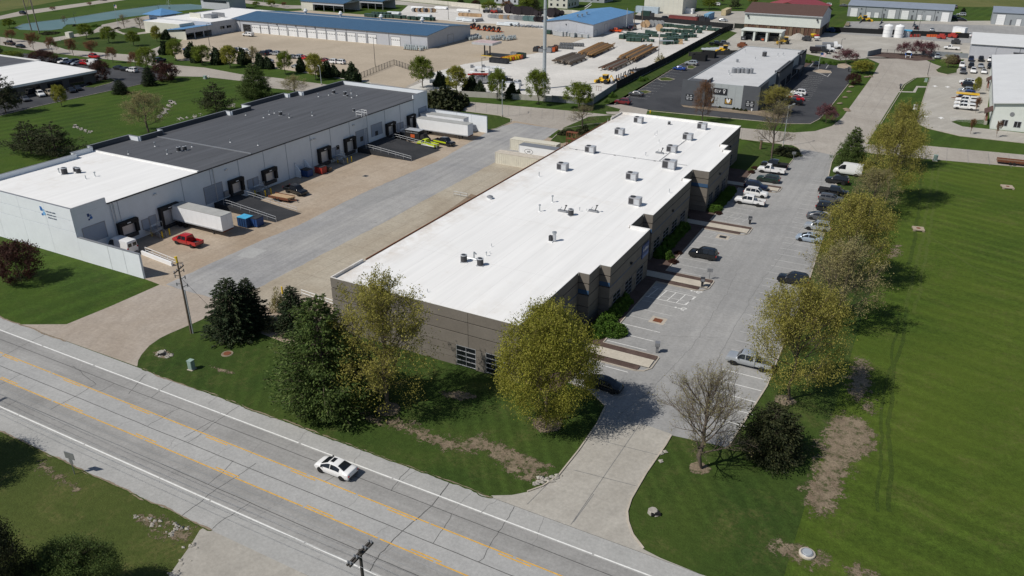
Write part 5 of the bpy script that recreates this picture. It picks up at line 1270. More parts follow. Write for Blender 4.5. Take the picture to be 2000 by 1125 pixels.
# ================================================================ TREES
def npmesh(name, V, F, m, mats=None, midx=None, smooth=False):
    me = bpy.data.meshes.new(name); k = F.shape[1]
    me.vertices.add(len(V)); me.vertices.foreach_set("co", np.asarray(V, np.float32).ravel())
    me.loops.add(F.size); me.loops.foreach_set("vertex_index", F.astype(np.int32).ravel())
    me.polygons.add(len(F)); me.polygons.foreach_set("loop_start", np.arange(0, F.size, k, dtype=np.int32))
    try: me.polygons.foreach_set("loop_total", np.full(len(F), k, np.int32))
    except Exception: pass
    me.materials.append(m); me.update(calc_edges=True); me.validate(); return me
def cards(rng, C, size, aspect=.62, up=.35, dirs=None):
    n = len(C); N_ = rng.normal(size=(n, 3)); N_[:, 2] += up*1.5; N_ /= np.linalg.norm(N_, axis=1)[:, None]
    A = rng.normal(size=(n, 3)) if dirs is None else dirs+rng.normal(size=(n, 3))*.25
    A -= N_*np.sum(A*N_, 1)[:, None]; A /= np.linalg.norm(A, axis=1)[:, None]+1e-9
    B = np.cross(N_, A); s = (size*rng.uniform(.6, 1.35, n))[:, None] if np.ndim(size) == 0 else (size*rng.uniform(.7, 1.3, n))[:, None]
    A = A*s*.5; B = B*s*.5*aspect
    V = np.stack([C-A, C+B*.9-A*.1, C+A, C-B*.9+A*.1], 1).reshape(-1, 3); F = np.arange(n*4).reshape(-1, 4); return V, F
def tubes(paths, sides=(7, 5, 4, 3, 3)):
    """paths: list of (points list, r0, r1, level)"""
    V = []; F = []; b = 0
    for pts, r0, r1, lv in paths:
        k = sides[min(lv, 4)]; n = len(pts); ang = np.arange(k)*2*np.pi/k
        for i, p in enumerate(pts):
            d = Vector(pts[min(n-1, i+1)])-Vector(pts[max(0, i-1)]); d = d.normalized() if d.length > 1e-6 else Vector((0, 0, 1))
            a = d.orthogonal().normalized(); c = d.cross(a); r = r0+(r1-r0)*i/(n-1)
            for t in ang: V.append(tuple(Vector(p)+(a*math.cos(t)+c*math.sin(t))*r))
        for i in range(n-1):
            for j in range(k): F.append((b+i*k+j, b+i*k+(j+1) % k, b+(i+1)*k+(j+1) % k, b+(i+1)*k+j))
        b += n*k
    return np.array(V), np.array(F)
def decid(name, seed, H, Rr, cb, leaf, nleaf, lsize, limbs=16, shell=.35, bark=None, top=.95, fork=.62, fat=1.0):
    """broad-leaved tree: trunk and three orders of branches, leaves along the twigs plus a broken outer shell"""
    rng = np.random.default_rng(seed); r = random.Random(seed); paths = []; L = []
    zc = cb+(H-cb)*.42; hz_u = H-zc; hz_d = zc-cb*.75
    def env(z):
        q = (z-zc)/(hz_u if z > zc else hz_d); return Rr*math.sqrt(max(0.02, 1-min(1, abs(q))**(1.9 if z > zc else 2.6)))
    tp = [(r.gauss(0, .012*H)*(i > 0), r.gauss(0, .012*H)*(i > 0), H*fork*1.25*i/6) for i in range(7)]
    r0 = .0165*H*fat
    paths.append((tp, r0*1.25, r0*.28, 0))
    def grow(p, d, ln, rad, lv):
        n = 5 if lv == 1 else 4; pts = [tuple(p)]; q = Vector(p); dd = Vector(d)
        for i in range(n):
            dd = (dd+Vector((r.gauss(0, .13), r.gauss(0, .13), r.gauss(.06, .10)))).normalized(); q = q+dd*ln/n; pts.append(tuple(q))
        paths.append((pts, rad, rad*.35, lv))
        if lv >= 2: L.append((pts, lv))
        if lv < 4:
            kids = max(3, int((10, 7, 4)[lv-1]*min(1.15, ln/(Rr*(.72, .34, .16)[lv-1]))))
            for k in range(kids):
                t = .22+.75*(k+r.random())/kids; i = min(n-1, int(t*n)); f = t*n-i; b0 = Vector(pts[i]).lerp(Vector(pts[i+1]), f)
                ax = (Vector(pts[i+1])-Vector(pts[i])).normalized(); s = ax.orthogonal().normalized(); s.rotate(Matrix.Rotation(r.uniform(0, 6.283), 3, ax))
                nd = (ax*.75+s*.75+Vector((0, 0, .12))).normalized(); grow(b0, nd, ln*(.52-.16*t)*r.uniform(.8, 1.2), rad*.5*(1-.4*t), lv+1)
    for k in range(limbs):
        t = (k+.5)/limbs; z = cb*.92+(H*fork*1.2-cb*.92)*t**.9; i = min(5, int(z/(H*fork*1.25)*6)); f = z/(H*fork*1.25)*6-i
        p = Vector(tp[i]).lerp(Vector(tp[i+1]), f); az = k*2.399+r.gauss(0, .3); el = math.radians(22+55*t+r.gauss(0, 6))
        d = Vector((math.cos(az)*math.cos(el), math.sin(az)*math.cos(el), math.sin(el)))
        ln = 1.0
        for _ in range(26):
            q = p+d*ln
            if math.hypot(q.x, q.y) > env(q.z)*.93 or q.z > H*.96: break
            ln += H*.03
        grow(p, d, ln*.86, r0*.42*(1-.55*t), 1)
    C = []
    tw = [p for p, lv in L]; per = max(1, int(nleaf*(1-shell)/max(1, len(tw))))
    for pts in tw:
        P0 = np.array(pts); t = rng.uniform(.15, 1.0, per)*(len(pts)-1); i = np.minimum(t.astype(int), len(pts)-2); f = (t-i)[:, None]
        C.append(P0[i]*(1-f)+P0[i+1]*f+rng.normal(size=(per, 3))*lsize*.65)
    ns = int(nleaf*shell*2.4)
    if ns:
        z = rng.uniform(cb*.9, H*.99, ns); az = rng.uniform(0, 2*np.pi, ns)
        e = np.array([env(q) for q in z]); rad = e*np.sqrt(rng.uniform(.45, 1.08, ns)); P0 = np.stack([rad*np.cos(az), rad*np.sin(az), z], 1)
        cl = np.sin(P0[:, 0]*2.1/Rr*3+seed)+np.sin(P0[:, 1]*2.3/Rr*3+1.3*seed)+np.sin(P0[:, 2]*2.6/H*7)
        keep = P0[cl+rng.normal(0, .5, ns) > .1]; nc = max(8, len(keep)//26); cc = keep[rng.integers(0, len(keep), nc)]
        C.append(cc[rng.integers(0, nc, len(keep))]+rng.normal(size=(len(keep), 3))*Rr*.075)
    C = np.concatenate(C); off = np.array([*C[:, :2].mean(0), 0]); zm = C[:, 2].mean(); V, F = tubes(paths)
    V = V-off*np.minimum(1, V[:, 2:]/zm)**1.5; C = C-off*np.minimum(1, C[:, 2:]/zm)**1.5
    tr = npmesh(name+"_trunk", V, F, bark or BARK); V, F = cards(rng, C, lsize); return tr, npmesh(name+"_crown", V, F, leaf)
def spruce(name, seed, H, Rr, leaf, levels=26, per=11, dens=26, size=.34, droop=-.18, pine=False, base=.04, power=.85, clump=0.0):
    rng = np.random.default_rng(seed); r = random.Random(seed); paths = [([(0,0,0),(0,0,H*.5),(0,0,H*.98)], .016*H, .004*H, 0)]; C = []; D = []
    for l in range(levels):
        t = (l+.3)/levels; z0 = H*(base+(1-base)*t*.985); Lr = Rr*((1-t)**power)+.12
        if pine: Lr *= r.uniform(.72, 1.12)
        k = max(4, int(per*(.45+.55*(1-t))))
        for j in range(k):
            az = 6.283*(j+r.random()*.6)/k+l*1.1; ln = Lr*r.uniform(.68, 1.08)*(1 if not pine else r.uniform(.75, 1.1)); el = droop if not pine else r.uniform(.0, .35)
            z = z0+r.gauss(0, H/levels*.3); ex, ey = math.cos(az), math.sin(az)
            pts = [(0, 0, z), (ex*ln*.5, ey*ln*.5, z+ln*.5*math.tan(el)*.9), (ex*ln, ey*ln, z+ln*math.tan(el)*(.55 if not pine else 1.15))]
            paths.append((pts, .0045*H*(1-t*.6), .001*H, 3))
            n = max(4, int(dens*ln/Rr*(1 if not pine else 1.1))); t0 = .18 if not pine else .40
            s = rng.uniform(t0, 1.0, n)**(.75 if not pine else .9); P0 = np.array(pts); sg = s*2; i = np.minimum(sg.astype(int), 1); f = (sg-i)[:, None]
            Q = P0[i]*(1-f)+P0[i+1]*f; wid = .24*ln*(1.15-s) if not pine else .20*ln+.06
            side = rng.normal(size=n)*wid*.55; Q = Q+np.stack([-ey*side, ex*side, rng.normal(size=n)*(.06 if not pine else .16)*ln*.5-.05*abs(side)], 1)
            C.append(Q); D.append(np.stack([np.full(n, ex)-ey*side*1.2, np.full(n, ey)+ex*side*1.2, rng.normal(.05 if pine else -.1, .25, n)], 1))
    C = np.concatenate(C); D = np.concatenate(D); V, F = cards(rng, C, size, .45, .5, D); cr = npmesh(name+"_crown", V, F, leaf)
    V, F = tubes(paths); return npmesh(name+"_trunk", V, F, BARK), cr
def shrub(name, seed, leaf, n=2600, size=.16, rx=1.0, rz=1.0, flat=.0):
    """clipped or loose shrub of unit radius: a leafy shell with stems"""
    rng = np.random.default_rng(seed); v = rng.normal(size=(n, 3)); v /= np.linalg.norm(v, axis=1)[:, None]; v[:, 2] = np.abs(v[:, 2])*1.0-.12*(rng.random(n) < .5)
    lump = 1+.14*np.sin(v[:, 0]*5+seed)+.12*np.sin(v[:, 1]*6+2*seed)+.10*np.sin(v[:, 2]*7)
    C = v*(rng.uniform(.45, 1.0, n)**.5*lump)[:, None]*np.array([rx, rx, rz]); C[:, 2] = np.maximum(C[:, 2], .02); V, F = cards(rng, C, size, .7, .4)
    r = random.Random(seed); paths = [([(0,0,0), (math.cos(k*1.2)*.35*rx, math.sin(k*1.2)*.35*rx, .4*rz), (math.cos(k*1.2)*.7*rx, math.sin(k*1.2)*.7*rx, .75*rz)], .04, .012, 2) for k in range(6)]
    V2, F2 = tubes(paths); return npmesh(name+"_stem", V2, F2, BARK), npmesh(name+"_crown", V, F, leaf)
TK = {}
def kind(k):
    if k in TK: return TK[k]
    mk = {
     "round_dense": lambda: decid(k, 11, 14, 7.0, 2.4, LF_YG, 62000, .22, 22, .55),
     "oak_open":    lambda: decid(k, 12, 14, 5.8, 1.5, LF_OL, 30000, .19, 20, .12, BARK),
     "oak_full":    lambda: decid(k, 13, 13, 6.4, 3.2, LF_OL, 40000, .19, 22, .38, BARK),
     "bud_bare":    lambda: decid(k, 14, 12, 6.0, 1.9, LF_BUD, 6500, .13, 24, .0, BARK, fat=1.25, fork=.66),
     "bare":        lambda: decid(k, 15, 9, 4.2, 2.2, LF_BUD, 350, .12, 14, .0, BARK, fat=1.35),
     "haze":        lambda: decid(k, 16, 10, 4.4, 1.6, LF_BUD, 15000, .15, 18, .12, BARK),
     "maple_a":     lambda: decid(k, 21, 8, 3.0, 2.1, LF_GR, 9000, .27, 12, .6),
     "maple_b":     lambda: decid(k, 22, 8, 3.2, 2.2, LF_GR, 9000, .27, 12, .55),
     "maple_c":     lambda: decid(k, 23, 8, 2.8, 2.0, LF_YG, 8000, .27, 12, .5),
     "russet":      lambda: decid(k, 24, 7, 3.2, 1.9, LF_RB, 2200, .26, 10, .1),
     "redbud":      lambda: decid(k, 25, 5, 3.4, 1.2, LF_PK, 3600, .26, 11, .35, fork=.5),
     "maroon":      lambda: decid(k, 26, 5, 3.0, .45, LF_RD, 9000, .22, 13, .6, fork=.5),
     "spruce":      lambda: spruce(k, 31, 10, 3.3, LF_SP, 36, 16, 62, .30, -.06, power=.48),
     "spruce_b":    lambda: spruce(k, 32, 10, 3.0, LF_SP, 36, 15, 58, .30, -.08, power=.56),
     "pine":        lambda: spruce(k, 33, 13, 5.4, LF_PN, 24, 15, 200, .30, pine=True, base=.03, power=.52),
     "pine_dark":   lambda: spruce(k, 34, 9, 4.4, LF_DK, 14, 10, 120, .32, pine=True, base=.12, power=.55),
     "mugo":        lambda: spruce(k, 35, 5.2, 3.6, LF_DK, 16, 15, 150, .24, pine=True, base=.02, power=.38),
     "juniper":     lambda: shrub(k, 41, LF_SP, 2600, .26, 1.0, 1.35),
     "hedge":       lambda: shrub(k, 42, LF_HG, 5200, .13, 1.0, 1.0),
     "bush_red":    lambda: shrub(k, 43, LF_RD, 2400, .16, 1.0, .9),
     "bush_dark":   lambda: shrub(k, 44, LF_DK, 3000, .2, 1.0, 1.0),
     "scrub":       lambda: shrub(k, 45, LF_BUD, 900, .14, 1.0, 1.2),
    }[k]
    TK[k] = mk(); return TK[k]
NOM = {"round_dense": (14,7.0), "oak_open": (14,5.6), "oak_full": (13,6.4), "bud_bare": (12,5.4), "bare": (9,4.2), "haze": (10,4.4), "maple_a": (8,3.0), "maple_b": (8,3.2), "maple_c": (8,2.8), "russet": (7,3.2), "redbud": (5,3.4), "maroon": (5,3.0), "spruce": (10,3.1), "spruce_b": (10,2.7), "pine": (13,5.2), "pine_dark": (9,4.4), "mugo": (5.2,3.6), "juniper": (1.5,1.0), "hedge": (1.1,1.0), "bush_red": (1,1.0), "bush_dark": (1.1,1.0), "scrub": (1.3,1.0)}
def tree(k, px, py, ptop, halfw, label, group=None, leaf=None, rz=None, cat=None, name=None, xy=None, h=None):
    """base at this bearing, top at photo row ptop, crown half width in photo pixels"""
    base_ = xy or G(px, py); d = math.sqrt(base_[0]**2+base_[1]**2+CAM_H**2)
    fwd = float((_M @ (_W.T @ np.array([base_[0], base_[1], -CAM_H])))[2])
    Hh = h or H_at(px, ptop, base_); w = halfw*fwd/FPX; n0, n1 = NOM[k]
    if h is None and k not in ("juniper","hedge","bush_red","bush_dark","scrub"): Hh = max(Hh*.985, .5)
    conif = k in ("spruce","spruce_b","pine","pine_dark","mugo","juniper"); shr = k in ("hedge","bush_red","bush_dark","scrub","juniper")
    nm = name or ("shrub" if shr else {"pine": "pine_tree", "pine_dark": "pine_tree", "mugo": "pine_tree", "spruce": "spruce_tree", "spruce_b": "spruce_tree"}.get(k, "tree"))
    t = thing(nm, label, cat or ("shrub" if shr else "tree"), (*base_, 0), R.uniform(0, 6.28) if rz is None else rz, group, (w/n1, w/n1, Hh/n0))
    a, c = kind(k); link("stem" if shr else "trunk", a, t); o = link("crown", c, t)
    if leaf is not None: o.material_slots[0].link = 'OBJECT'; o.material_slots[0].material = leaf
    return t
NEAR = [
 ("spruce",458,655,540,54,"dark spruce with broad base at the drive corner, left of two"), ("spruce_b",492,640,540,42,"dark spruce close behind another at the drive corner"),
 ("spruce_b",576,646,556,40,"narrow pointed spruce standing alone left of the big pine"), ("pine",640,797,572,112,"big soft green pine beside the highway lawn"),
 ("oak_open",756,800,543,98,"tall open yellow green tree in front of the taupe wall"), ("round_dense",1066,828,602,92,"large round yellow green tree at the warehouse corner"),
 ("bud_bare",1367,915,716,88,"nearly bare budding tree beside the lot entrance"), ("mugo",1503,893,796,82,"low dark spreading pine right of the bare tree"),
 ("oak_full",1540,782,552,90,"large golden green tree overhanging the silver pickup"), ("haze",1632,640,470,80,"thin half bare tree behind the golden trees"),
 ("oak_full",1652,552,382,72,"golden green tree beside the silver sedans"), ("haze",1697,425,328,46,"thin olive tree between two golden trees by the cargo van"),
 ("oak_full",1728,398,236,58,"golden green tree nearest the cross street"), ("oak_open",1752,330,198,42,"olive budding tree behind the golden one at the street"),
 ("pine",1660,326,246,34,"blue green pine beside the street corner"), ("bare",1506,309,198,40,"bare tree on the lawn at the lot's north end"),
 ("bare",1137,248,206,32,"bare grey tree by the rear corner of the white roof"), ("bud_bare",1620,560,492,40,"thin budding tree at the black car"),
 ("pine_dark",62,300,235,52,"dark olive pine left of a clump behind the warehouse"), ("pine_dark",112,306,238,56,"dark olive pine right of a clump behind the warehouse"),
 ("haze",290,258,178,48,"brownish half bare tree behind the dark roof"), ("pine_dark",424,219,160,38,"dark thin pine on the lawn behind the roof steps"),
 ("pine",500,190,122,40,"broad dark pine on the lawn by the cross street"), ("haze",576,185,148,30,"brown budding crabapple behind the roof corner"),
 ("pine_dark",12,222,135,40,"tall dark pine at the left edge by the office lot"), ("maple_c",121,208,166,14,"slim yellow green sapling on the lawn edge by the office lot"),
 ("spruce",236,183,155,17,"small dark spruce by the office lot drive"), ("spruce",293,167,128,16,"narrow dark spruce in front of an olive tree"),
 ("maple_b",290,140,92,20,"olive green tree behind the narrow spruce"), ("maroon",326,158,122,26,"dark maroon tree right of the narrow spruce"),
 ("maroon",198,158,118,20,"dark maroon tree at the office corner"), ("maroon",84,124,99,28,"dark maroon tree at the back of the office roof"),
 ("pine_dark",4,120,86,12,"dark evergreen at the far left behind the office"), ("maple_b",26,122,100,22,"green bushy tree behind the office roof"),
 ("bush_dark",872,210,168,42,"big dark evergreen shrub at the end of the dark roofed warehouse"),
 ("maroon",40,548,474,46,"dark maroon shrub tree on the corner lawn by the white wall"),
 ("haze",1371,240,156,25,"russet upright tree in front of the grey building's dark west corner"),
 ("oak_open",1512,222,168,34,"yellow budding tree beside the parked black pickup"),
 ("maroon",1408,232,212,1,"x"),
 ("redbud",1613,240,206,24,"pink blossoming small tree at the street corner"), ("maroon",1666,165,143,14,"small maroon tree on the verge by the dark lot"),
 ("maple_c",1683,143,118,20,"yellow green umbrella tree at the lot exit"), ("redbud",1652,124,98,25,"wide purple crabapple at the lot exit"),
 ("redbud",1764,108,84,16,"pink blossoming tree left of three by the fence"), ("redbud",1790,108,81,16,"pink blossoming tree in the middle of three by the fence"), ("redbud",1811,112,83,18,"pink blossoming tree right of three by the fence"),
 ("haze",1851,132,106,15,"brown budding tree on the planted island"), ("bush_red",1861,124,104,11,"maroon shrub behind the island tree"),
 ("bare",1522,97,70,14,"small bare tree in front of the three bay shed"), ("scrub",1290,122,104,12,"leafless scrub tree leaning through the black fence"),
 ("maple_c",1525,74,66,8,"small olive tree beside the three bay shed"),
]
for a in NEAR:
    if a[5] == "x": continue
    tree(a[0], a[1], a[2], a[3], a[4], a[5], leaf=(LF_RB if "russet upright" in a[5] else None))
for i, (px, py, tp, w, k, l) in enumerate([(343,118,76,15,"maple_a","first round tree from the left in the street row"),(396,126,88,19,"maple_b","second round tree in the street row"),(450,132,88,17,"maple_c","third round tree in the street row"),(497,126,90,15,"haze","thin budding tree fourth in the street row"),(557,145,100,15,"maple_a","fifth round tree in the street row"),(617,156,104,17,"maple_c","last round tree of the street row by the light pole"),
     (826,172,110,23,"maple_a","round tree left of the yard gate wall"),(892,182,128,20,"maple_c","round tree second along the yard wall"),(971,196,134,18,"maple_a","round tree third along the yard wall"),(1050,204,136,23,"maple_b","tall round tree fourth along the yard wall"),(1131,212,162,28,"maple_a","broad round tree at the corner of the yard wall")]):
    tree(k, px, py, tp, w, "yellow green "+l if "thin" not in l else l, "street trees along the yard")
for i, (px, py, tp, w, l) in enumerate([(24,82,58,12,"left of all"),(67,98,64,16,"second from the left"),(104,106,72,13,"third from the left"),(143,110,76,14,"fourth from the left"),(180,110,80,17,"above the red suv"),(221,123,92,13,"sixth from the left"),(266,136,102,16,"at the lot corner")]):
    tree("russet", px, py, tp, w, "russet budding street tree along the cross street, "+l, "russet street trees")
for px, py, tp, w, k, l in ((170,76,46,15,"maple_a","first green tree on the pond lawn"),(214,84,52,15,"maple_b","second green tree on the pond lawn"),(262,90,60,13,"maple_a","third green tree on the pond lawn"),(307,82,50,9,"maple_c","slim yellow tree at the office corner by the pond"),(19,55,36,11,"maple_a","small green tree at the left end of the pond"),(243,54,28,14,"bare","bare tree on the plaza circle, left"),(275,58,32,13,"bare","bare tree on the plaza circle, right"),(127,48,30,8,"bare","bare tree on the pond bank"),(358,52,33,10,"bare","bare tree in front of the white office"),(176,12,4,6,"russet","small russet tree by the pond road, right"),(104,22,13,7,"russet","small russet tree by the pond road, left"),(530,12,0,9,"maple_b","small green tree beyond the blue roof, left"),(555,14,4,6,"russet","small russet tree beyond the blue roof"),(500,12,3,7,"maple_a","bushy green tree beyond the blue roof")):
    tree(k, px, py, tp, w, l)
JN = [(324,106,12,22,"left of the first round tree"),(375,112,12,24,"between the first two round trees"),(385,122,10,18,"low beneath the second round tree"),(427,125,14,26,"right of the second round tree"),(477,125,13,26,"right of the third round tree"),(510,133,12,24,"right of the fourth street tree"),(525,134,10,20,"tight beside another right of the fourth street tree"),(588,140,9,24,"right of the fifth round tree"),(638,150,14,26,"large, right of the last round tree"),(655,150,10,20,"beside the gate hedge"),(690,160,14,30,"tall, at the yard gate"),(672,152,7,14,"small, left of the tall one at the gate"),(860,168,13,24,"left of the second yard wall tree"),(920,178,14,26,"right of the second yard wall tree"),(938,182,10,20,"small by the yard wall lamp"),(998,192,12,26,"right of the third yard wall tree"),(1012,193,7,16,"small by the white suv"),(325,77,9,16,"at the carport wall corner")]
for px, py, w, hh, l in JN: tree("juniper", px, py, py-hh*1.25, w, "dark juniper "+l, "junipers along the yard edge")
# hedges and bushes at the east front
def bushrow(pts, w, h, label, k="hedge", name="hedge", leaf=None):
    n = len(pts); t = thing(name, label, "hedge", (*pts[0], 0)); a, c = kind(k)
    for i, (x, y) in enumerate(pts):
        s = R.uniform(.9, 1.1); o = link("crown", c, t); o.location = (x-pts[0][0], y-pts[0][1], 0); o.rotation_euler = (0, 0, R.uniform(0, 6.28)); o.scale = (w*s, w*s, h*s)
    return t
bushrow([(-34.9, 88.7+1.25*k) for k in range(10)], 1.25, 1.7, "tall clipped green hedge below the sign end of the east front")
bushrow([(-36.2, 118.5+1.3*k) for k in range(12)], 1.1, 1.5, "clipped green hedge along the middle of the east front")
bushrow([(-34.0, 144.5+1.3*k) for k in range(11)], 1.1, 1.4, "clipped green hedge along the northern east front")
for px, py, w, h_, k, l in ((1197,650,26,1.9,"hedge","round bright green bush at the end of the southern hedge"),(1212,652,10,.9,"bush_red","maroon low shrub beside the bright green bush"),(1305,505,12,1.5,"hedge","bright green bush at the end of the middle hedge"),(1315,513,9,.8,"bush_red","maroon low shrub by the second walkway"),(1325,496,7,.7,"bush_red","small maroon shrub above the second walkway"),(1397,412,11,1.3,"hedge","bright green bush at the end of the northern hedge"),(1403,418,7,.7,"bush_red","maroon low shrub near the third walkway"),(1468,338,6,.8,"bush_red","rust shrub at the minivan, left"),(1474,330,6,.8,"bush_red","rust shrub at the minivan, right"),(1535,300,26,1.6,"bush_dark","dark low spreading shrub under the north light pole"),
    (1574,122,4.5,1.3,"hedge","round bright bush, first from the left by the far dark lot"),(1581,123,4.5,1.3,"hedge","round bright bush, second by the far dark lot"),(1597,124,4.5,1.3,"hedge","round bright bush, third by the far dark lot"),(1607,125,4.5,1.3,"hedge","round bright bush, fourth by the far dark lot"),(1621,126,4.5,1.3,"hedge","round bright bush, fifth by the far dark lot"),(1630,127,4.5,1.3,"hedge","round bright bush, sixth by the far dark lot"),
    (530,640,26,1.6,"scrub","leafless grey shrub between the spruces"),(545,605,16,3.6,"scrub","taller leafless shrub behind the spruces"),(560,640,18,1.5,"bush_dark","dark low shrub in the spruce shade"),(1110,262,18,1.4,"bush_dark","dark shrub by the rear corner of the white roof"),(1140,262,14,2.2,"bush_dark","rough evergreen shrub right of the bare tree"),(1125,270,12,1.2,"scrub","brown scrub at the white roof corner"),
    (1253,158,7,1.5,"hedge","green shrub on the bank beside the dark lot, upper"),(1196,190,8,1.6,"hedge","green shrub on the bank beside the dark lot, middle"),(1185,200,5,1.0,"hedge","green shrub on the bank beside the dark lot, lower"),(1262,156,5,1.0,"hedge","small green shrub next to the upper bank shrub"),(1830,108,10,1.3,"hedge","yellow green shrub by the grey facility wall"),(1878,110,8,1.4,"hedge","second yellow green shrub by the grey facility wall"),(1905,156,8,1.8,"haze","x"),(146,51,5,.8,"bush_dark","dark shrub on the pond bank"),(186,52,9,1.1,"hedge","green shrub mound by the pond drive"),(230,56,6,.8,"bush_dark","dark low planting on the plaza circle"),(96,66,16,1.0,"bush_dark","dark planting strip by the pond end"),(1406,211,3,.6,"bush_dark","tiny dark shrub below the black sign, first"),(1433,214,3.5,.7,"bush_dark","tiny dark shrub below the gold poster, second"),(1440,215,3.5,.7,"bush_dark","tiny dark shrub right of the gold poster, third"),(1447,216,3.5,.7,"bush_dark","tiny dark shrub at the dark corner block, fourth"),(1456,217,3.5,.7,"bush_dark","tiny dark shrub at the dark corner block, fifth"),(355,155,0,0,"x","x"),(175,165,5,.9,"bush_red","maroon low shrub by the office corner"),(20,478,0,0,"x","x")):
    if l == "x": continue
    tree(k, px, py, 0, w, l, h=h_)
# big shade trees south of the highway, standing partly below the frame
tree("round_dense", 0, 0, 0, 88, "shade-darkened leafy tree in the lower left corner with sunlit sprays", xy=(-54.3, 25.0), h=6.6, leaf=LF_PN)  # crown's shade put into a darker leaf colour
tree("round_dense", 0, 0, 0, 92, "tall shade-darkened tree at the lower left edge shading the verge", xy=(-57.9, 20.3), h=11.5, leaf=LF_DK)  # dark leaf colour stands for a crown lying in shade
tree("round_dense", 0, 0, 0, 120, "second tall dark tree below the lower edge", xy=(-53.5, 14.5), h=11, leaf=LF_GR)
tree("round_dense", 0, 0, 0, 110, "leafy tree beyond the left edge shading the south verge", xy=(-85, 26), h=12.5, leaf=LF_GR)
tree("haze", 0, 0, 0, 40, "thin half bare tree at the lower left edge", xy=(-66.0, 21.0), h=9)
# far trees along the north
for px, py, tp, w, k, l in ((955,22,2,16,"maple_a","round green tree behind the yard wall, left"),(1030,26,-6,20,"maple_b","dark green tree behind the yard wall, middle"),(1045,27,-4,18,"pine_dark","dark evergreen behind the yard wall, right"),(990,20,2,14,"russet","brown budding tree behind the yard wall"),(1090,12,-8,12,"bare","pale bare tree by the grey blue apartment"),(1385,18,-4,14,"maple_a","green tree right of the cream shed"),(1435,17,-6,14,"pine_dark","dark green tree left of the red roof"),(1404,9,-8,12,"russet","brown bare tree between two green trees"),(1600,8,-6,9,"bare","bare tree behind the red roof"),(1881,24,14,5,"spruce","tiny conical spruce by the storage drive"),(900,10,-3,10,"spruce","dark spruce beyond the yard wall"),(930,14,0,9,"maroon","maroon tree beyond the yard wall"),(1470,6,-6,10,"maple_c","pale green tree beyond the sheds")):
    tree(k, px, py, tp, w, l)
for px, py, tp, w, l in ((1905,225-4,190,7,"first"),(1895,262,232,7,"second"),(1946,268,236,7,"third"),(1905,184,150,7,"fourth")):
    tree("russet" if l != "fourth" else "maple_c", px, py, tp, w, "thin young tree in the facility lawn, "+l+" of the saplings")
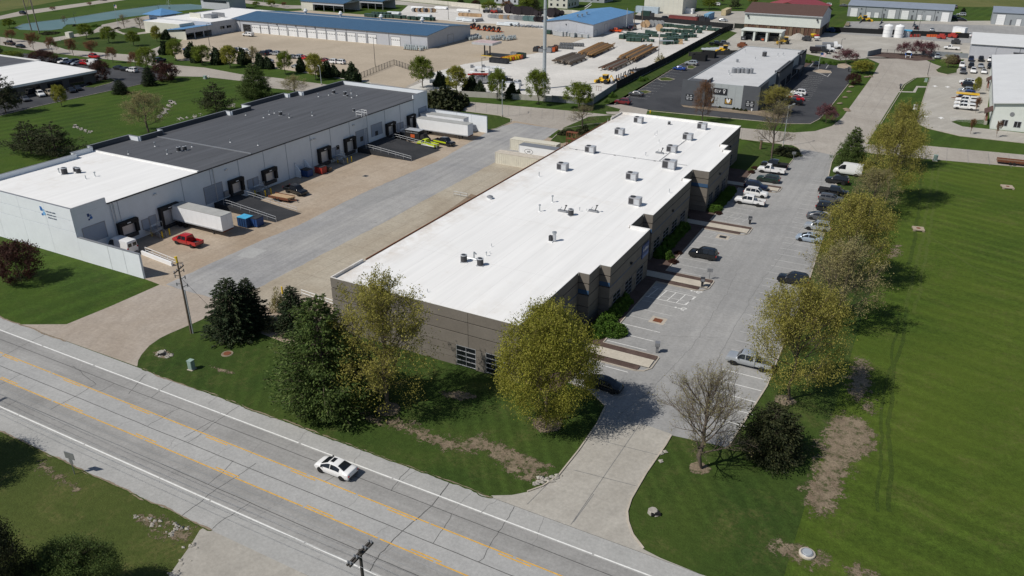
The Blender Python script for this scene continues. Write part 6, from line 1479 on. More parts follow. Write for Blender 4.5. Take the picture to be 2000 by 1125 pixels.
# ================================================================ OTHER BUILDINGS
def ray_(px, py):
    c = np.array([(px-1000)/FPX, (562.5-py)/FPX, 1.0]); return _W @ (_M.T @ c)
def FY(px, py, y): d = ray_(px, py); t = y/d[1]; return float(d[0]*t), CAM_H+float(d[2]*t)
def FX(px, py, x): d = ray_(px, py); t = x/d[0]; return float(d[1]*t), CAM_H+float(d[2]*t)
class Bld:
    """walls, roof, doors and windows of one building; parts are children in world metres"""
    def __init__(s, name, label, cat, x0, y0, x1, y1, h, wall):
        s.t = thing(name, label, cat, (x0, y0, 0)); s.x0, s.y0, s.x1, s.y1, s.h = x0, y0, x1, y1, h; s.o = (-x0, -y0, 0)
        s.wall = wall
    def p(s, name, fn, par=None):
        b = MB(); fn(b); o = b.build(name, par or s.t)
        if par is None: o.location = s.o
        return o
    def walls(s, z=None):
        s.p("wall", lambda b: b.box(s.x0, s.y0, 0, s.x1, s.y1, z or s.h, s.wall)); return s
    def flat(s, m, para=.35, capm=None, inset=.25):
        s.p("roof", lambda b: b.box(s.x0+inset, s.y0+inset, s.h-.02, s.x1-inset, s.y1-inset, s.h+.06, m))
        if para:
            for q in ((s.x0, s.y0, s.x1, s.y0+inset), (s.x0, s.y1-inset, s.x1, s.y1), (s.x0, s.y0+inset+.002, s.x0+inset, s.y1-inset-.002), (s.x1-inset, s.y0+inset+.002, s.x1, s.y1-inset-.002)):
                s.p("parapet", lambda b: b.box(q[0], q[1], s.h+.001, q[2], q[3], s.h+para, capm or s.wall))
        return s
    def gable(s, ax, rz, m, over=.4, pos=.5, gm=None):
        x0, y0, x1, y1, h = s.x0, s.y0, s.x1, s.y1, s.h; th = .16
        if ax == 'x':
            ry = y0+(y1-y0)*pos
            s.p("gable", lambda b: b.add([(x,y,z) for x in (x0,x1) for y,z in ((y0,h),(y1,h),(ry,rz-.05))], [(0,1,2),(3,5,4),(0,3,4,1),(0,2,5,3),(1,4,5,2)], gm or s.wall))
            for a, c in (((y0-over, h-over*(rz-h)/(ry-y0)), (ry, rz)), ((y1+over, h-over*(rz-h)/(y1-ry)), (ry, rz))):
                s.p("roof", lambda b: b.add([(x,y,z+dz) for dz in (0, th) for x in (x0-over,x1+over) for y,z in (a,c)], [(0,2,3,1),(4,5,7,6),(0,1,5,4),(2,6,7,3),(0,4,6,2),(1,3,7,5)], m))
        else:
            rx = x0+(x1-x0)*pos
            s.p("gable", lambda b: b.add([(x,y,z) for y in (y0,y1) for x,z in ((x0,h),(x1,h),(rx,rz-.05))], [(0,1,2),(3,5,4),(0,3,4,1),(0,2,5,3),(1,4,5,2)], gm or s.wall))
            for a, c in (((x0-over, h-over*(rz-h)/(rx-x0)), (rx, rz)), ((x1+over, h-over*(rz-h)/(x1-rx)), (rx, rz))):
                s.p("roof", lambda b: b.add([(x,y,z+dz) for dz in (0, th) for y in (y0-over,y1+over) for x,z in (a,c)], [(0,2,3,1),(4,5,7,6),(0,1,5,4),(2,6,7,3),(0,4,6,2),(1,3,7,5)], m))
        return s
    def on(s, face, name, u0, u1, z0, z1, m, out=.06, par=None, deep=0):
        u0, u1 = sorted((u0, u1)); z0, z1 = sorted((z0, z1))
        if face == 'S': f = lambda b: b.box(u0, s.y0-out, z0, u1, s.y0+deep, z1, m)
        elif face == 'E': f = lambda b: b.box(s.x1-deep, u0, z0, s.x1+out, u1, z1, m)
        else: f = lambda b: b.box(s.x0-out, u0, z0, s.x0+deep, u1, z1, m)
        return s.p(name, f, par)
    def at(s, face, px, py): return FY(px, py, s.y0) if face == 'S' else FX(px, py, s.x1 if face == 'E' else s.x0)
    def door(s, face, p0, p1, m=DOOR_WH, name="overhead_door", z0=None, panes=0):
        a, c = s.at(face, *p0), s.at(face, *p1); zb = .02 if z0 is None else z0; zt = max(a[1], c[1])
        d = s.on(face, name, a[0], c[0], zb, zt, m, .04)
        u0, u1 = sorted((a[0], c[0])); fr = s.on(face, "door_frame", u0-.15, u0-.01, zb, zt+.15, METAL_G, .1, d); s.on(face, "door_frame", u1+.01, u1+.15, zb, zt+.15, METAL_G, .1, d); s.on(face, "door_frame", u0, u1, zt+.01, zt+.15, METAL_G, .1, d)
        for k in range(panes): w = (u1-u0)/panes; s.on(face, "pane", u0+w*(k+.28), u0+w*(k+.72), zb+(zt-zb)*.62, zb+(zt-zb)*.72, GLASS, .05, d)
        if zt-zb > 2.6:
            for k in range(1, 5): z = zb+(zt-zb)*k/5; s.on(face, "seam", u0+.03, u1-.03, z-.02, z+.02, METAL_L, .046, d)
        return d
    def win(s, face, p0, p1, m=GLASS, frame=METAL_L):
        a, c = s.at(face, *p0), s.at(face, *p1); u0, u1 = sorted((a[0], c[0])); z0, z1 = sorted((a[1], c[1]))
        f = s.on(face, "window", u0-.1, u1+.1, z0-.1, z1+.1, frame, .05); um = (u0+u1)/2
        s.on(face, "pane", u0, um-.05, z0, z1, m, .06, f); s.on(face, "pane", um+.05, u1, z0, z1, m, .06, f); return f
# ---- grey building with the black sign
eb = Bld("grey_office_building", "long grey commercial building with dark corner blocks and a black sign", "building", -67.0, 232.4, -46.3, 304.5, 6.15, WALL_MG)
eb.walls(6.1).flat(ROOF_GRV, .28, WALL_MG)
for (x0, y0, x1, y1, h, m) in ((-67.3,229.6,-60.4,237,7.15,WALL_DG), (-50.1,231.6,-45.3,242,6.75,WALL_DG), (-47,258.5,-45.5,281,6.85,WALL_DG), (-47,296,-45.5,304.9,6.85,WALL_DG)):
    eb.p("corner_block", lambda b: b.box(x0, y0, 0, x1, y1, h-.42 if x1 > -50 and y0 > 240 else h-.8, m)); eb.p("parapet", lambda b: (b.box(x0, y0, h-.8+.001, x1, y0+.25, h, m), b.box(x1-.25, y0+.252, h-.8+.001, x1, y1, h, m)))
eb.p("wall_band", lambda b: b.box(-60.38, 231.9, 0, -50.12, 232.38, 6.5, plain("wall_soft_grey", (.36,.39,.40), .8, 0, .05, .6)))
for k in range(1, 4): eb.p("wall_joint", lambda b: b.box(-58.58+k*2.1, 231.88, 0, -58.54+k*2.1, 231.899, 6.45, METAL_G))
for k in range(8): eb.p("roof_seam", lambda b: b.box(-66.6, 240+k*8, 6.215, -46.6, 240.08+k*8, 6.23, ROOF_PALE))
eb.p("roof_seam", lambda b: b.box(-57.0, 232.8, 6.216, -56.85, 304, 6.232, ROOF_PALE))
a, c = FY(1394,171,231.9), FY(1419.5,185.5,231.9)
eb.p("sign_board", lambda b: b.box(a[0], 231.72, c[1], c[0], 231.89, a[1], SIGN_BLK)); sw = c[0]-a[0]; sh = a[1]-c[1]
text_mesh("lettering", "ELV", sh*.66, WHITE, eb.t, (a[0]+67.0+sw*.10, 231.70-232.4, c[1]+sh*.30), (math.pi/2, 0, 0), depth=.02)
def eight(b):
    cx, zc = a[0]+sw*.80, c[1]+sh*.70
    for zz, r in ((zc, sh*.14), (zc-sh*.20, sh*.10)):
        for k in range(16):
            t0, t1 = 6.2832*k/16, 6.2832*(k+1)/16; b.quad((cx+r*math.cos(t0),231.70,zz+r*math.sin(t0)),(cx+r*math.cos(t1),231.70,zz+r*math.sin(t1)),(cx+r*1.5*math.cos(t1),231.70,zz+r*1.5*math.sin(t1)),(cx+r*1.5*math.cos(t0),231.70,zz+r*1.5*math.sin(t0)), WHITE)
    b.add([(cx-sh*.14,231.69,zc-sh*.28),(cx+sh*.14,231.69,zc-sh*.28),(cx,231.69,zc-sh*.55)], [(0,2,1)], WHITE)
eb.p("lettering", eight)
GOLD = plain("poster_gold", (.32,.20,.05), .5, 0, .25, 1.2)
for p0, p1, m in (((1416,191),(1429,204),GOLD), ((1387,188),(1394,201),GOLD)):
    q0, q1 = FY(*p0, 231.9), FY(*p1, 231.9); f = eb.p("poster", lambda b: b.box(q0[0], 231.76, q1[1], q1[0], 231.89, q0[1], SIGN_BLK)); eb.p("print", lambda b: b.box(q0[0]+.12, 231.74, q1[1]+.12, q1[0]-.12, 231.759, q0[1]-.12, m)); cx, cz = (q0[0]+q1[0])/2, (q0[1]+q1[1])/2; eb.p("print", lambda b: (b.box(q0[0]+.12, 231.735, cz+.45, q1[0]-.12, 231.739, q0[1]-.12, SIGN_BLK), b.add([(cx+x, 231.73, cz+z) for x, z in ((-.6,.7),(-.25,.75),(0,.1),(.25,.75),(.6,.7),(.45,-.1),(0,-.6),(-.45,-.1))], [(0,7,2,1),(2,5,4,3),(7,6,5,2)], WHITE)))
for p0, p1, yy in (((1457,196),(1472,209),231.6), ((1340,183),(1353,196),229.6)):
    q0, q1 = FY(*p0, yy), FY(*p1, yy); w = q1[0]-q0[0]; h = q0[1]-q1[1]; eb.p("poster", lambda b: b.box(q0[0], yy-.12, q1[1], q1[0], yy-.002, q0[1], SIGN_BLK))
    for i in range(2):
        for j, (z0, z1, ww) in enumerate(((.08,.30,.14),(.40,.55,.2),(.70,.88,.12))):
            cx = q0[0]+w*(.27+.46*i); eb.p("print", lambda b: b.box(cx-w*ww, yy-.14, q1[1]+h*z0, cx+w*ww, yy-.122, q1[1]+h*z1, METAL_L))
for y0, y1 in ((244,249),(250.5,256),(262,270),(272,279),(284,294)):
    f = eb.p("window", lambda b: b.box(-46.28, y0, .3, -46.22 if (y0 < 258 or y0 > 281) else -45.45, y1, 3.0, METAL_D))
    n = int((y1-y0)/1.4); xx = -46.2 if (y0 < 258 or y0 > 281) else -45.43
    for k in range(n): MB().box(xx-.02, y0+.08+k*(y1-y0)/n, .4, xx, y0+(k+1)*(y1-y0)/n-.08, 2.9, GLASS).build("pane", f)
for yc in (250, 287): 
    eb.p("canopy", lambda b: b.box(-46.2, yc-4, 3.3, -43.6, yc+4, 3.55, METAL_D)); eb.p("canopy_post", lambda b: b.box(-43.9, yc-3.8, 0, -43.7, yc-3.6, 3.3, METAL_D)); eb.p("canopy_post", lambda b: b.box(-43.9, yc+3.6, 0, -43.7, yc+3.8, 3.3, METAL_D))
for i, (px, py, l) in enumerate(((1433,140,"first grey condenser of five in a line"),(1442,140,"second grey condenser of five in a line"),(1450,140,"middle grey condenser of five in a line"),(1459,141,"fourth grey condenser of five in a line"),(1467,141,"last grey condenser of five in a line"),(1440,119,"lone small grey condenser on the grey building roof"))): condenser(px, py, l, z=6.22, group="condensers on the grey building roof", m=METAL_G, s=1.45 if i < 5 else .9)
condenser(1493, 108, "black square exhaust unit at the far end of the grey building roof", z=6.22, s=1.6, group="condensers on the grey building roof")
for i, (px, py) in enumerate(((1423,144),(1475,117),(1529,109),(1519,110),(1455,102),(1425,148))): vent(px, py, "thin curved vent on the grey building roof", .8, .07, z=6.22, cap=True, group="vents on the grey building roof")
# ---- long blue roofed garage
bb = Bld("blue_roof_garage", "long pale garage with blue metal roof and a row of white doors", "garage", -297, 277.2, -188.3, 311, 5.2, WALL_LG).walls()
bb.gable('x', 6.9, ROOF_BLUE, .5); bb.p("ridge_cap", lambda b: b.box(-294, 293.6, 7.06, -188.5, 294.6, 7.16, METAL_L))
for x in (375,440,515,587,660,735,808,885,960,1038,1117,1198,1280): 
    y = 200+(x-375)*.083; bb.door('S', (400+x/4, (y+62)/4+0), (400+(x+58)/4, y/4-.6), panes=5)
bb.door('S', (400+1460/4, 92), (400+1524/4, 73.0), panes=5); bb.door('S', (400+305/4, 60), (400+356/4, 48.5), DARK, "open_bay_shade")  # last door is a flush black panel painted as the bay's shaded inside
for x in (283,500,642,792,945,1103,1265,1435,1605): X_ = FY(400+x/4, 60, 277.2)[0]; bb.on('S', "downspout", X_-.08, X_+.08, .1, 5.1, METAL_G, .14)
bb.door('E', (875,85), (885,66), WALL_LG)
for x in (571,716,865,1019): X_ = FY(400+x/4, 62, 277.2)[0]; bb.on('S', "wall_lamp", X_-.25, X_+.25, 4.3, 4.6, METAL_D, .3)
for px, py in ((578,28),(649,33),(724,40),(802,47)):
    x, y = G(px, py, 7); t = thing("roof_ventilator", "white ventilator on the long blue roof, %s" % {578:"first from the west",649:"second from the west",724:"third from the west",802:"nearest the east end"}[px], "ventilator", (x, 300, 6.65), 0, "ventilators on the long blue roof")
    part("neck", t, lambda b: b.cyl((0,0,-.5),(0,0,.9),.55,METAL_L,n=10)); part("hood", t, lambda b: b.lathe([(.6,.9),(1.0,1.0),(1.0,1.4),(.5,1.6),(.7,1.9),(.3,2.2)], WHITE, 10))
# open sheds behind
for (p, w, d, l) in (((672,25), 30, 14, "open fronted shed behind the blue garage, joined to it"), ((748,20), 22, 12, "white ended open shed behind the blue garage")):
    x, y = G(*p); s_ = Bld("open_shed", l, "shed", x-w, y, x, y+d, 4.6, WALL_LG)
    s_.p("wall", lambda b: (b.box(x-w, y, 0, x-w*.72, y+.3, 4.6, WALL_CREAM), b.box(x-w, y+d-.3, 0, x, y+d, 4.6, WALL_LG), b.box(x-w, y+.302, 0, x-w+.3, y+d-.302, 4.6, WALL_LG))); s_.p("fascia", lambda b: b.box(x-w*.72+.01, y, 3.3, x, y+.3, 4.6, WALL_LG))
    for k in range(4): s_.p("post", lambda b: b.box(x-w*.7+k*w*.23, y+.05, 0, x-w*.7+k*w*.23+.3, y+.28, 3.29, METAL_G))
    s_.gable('x', 5.6, ROOF_BLUE, .4)
# white office wing with carport
wo = Bld("white_roof_office", "flat white roofed office wing with blue carport joined to the blue garage", "office", -329, 262.5, -294.2, 308, 5.3, WALL_LG).walls().flat(ROOF_WH, .3, WALL_LG)
wo.win('E', (430,57), (438,50)); wo.win('E', (443,55), (451.5,48.5))
wo.p("wing_wall", lambda b: b.box(-328.5, 254.5, 0, -305.2, 262.48, 4.9, WALL_CREAM)); wo.p("wing_roof", lambda b: b.box(-328.3, 254.7, 4.9, -305.4, 262.4, 5.02, ROOF_WH))
for px in (334, 345, 357): X_ = FY(px, 48, 254.5)[0]; f = wo.p("window", lambda b: b.box(X_-1, 254.42, 1.2, X_+1, 254.49, 2.9, METAL_L)); wo.p("pane", lambda b: b.box(X_-.9, 254.40, 1.3, X_+.9, 254.419, 2.8, GLASS))
wo.p("roof_screen", lambda b: b.box(-318, 272, 5.37, -311, 272.3, 7.4, WALL_CREAM)); wo.p("roof_screen", lambda b: b.box(-311, 279, 5.37, -303, 279.3, 7.4, METAL_G)); wo.p("roof_plant", lambda b: b.box(-310, 273, 5.37, -305, 277, 7.0, METAL_G))
cpb = Bld("carport", "open carport with blue roof beside the white roofed office", "carport", -305, 247.3, -293.6, 262.3, 3.7, WALL_LG)
cpb.p("wall", lambda b: (b.box(-305, 247.3, 0, -293.6, 247.6, 3.7, WALL_CREAM), b.box(-305, 247.602, 0, -304.7, 262.3, 3.7, WALL_LG))); cpb.p("fascia", lambda b: b.box(-293.9, 247.602, 2.6, -293.6, 262.3, 3.7, WALL_LG))
for y in (252, 257, 261.8): cpb.p("post", lambda b: b.box(-293.95, y, 0, -293.65, y+.4, 2.59, WALL_LG))
cpb.p("roof", lambda b: b.add([(x,y,z+dz) for dz in (0,.18) for y in (246.6,262.4) for x,z in ((-305.6,3.4),(-293.0,4.6))], [(0,2,3,1),(4,5,7,6),(0,1,5,4),(2,6,7,3),(0,4,6,2),(1,3,7,5)], ROOF_BLUE2))
cpb.p("fascia", lambda b: b.add([(-293.62,247.62,3.701),(-293.62,262.3,3.701),(-293.62,262.3,4.5),(-293.62,247.62,4.5)], [(0,1,2,3)], WALL_LG))
def hip(b, x0, y0, x1, y1, z0, z1, m, over=1.0):
    cx, cy = (x0+x1)/2, (y0+y1)/2; b.add([(x0-over,y0-over,z0),(x1+over,y0-over,z0),(x1+over,y1+over,z0),(x0-over,y1+over,z0),(cx,cy,z1)], [(0,1,4),(1,2,4),(2,3,4),(3,0,4),(3,2,1,0)], m)
pv = Bld("entrance_pavilion", "square entrance pavilion under a blue pyramid roof by the pond", "pavilion", -341, 265, -329.5, 277, 6.2, WALL_TAN); pv.p("wall", lambda b: b.box(-339.5, 266.5, 0, -331, 275.5, 6.2, WALL_LG)); pv.p("roof", lambda b: hip(b, -341, 265, -329.5, 277, 6.2, 8.6, ROOF_BLUE2, .6)); pv.p("glazing", lambda b: b.box(-338.5, 266.42, .3, -332, 266.49, 4.2, GLASS)); pv.p("canopy", lambda b: b.box(-340, 263.2, 3.4, -334, 266.48, 3.7, ROOF_BLUE2))
x0, y0 = G(373, 18)
cl = Bld("clerestory_hall", "raised hall with two tier blue roof behind the white office roof", "hall", x0+2, y0+6, x0+24, y0+18, 6.0, WALL_LG).walls(); cl.gable('x', 7.6, ROOF_BLUE, 1.0, .5); cl.on('S', "window_band", x0+4, x0+22, 3.6, 4.8, GLASS)
# ---- blue roofed warehouse in the yard
b2 = Bld("blue_roof_warehouse", "pale warehouse with bright blue gable roof inside the equipment yard", "warehouse", -165.4, 337.5, -141.2, 388, 5.5, WALL_LG).walls(); b2.gable('y', 7.0, ROOF_BLUE2, .45, .48)
b2.door('E', (1180,61), (1186,46), WALL_LG); b2.door('E', (1160,72), (1166,58), WALL_LG, "service_door"); b2.on('S', "wall_lamp", -154.5, -154.1, 4.6, 5.0, METAL_D, .3)
for k in range(1, 6): b2.on('S', "wall_seam", -165.4+k*4.03, -165.36+k*4.03, .1, 5.4, METAL_G, .02)
for k in range(1, 10): b2.on('E', "wall_seam", 337.5+k*5.05, 337.55+k*5.05, .1, 5.4, METAL_G, .02)
for px, py, l in ((1128,36,"pale round flue, nearest on the bright blue roof"),(1137,35,"pale round flue, second on the bright blue roof"),(1146,31,"low pale ventilator on the bright blue roof")):
    x, y = G(px, py, 7); vent(px, py, l, 1.6, .35, z=6.4, cap=True, group="flues on the bright blue roof")
# ---- barn, three bay shed, red roof, storage units, sheds
bn = Bld("salt_barn", "tall white barn with brown shingle roof above a wooden base", "barn", -86.3, 383.5, -53.2, 411, 9.0, WALL_PALE)
TIMBER = plain("barn_timber", (.105,.055,.038), .85, 0, .3, 2)
bn.p("upper_wall", lambda b: (b.box(-86.3, 383.5, 4.0, -53.2, 384.2, 9.0, WALL_PALE), b.box(-53.8, 384.2, 4.0, -53.2, 411, 9, WALL_LG), b.box(-86.3, 384.2, 0, -85.7, 411, 9, WALL_LG))); bn.gable('x', 12.0, ROOF_BROWN, .5, .5, WALL_LG); bn.p("fascia", lambda b: b.box(-86.8, 382.9, 8.55, -52.7, 383.05, 8.95, METAL_L))
for k in range(20): bn.p("timber_panel", lambda b: b.box(-86.2+k*1.65, 383.75, 0, -84.65+k*1.65, 384.0, 3.95, TIMBER if k % 3 else WOOD))
for k in range(20): bn.p("post", lambda b: b.box(-84.7+k*1.65, 383.45, 0, -84.5+k*1.65, 383.74, 3.98, WOOD))
bn.p("opening_shade", lambda b: b.box(-54.0, 392, 0, -53.3, 404, 5.5, DARK)); bn.p("side_wall", lambda b: (b.box(-53.8, 384.2, 0, -53.25, 391.9, 3.98, WOOD), b.box(-53.8, 404.1, 0, -53.25, 411, 3.98, WOOD)))  # black box paints the barn's unlit inside
for x in (-84.8, -54.8): bn.p("flood_lamp", lambda b: b.box(x-.3, 382.7, 7.2, x+.3, 383.45, 7.8, METAL_D))
sh3 = Bld("three_bay_shed", "low pale concrete shed with three dark open bays", "shed", -82, 361.5, -65.2, 369, 4.3, WALL_PALE)
sh3.p("roof", lambda b: b.box(-82.3, 361.2, 4.0, -64.9, 369.3, 4.45, WALL_PALE)); sh3.p("wall", lambda b: (b.box(-82, 368.4, 0, -65.2, 369, 3.98, METAL_G), b.box(-82, 361.5, 0, -81.2, 368.39, 3.98, WALL_PALE), b.box(-66, 361.5, 0, -65.2, 368.39, 3.98, WALL_PALE)))
for x in (-76.5, -71.2): sh3.p("pier", lambda b: b.box(x-.4, 361.5, 0, x+.4, 368.39, 3.98, WALL_PALE))
sh3.p("bay_shade", lambda b: b.box(-81.1, 364.5, .02, -66.1, 368.3, 2.2, METAL_D))  # dark block stands for the shade inside the bays
rh = Bld("red_roof_house", "tan gabled building under a dull red metal roof behind the barn", "building", -92, 432, -62, 470, 5.0, WALL_TAN).walls(); rh.gable('y', 9.2, ROOF_RED, .8, .5)
s1 = Bld("storage_units", "long grey storage building with white roll doors, facing the tanks", "storage building", -52.8, 470, -3.8, 490, 5.4, WALL_MG).walls(); s1.gable('x', 7.2, ROOF_GREY, .4, .5)
for x0, x1, yt, yb in ((295,380,80,165),(455,507,118,172),(530,585,122,180),(660,750,97,188),(790,880,104,195),(950,1010,145,205),(1035,1097,150,208),(1180,1275,122,216)): s1.door('S', (1600+x0/5, yb/5), (1600+x1/5, yt/5))
for x0, x1, yt, yb in ((390,413,125,165),(618,640,135,180),(893,915,150,193),(1133,1155,162,208)): s1.door('S', (1600+x0/5, yb/5), (1600+x1/5, yt/5), WALL_DG, "service_door")
for x in (446,612,780,950,1128): X_ = FY(1600+x/5, 30, 470)[0]; s1.on('S', "wall_joint", X_-.1, X_+.1, .1, 5.3, METAL_D, .05)
for x, y in ((415,83),(645,93),(918,107),(1160,118)): X_, Z_ = FY(1600+x/5, y/5, 470); s1.on('S', "wall_lamp", X_-.2, X_+.2, Z_-.2, Z_+.2, METAL_D, .3)
s2 = Bld("storage_units", "grey storage building cut by the right edge of the view", "storage building", 13.8, 470, 56, 490, 5.6, WALL_MG).walls(); s2.gable('x', 7.4, ROOF_GREY, .4, .5)
s2.door('S', (1600+1715/5, 49), (1600+1825/5, 28.5)); s2.door('S', (1600+1912/5, 50.5), (1600+1978/5, 37.5)); s2.door('S', (1600+1855/5, 50), (1600+1880/5, 39), WALL_DG, "service_door")
for (p0, p1, l) in (((1681,43),(1676,37),"left"),((1720,46),(1716,39),"middle"),((1784,50),(1779,42),"right")):
    x, y = G(*p0); t = thing("ramp_wall", "grey sloping dock wall in front of the storage doors, %s of three" % l, "wall", (x, y, 0)); b = MB(); b.add([(xx, yy, zz) for xx in (-.15,.15) for yy, zz in ((-6,0),(6,0),(6,1.6),(-6,.1))], [(0,1,2,3),(7,6,5,4),(0,4,5,1),(1,5,6,2),(2,6,7,3),(3,7,4,0)], WALL_DG); b.build("slab", t); bx("cap", t, -.17, 5.6, 1.605, .17, 6, 1.65, METAL_L)
gs = Bld("grey_shed", "large light grey shed with white metal roof and brick base at the right", "shed", 6.0, 357.6, 62, 391, 5.3, WALL_LG).walls(); gs.gable('x', 7.2, ROOF_PALE, .5, .55)
a = FY(1944,118,357.6); gs.on('S', "brick_plinth", a[0], 62, .0, 1.3, BRICK_RED, .2); X_ = FY(1946,95,357.6)[0]; gs.on('S', "downspout", X_-.1, X_+.1, .1, 5.2, METAL_L, .15); gs.on('S', "fascia", 6.1, 61.9, 5.0, 5.25, METAL_G, .1)
gs.p("awning", lambda b: b.box(FY(1983,112,357.6)[0]-1, 354.8, 3.0, FY(1983,112,357.6)[0]+3.5, 357.5, 3.3, METAL_D))
fc = Bld("pale_facility", "pale building with light metal roof and two shingled porches at the right", "building", 12.8, 240.5, 62, 322, 6.6, WALL_PALE).walls(); 
fc.p("roof", lambda b: b.add([(x,y,z+dz) for dz in (0,.22) for y in (239.9,322.6) for x,z in ((12.1,6.6),(40,9.6))], [(0,2,3,1),(4,5,7,6),(0,1,5,4),(2,6,7,3),(0,4,6,2),(1,3,7,5)], ROOF_PALE)); fc.p("gable", lambda b: b.add([(12.8,240.5,6.601),(40,240.5,6.601),(40,240.5,9.5),(12.8,240.5,6.68)], [(0,1,2,3)], WALL_PALE))
fc.p("fascia", lambda b: b.box(12.0, 240, 6.3, 12.09, 322.5, 6.62, METAL_G))
fc.win('S', (1955,245), (1969,235)); fc.win('S', (1979,248), (1995,238.5)); q = FY(1977,223,240.5); fc.p("louvre", lambda b: b.cyl((q[0],240.4,q[1]),(q[0],240.5,q[1]),.55,METAL_G,n=12))
for (p0, l) in (((1922,243),"nearer the camera"),((1926,178),"further north")):
    x, y = G(*p0); pr_ = thing("porch", "brown shingled porch on stone posts, the one "+l, "porch", (x, y, 0)); w = 12.75-x
    part("roof", pr_, lambda b: b.add([(xx,yy,z+dz) for dz in (0,.2) for yy in (-.6,5.6) for xx,z in ((-.6,2.9),(w,3.9))], [(0,2,3,1),(4,5,7,6),(0,1,5,4),(2,6,7,3),(0,4,6,2),(1,3,7,5)], ROOF_BROWN))
    for yy in (0, 4.6): bx("post", pr_, 0, yy, 0, .4, yy+.4, 2.9, BRICK_RED); bx("stone_base", pr_, -.15, yy-.15, 0, .55, yy+.55, 1.0, STONE)
# ---- office at the left edge
of = Bld("white_roof_pavilion_office", "low dark walled office with broad white roof at the left edge", "office", -267.5, 95, -246.5, 168.5, 3.2, plain("wall_shade", (.10,.09,.085), .8, 0, .1, 1)).walls()  # walls in one even dark brown
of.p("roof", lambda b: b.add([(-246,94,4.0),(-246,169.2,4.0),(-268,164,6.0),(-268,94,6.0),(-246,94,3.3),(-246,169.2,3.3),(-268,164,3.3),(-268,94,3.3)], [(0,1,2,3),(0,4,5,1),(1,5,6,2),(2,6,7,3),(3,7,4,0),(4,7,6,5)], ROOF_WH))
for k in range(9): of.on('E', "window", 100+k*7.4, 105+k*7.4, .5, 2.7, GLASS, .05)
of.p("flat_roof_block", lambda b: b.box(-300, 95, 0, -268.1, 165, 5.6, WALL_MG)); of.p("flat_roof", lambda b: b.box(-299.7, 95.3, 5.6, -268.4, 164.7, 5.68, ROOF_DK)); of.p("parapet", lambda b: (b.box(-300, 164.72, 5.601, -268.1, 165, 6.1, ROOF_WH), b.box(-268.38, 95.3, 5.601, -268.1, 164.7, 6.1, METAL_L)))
x, y = G(32,131,5.7); of.p("roof_plant", lambda b: (b.box(-281, 148, 5.69, -279, 150, 6.9, METAL_D), b.box(-278, 149, 5.69, -276.5, 151, 6.7, METAL_D)))
# ---- cream shed and apartments beyond the yard
cs = Bld("cream_shed", "big cream metal shed beyond the black yard fence", "shed", -153, 436, -131.5, 462, 8.0, WALL_CREAM).walls(); cs.gable('y', 9.5, ROOF_PALE, .3)
for k in range(1, 8): cs.on('S', "wall_seam", -153+k*2.7, -152.95+k*2.7, .1, 7.9, METAL_L, .03)
for (p, w, d, h, m, l) in (((1108,17), 12, 16, 8.5, WALL_CREAM, "grey and white apartment block on the bank beyond the yard"), ((1012,9), 16, 14, 8, WALL_LG, "pale apartment block behind trees beyond the yard wall"), ((1180,6), 26, 14, 7, WALL_MG, "grey apartment block with white stairs beyond the yard")):
    x, y = G(*p); ap = Bld("apartment_block", l, "apartments", x-w, y, x, y+d, h, m).walls(); ap.gable('x', h+2.5, ROOF_BROWN, .5)
    for i in range(int(w/4)):
        for z in (1.0, 3.9): f = ap.on('S', "window", x-w+1.2+i*4, x-w+2.6+i*4, z, z+1.5, METAL_L, .05); ap.on('S', "pane", x-w+1.3+i*4, x-w+2.5+i*4, z+.1, z+1.4, GLASS, .07, f)
    for i in range(3): ap.on('E', "window", y+2+i*4, y+3.4+i*4, 1, 2.6, GLASS, .05)
x, y = G(1142,18); t = thing("outside_stairs", "white outside stairs beside the far apartments", "stairs", (x, y, 0))
for k in range(8): bx("tread", t, .5*k, -.6, .35*k, .5*k+.6, .6, .35*k+.1, WHITE)
part("handrail", t, lambda b: [b.cyl((0,s,1),(4,s,3.9),.07,WHITE,n=5) for s in (-.6,.6)])
# ================================================================ YARD WALLS AND FENCES
def run(name, label, pts, h, m, cat="fence", pitch=3.0, th=.14, post=None, px=True, cap=None):
    P = [G(*q) for q in pts] if px else pts; t = thing(name, label, cat, (*P[0], 0))
    ps = MB()
    for i in range(len(P)-1):
        a, c = Vector(P[i]), Vector(P[i+1]); L = (c-a).length; n = max(1, round(L/pitch)); d = (c-a)/L; rz = math.atan2(d.y, d.x)
        for k in range(n):
            o = a+d*(L*(k+.5)/n)-Vector(P[0]); b = MB(); b.cbox(0, 0, .03, L/n-.06, th, h-.03, m); b.build("panel", t, loc=(o.x, o.y, 0), rz=rz)
            q = a+d*(L*k/n)-Vector(P[0]); bb_ = MB(); bb_.cbox(0, 0, 0, .16, th+.08, h+.08, post or m); bb_.build("post", t, loc=(q.x, q.y, 0), rz=rz)
    return t
run("yard_wall", "pale concrete panel wall along the yard's street side", [(806,186),(860,186.5),(1000,194),(1108,200.5)], 1.7, plain("panel_pale", (.42,.40,.36), .85, 0, .1, .6), "wall", 4)
run("yard_wall", "mottled grey panel wall at the yard's street corner", [(1078,199),(1130,203),(1158,206)], 1.9, plain("panel_mottled", (.22,.23,.24), .85, 0, .5, .5), "wall", 3.5)
run("yard_fence", "grey panel fence at the corner of the yard", [(1158,204),(1203,174)], 2.0, FENCE_CON)
run("yard_fence", "long black screened fence between the yard and the dark lot", [(1204,173.5),(1250,149.5),(1304,122.5),(1363,90),(1405,67),(1430,57)], 2.3, FENCE_BLK, pitch=4)
run("yard_fence", "black screened fence across the yard's far side", [(1238,38),(1290,43),(1355,49),(1432,56)], 2.2, FENCE_BLK, pitch=4)
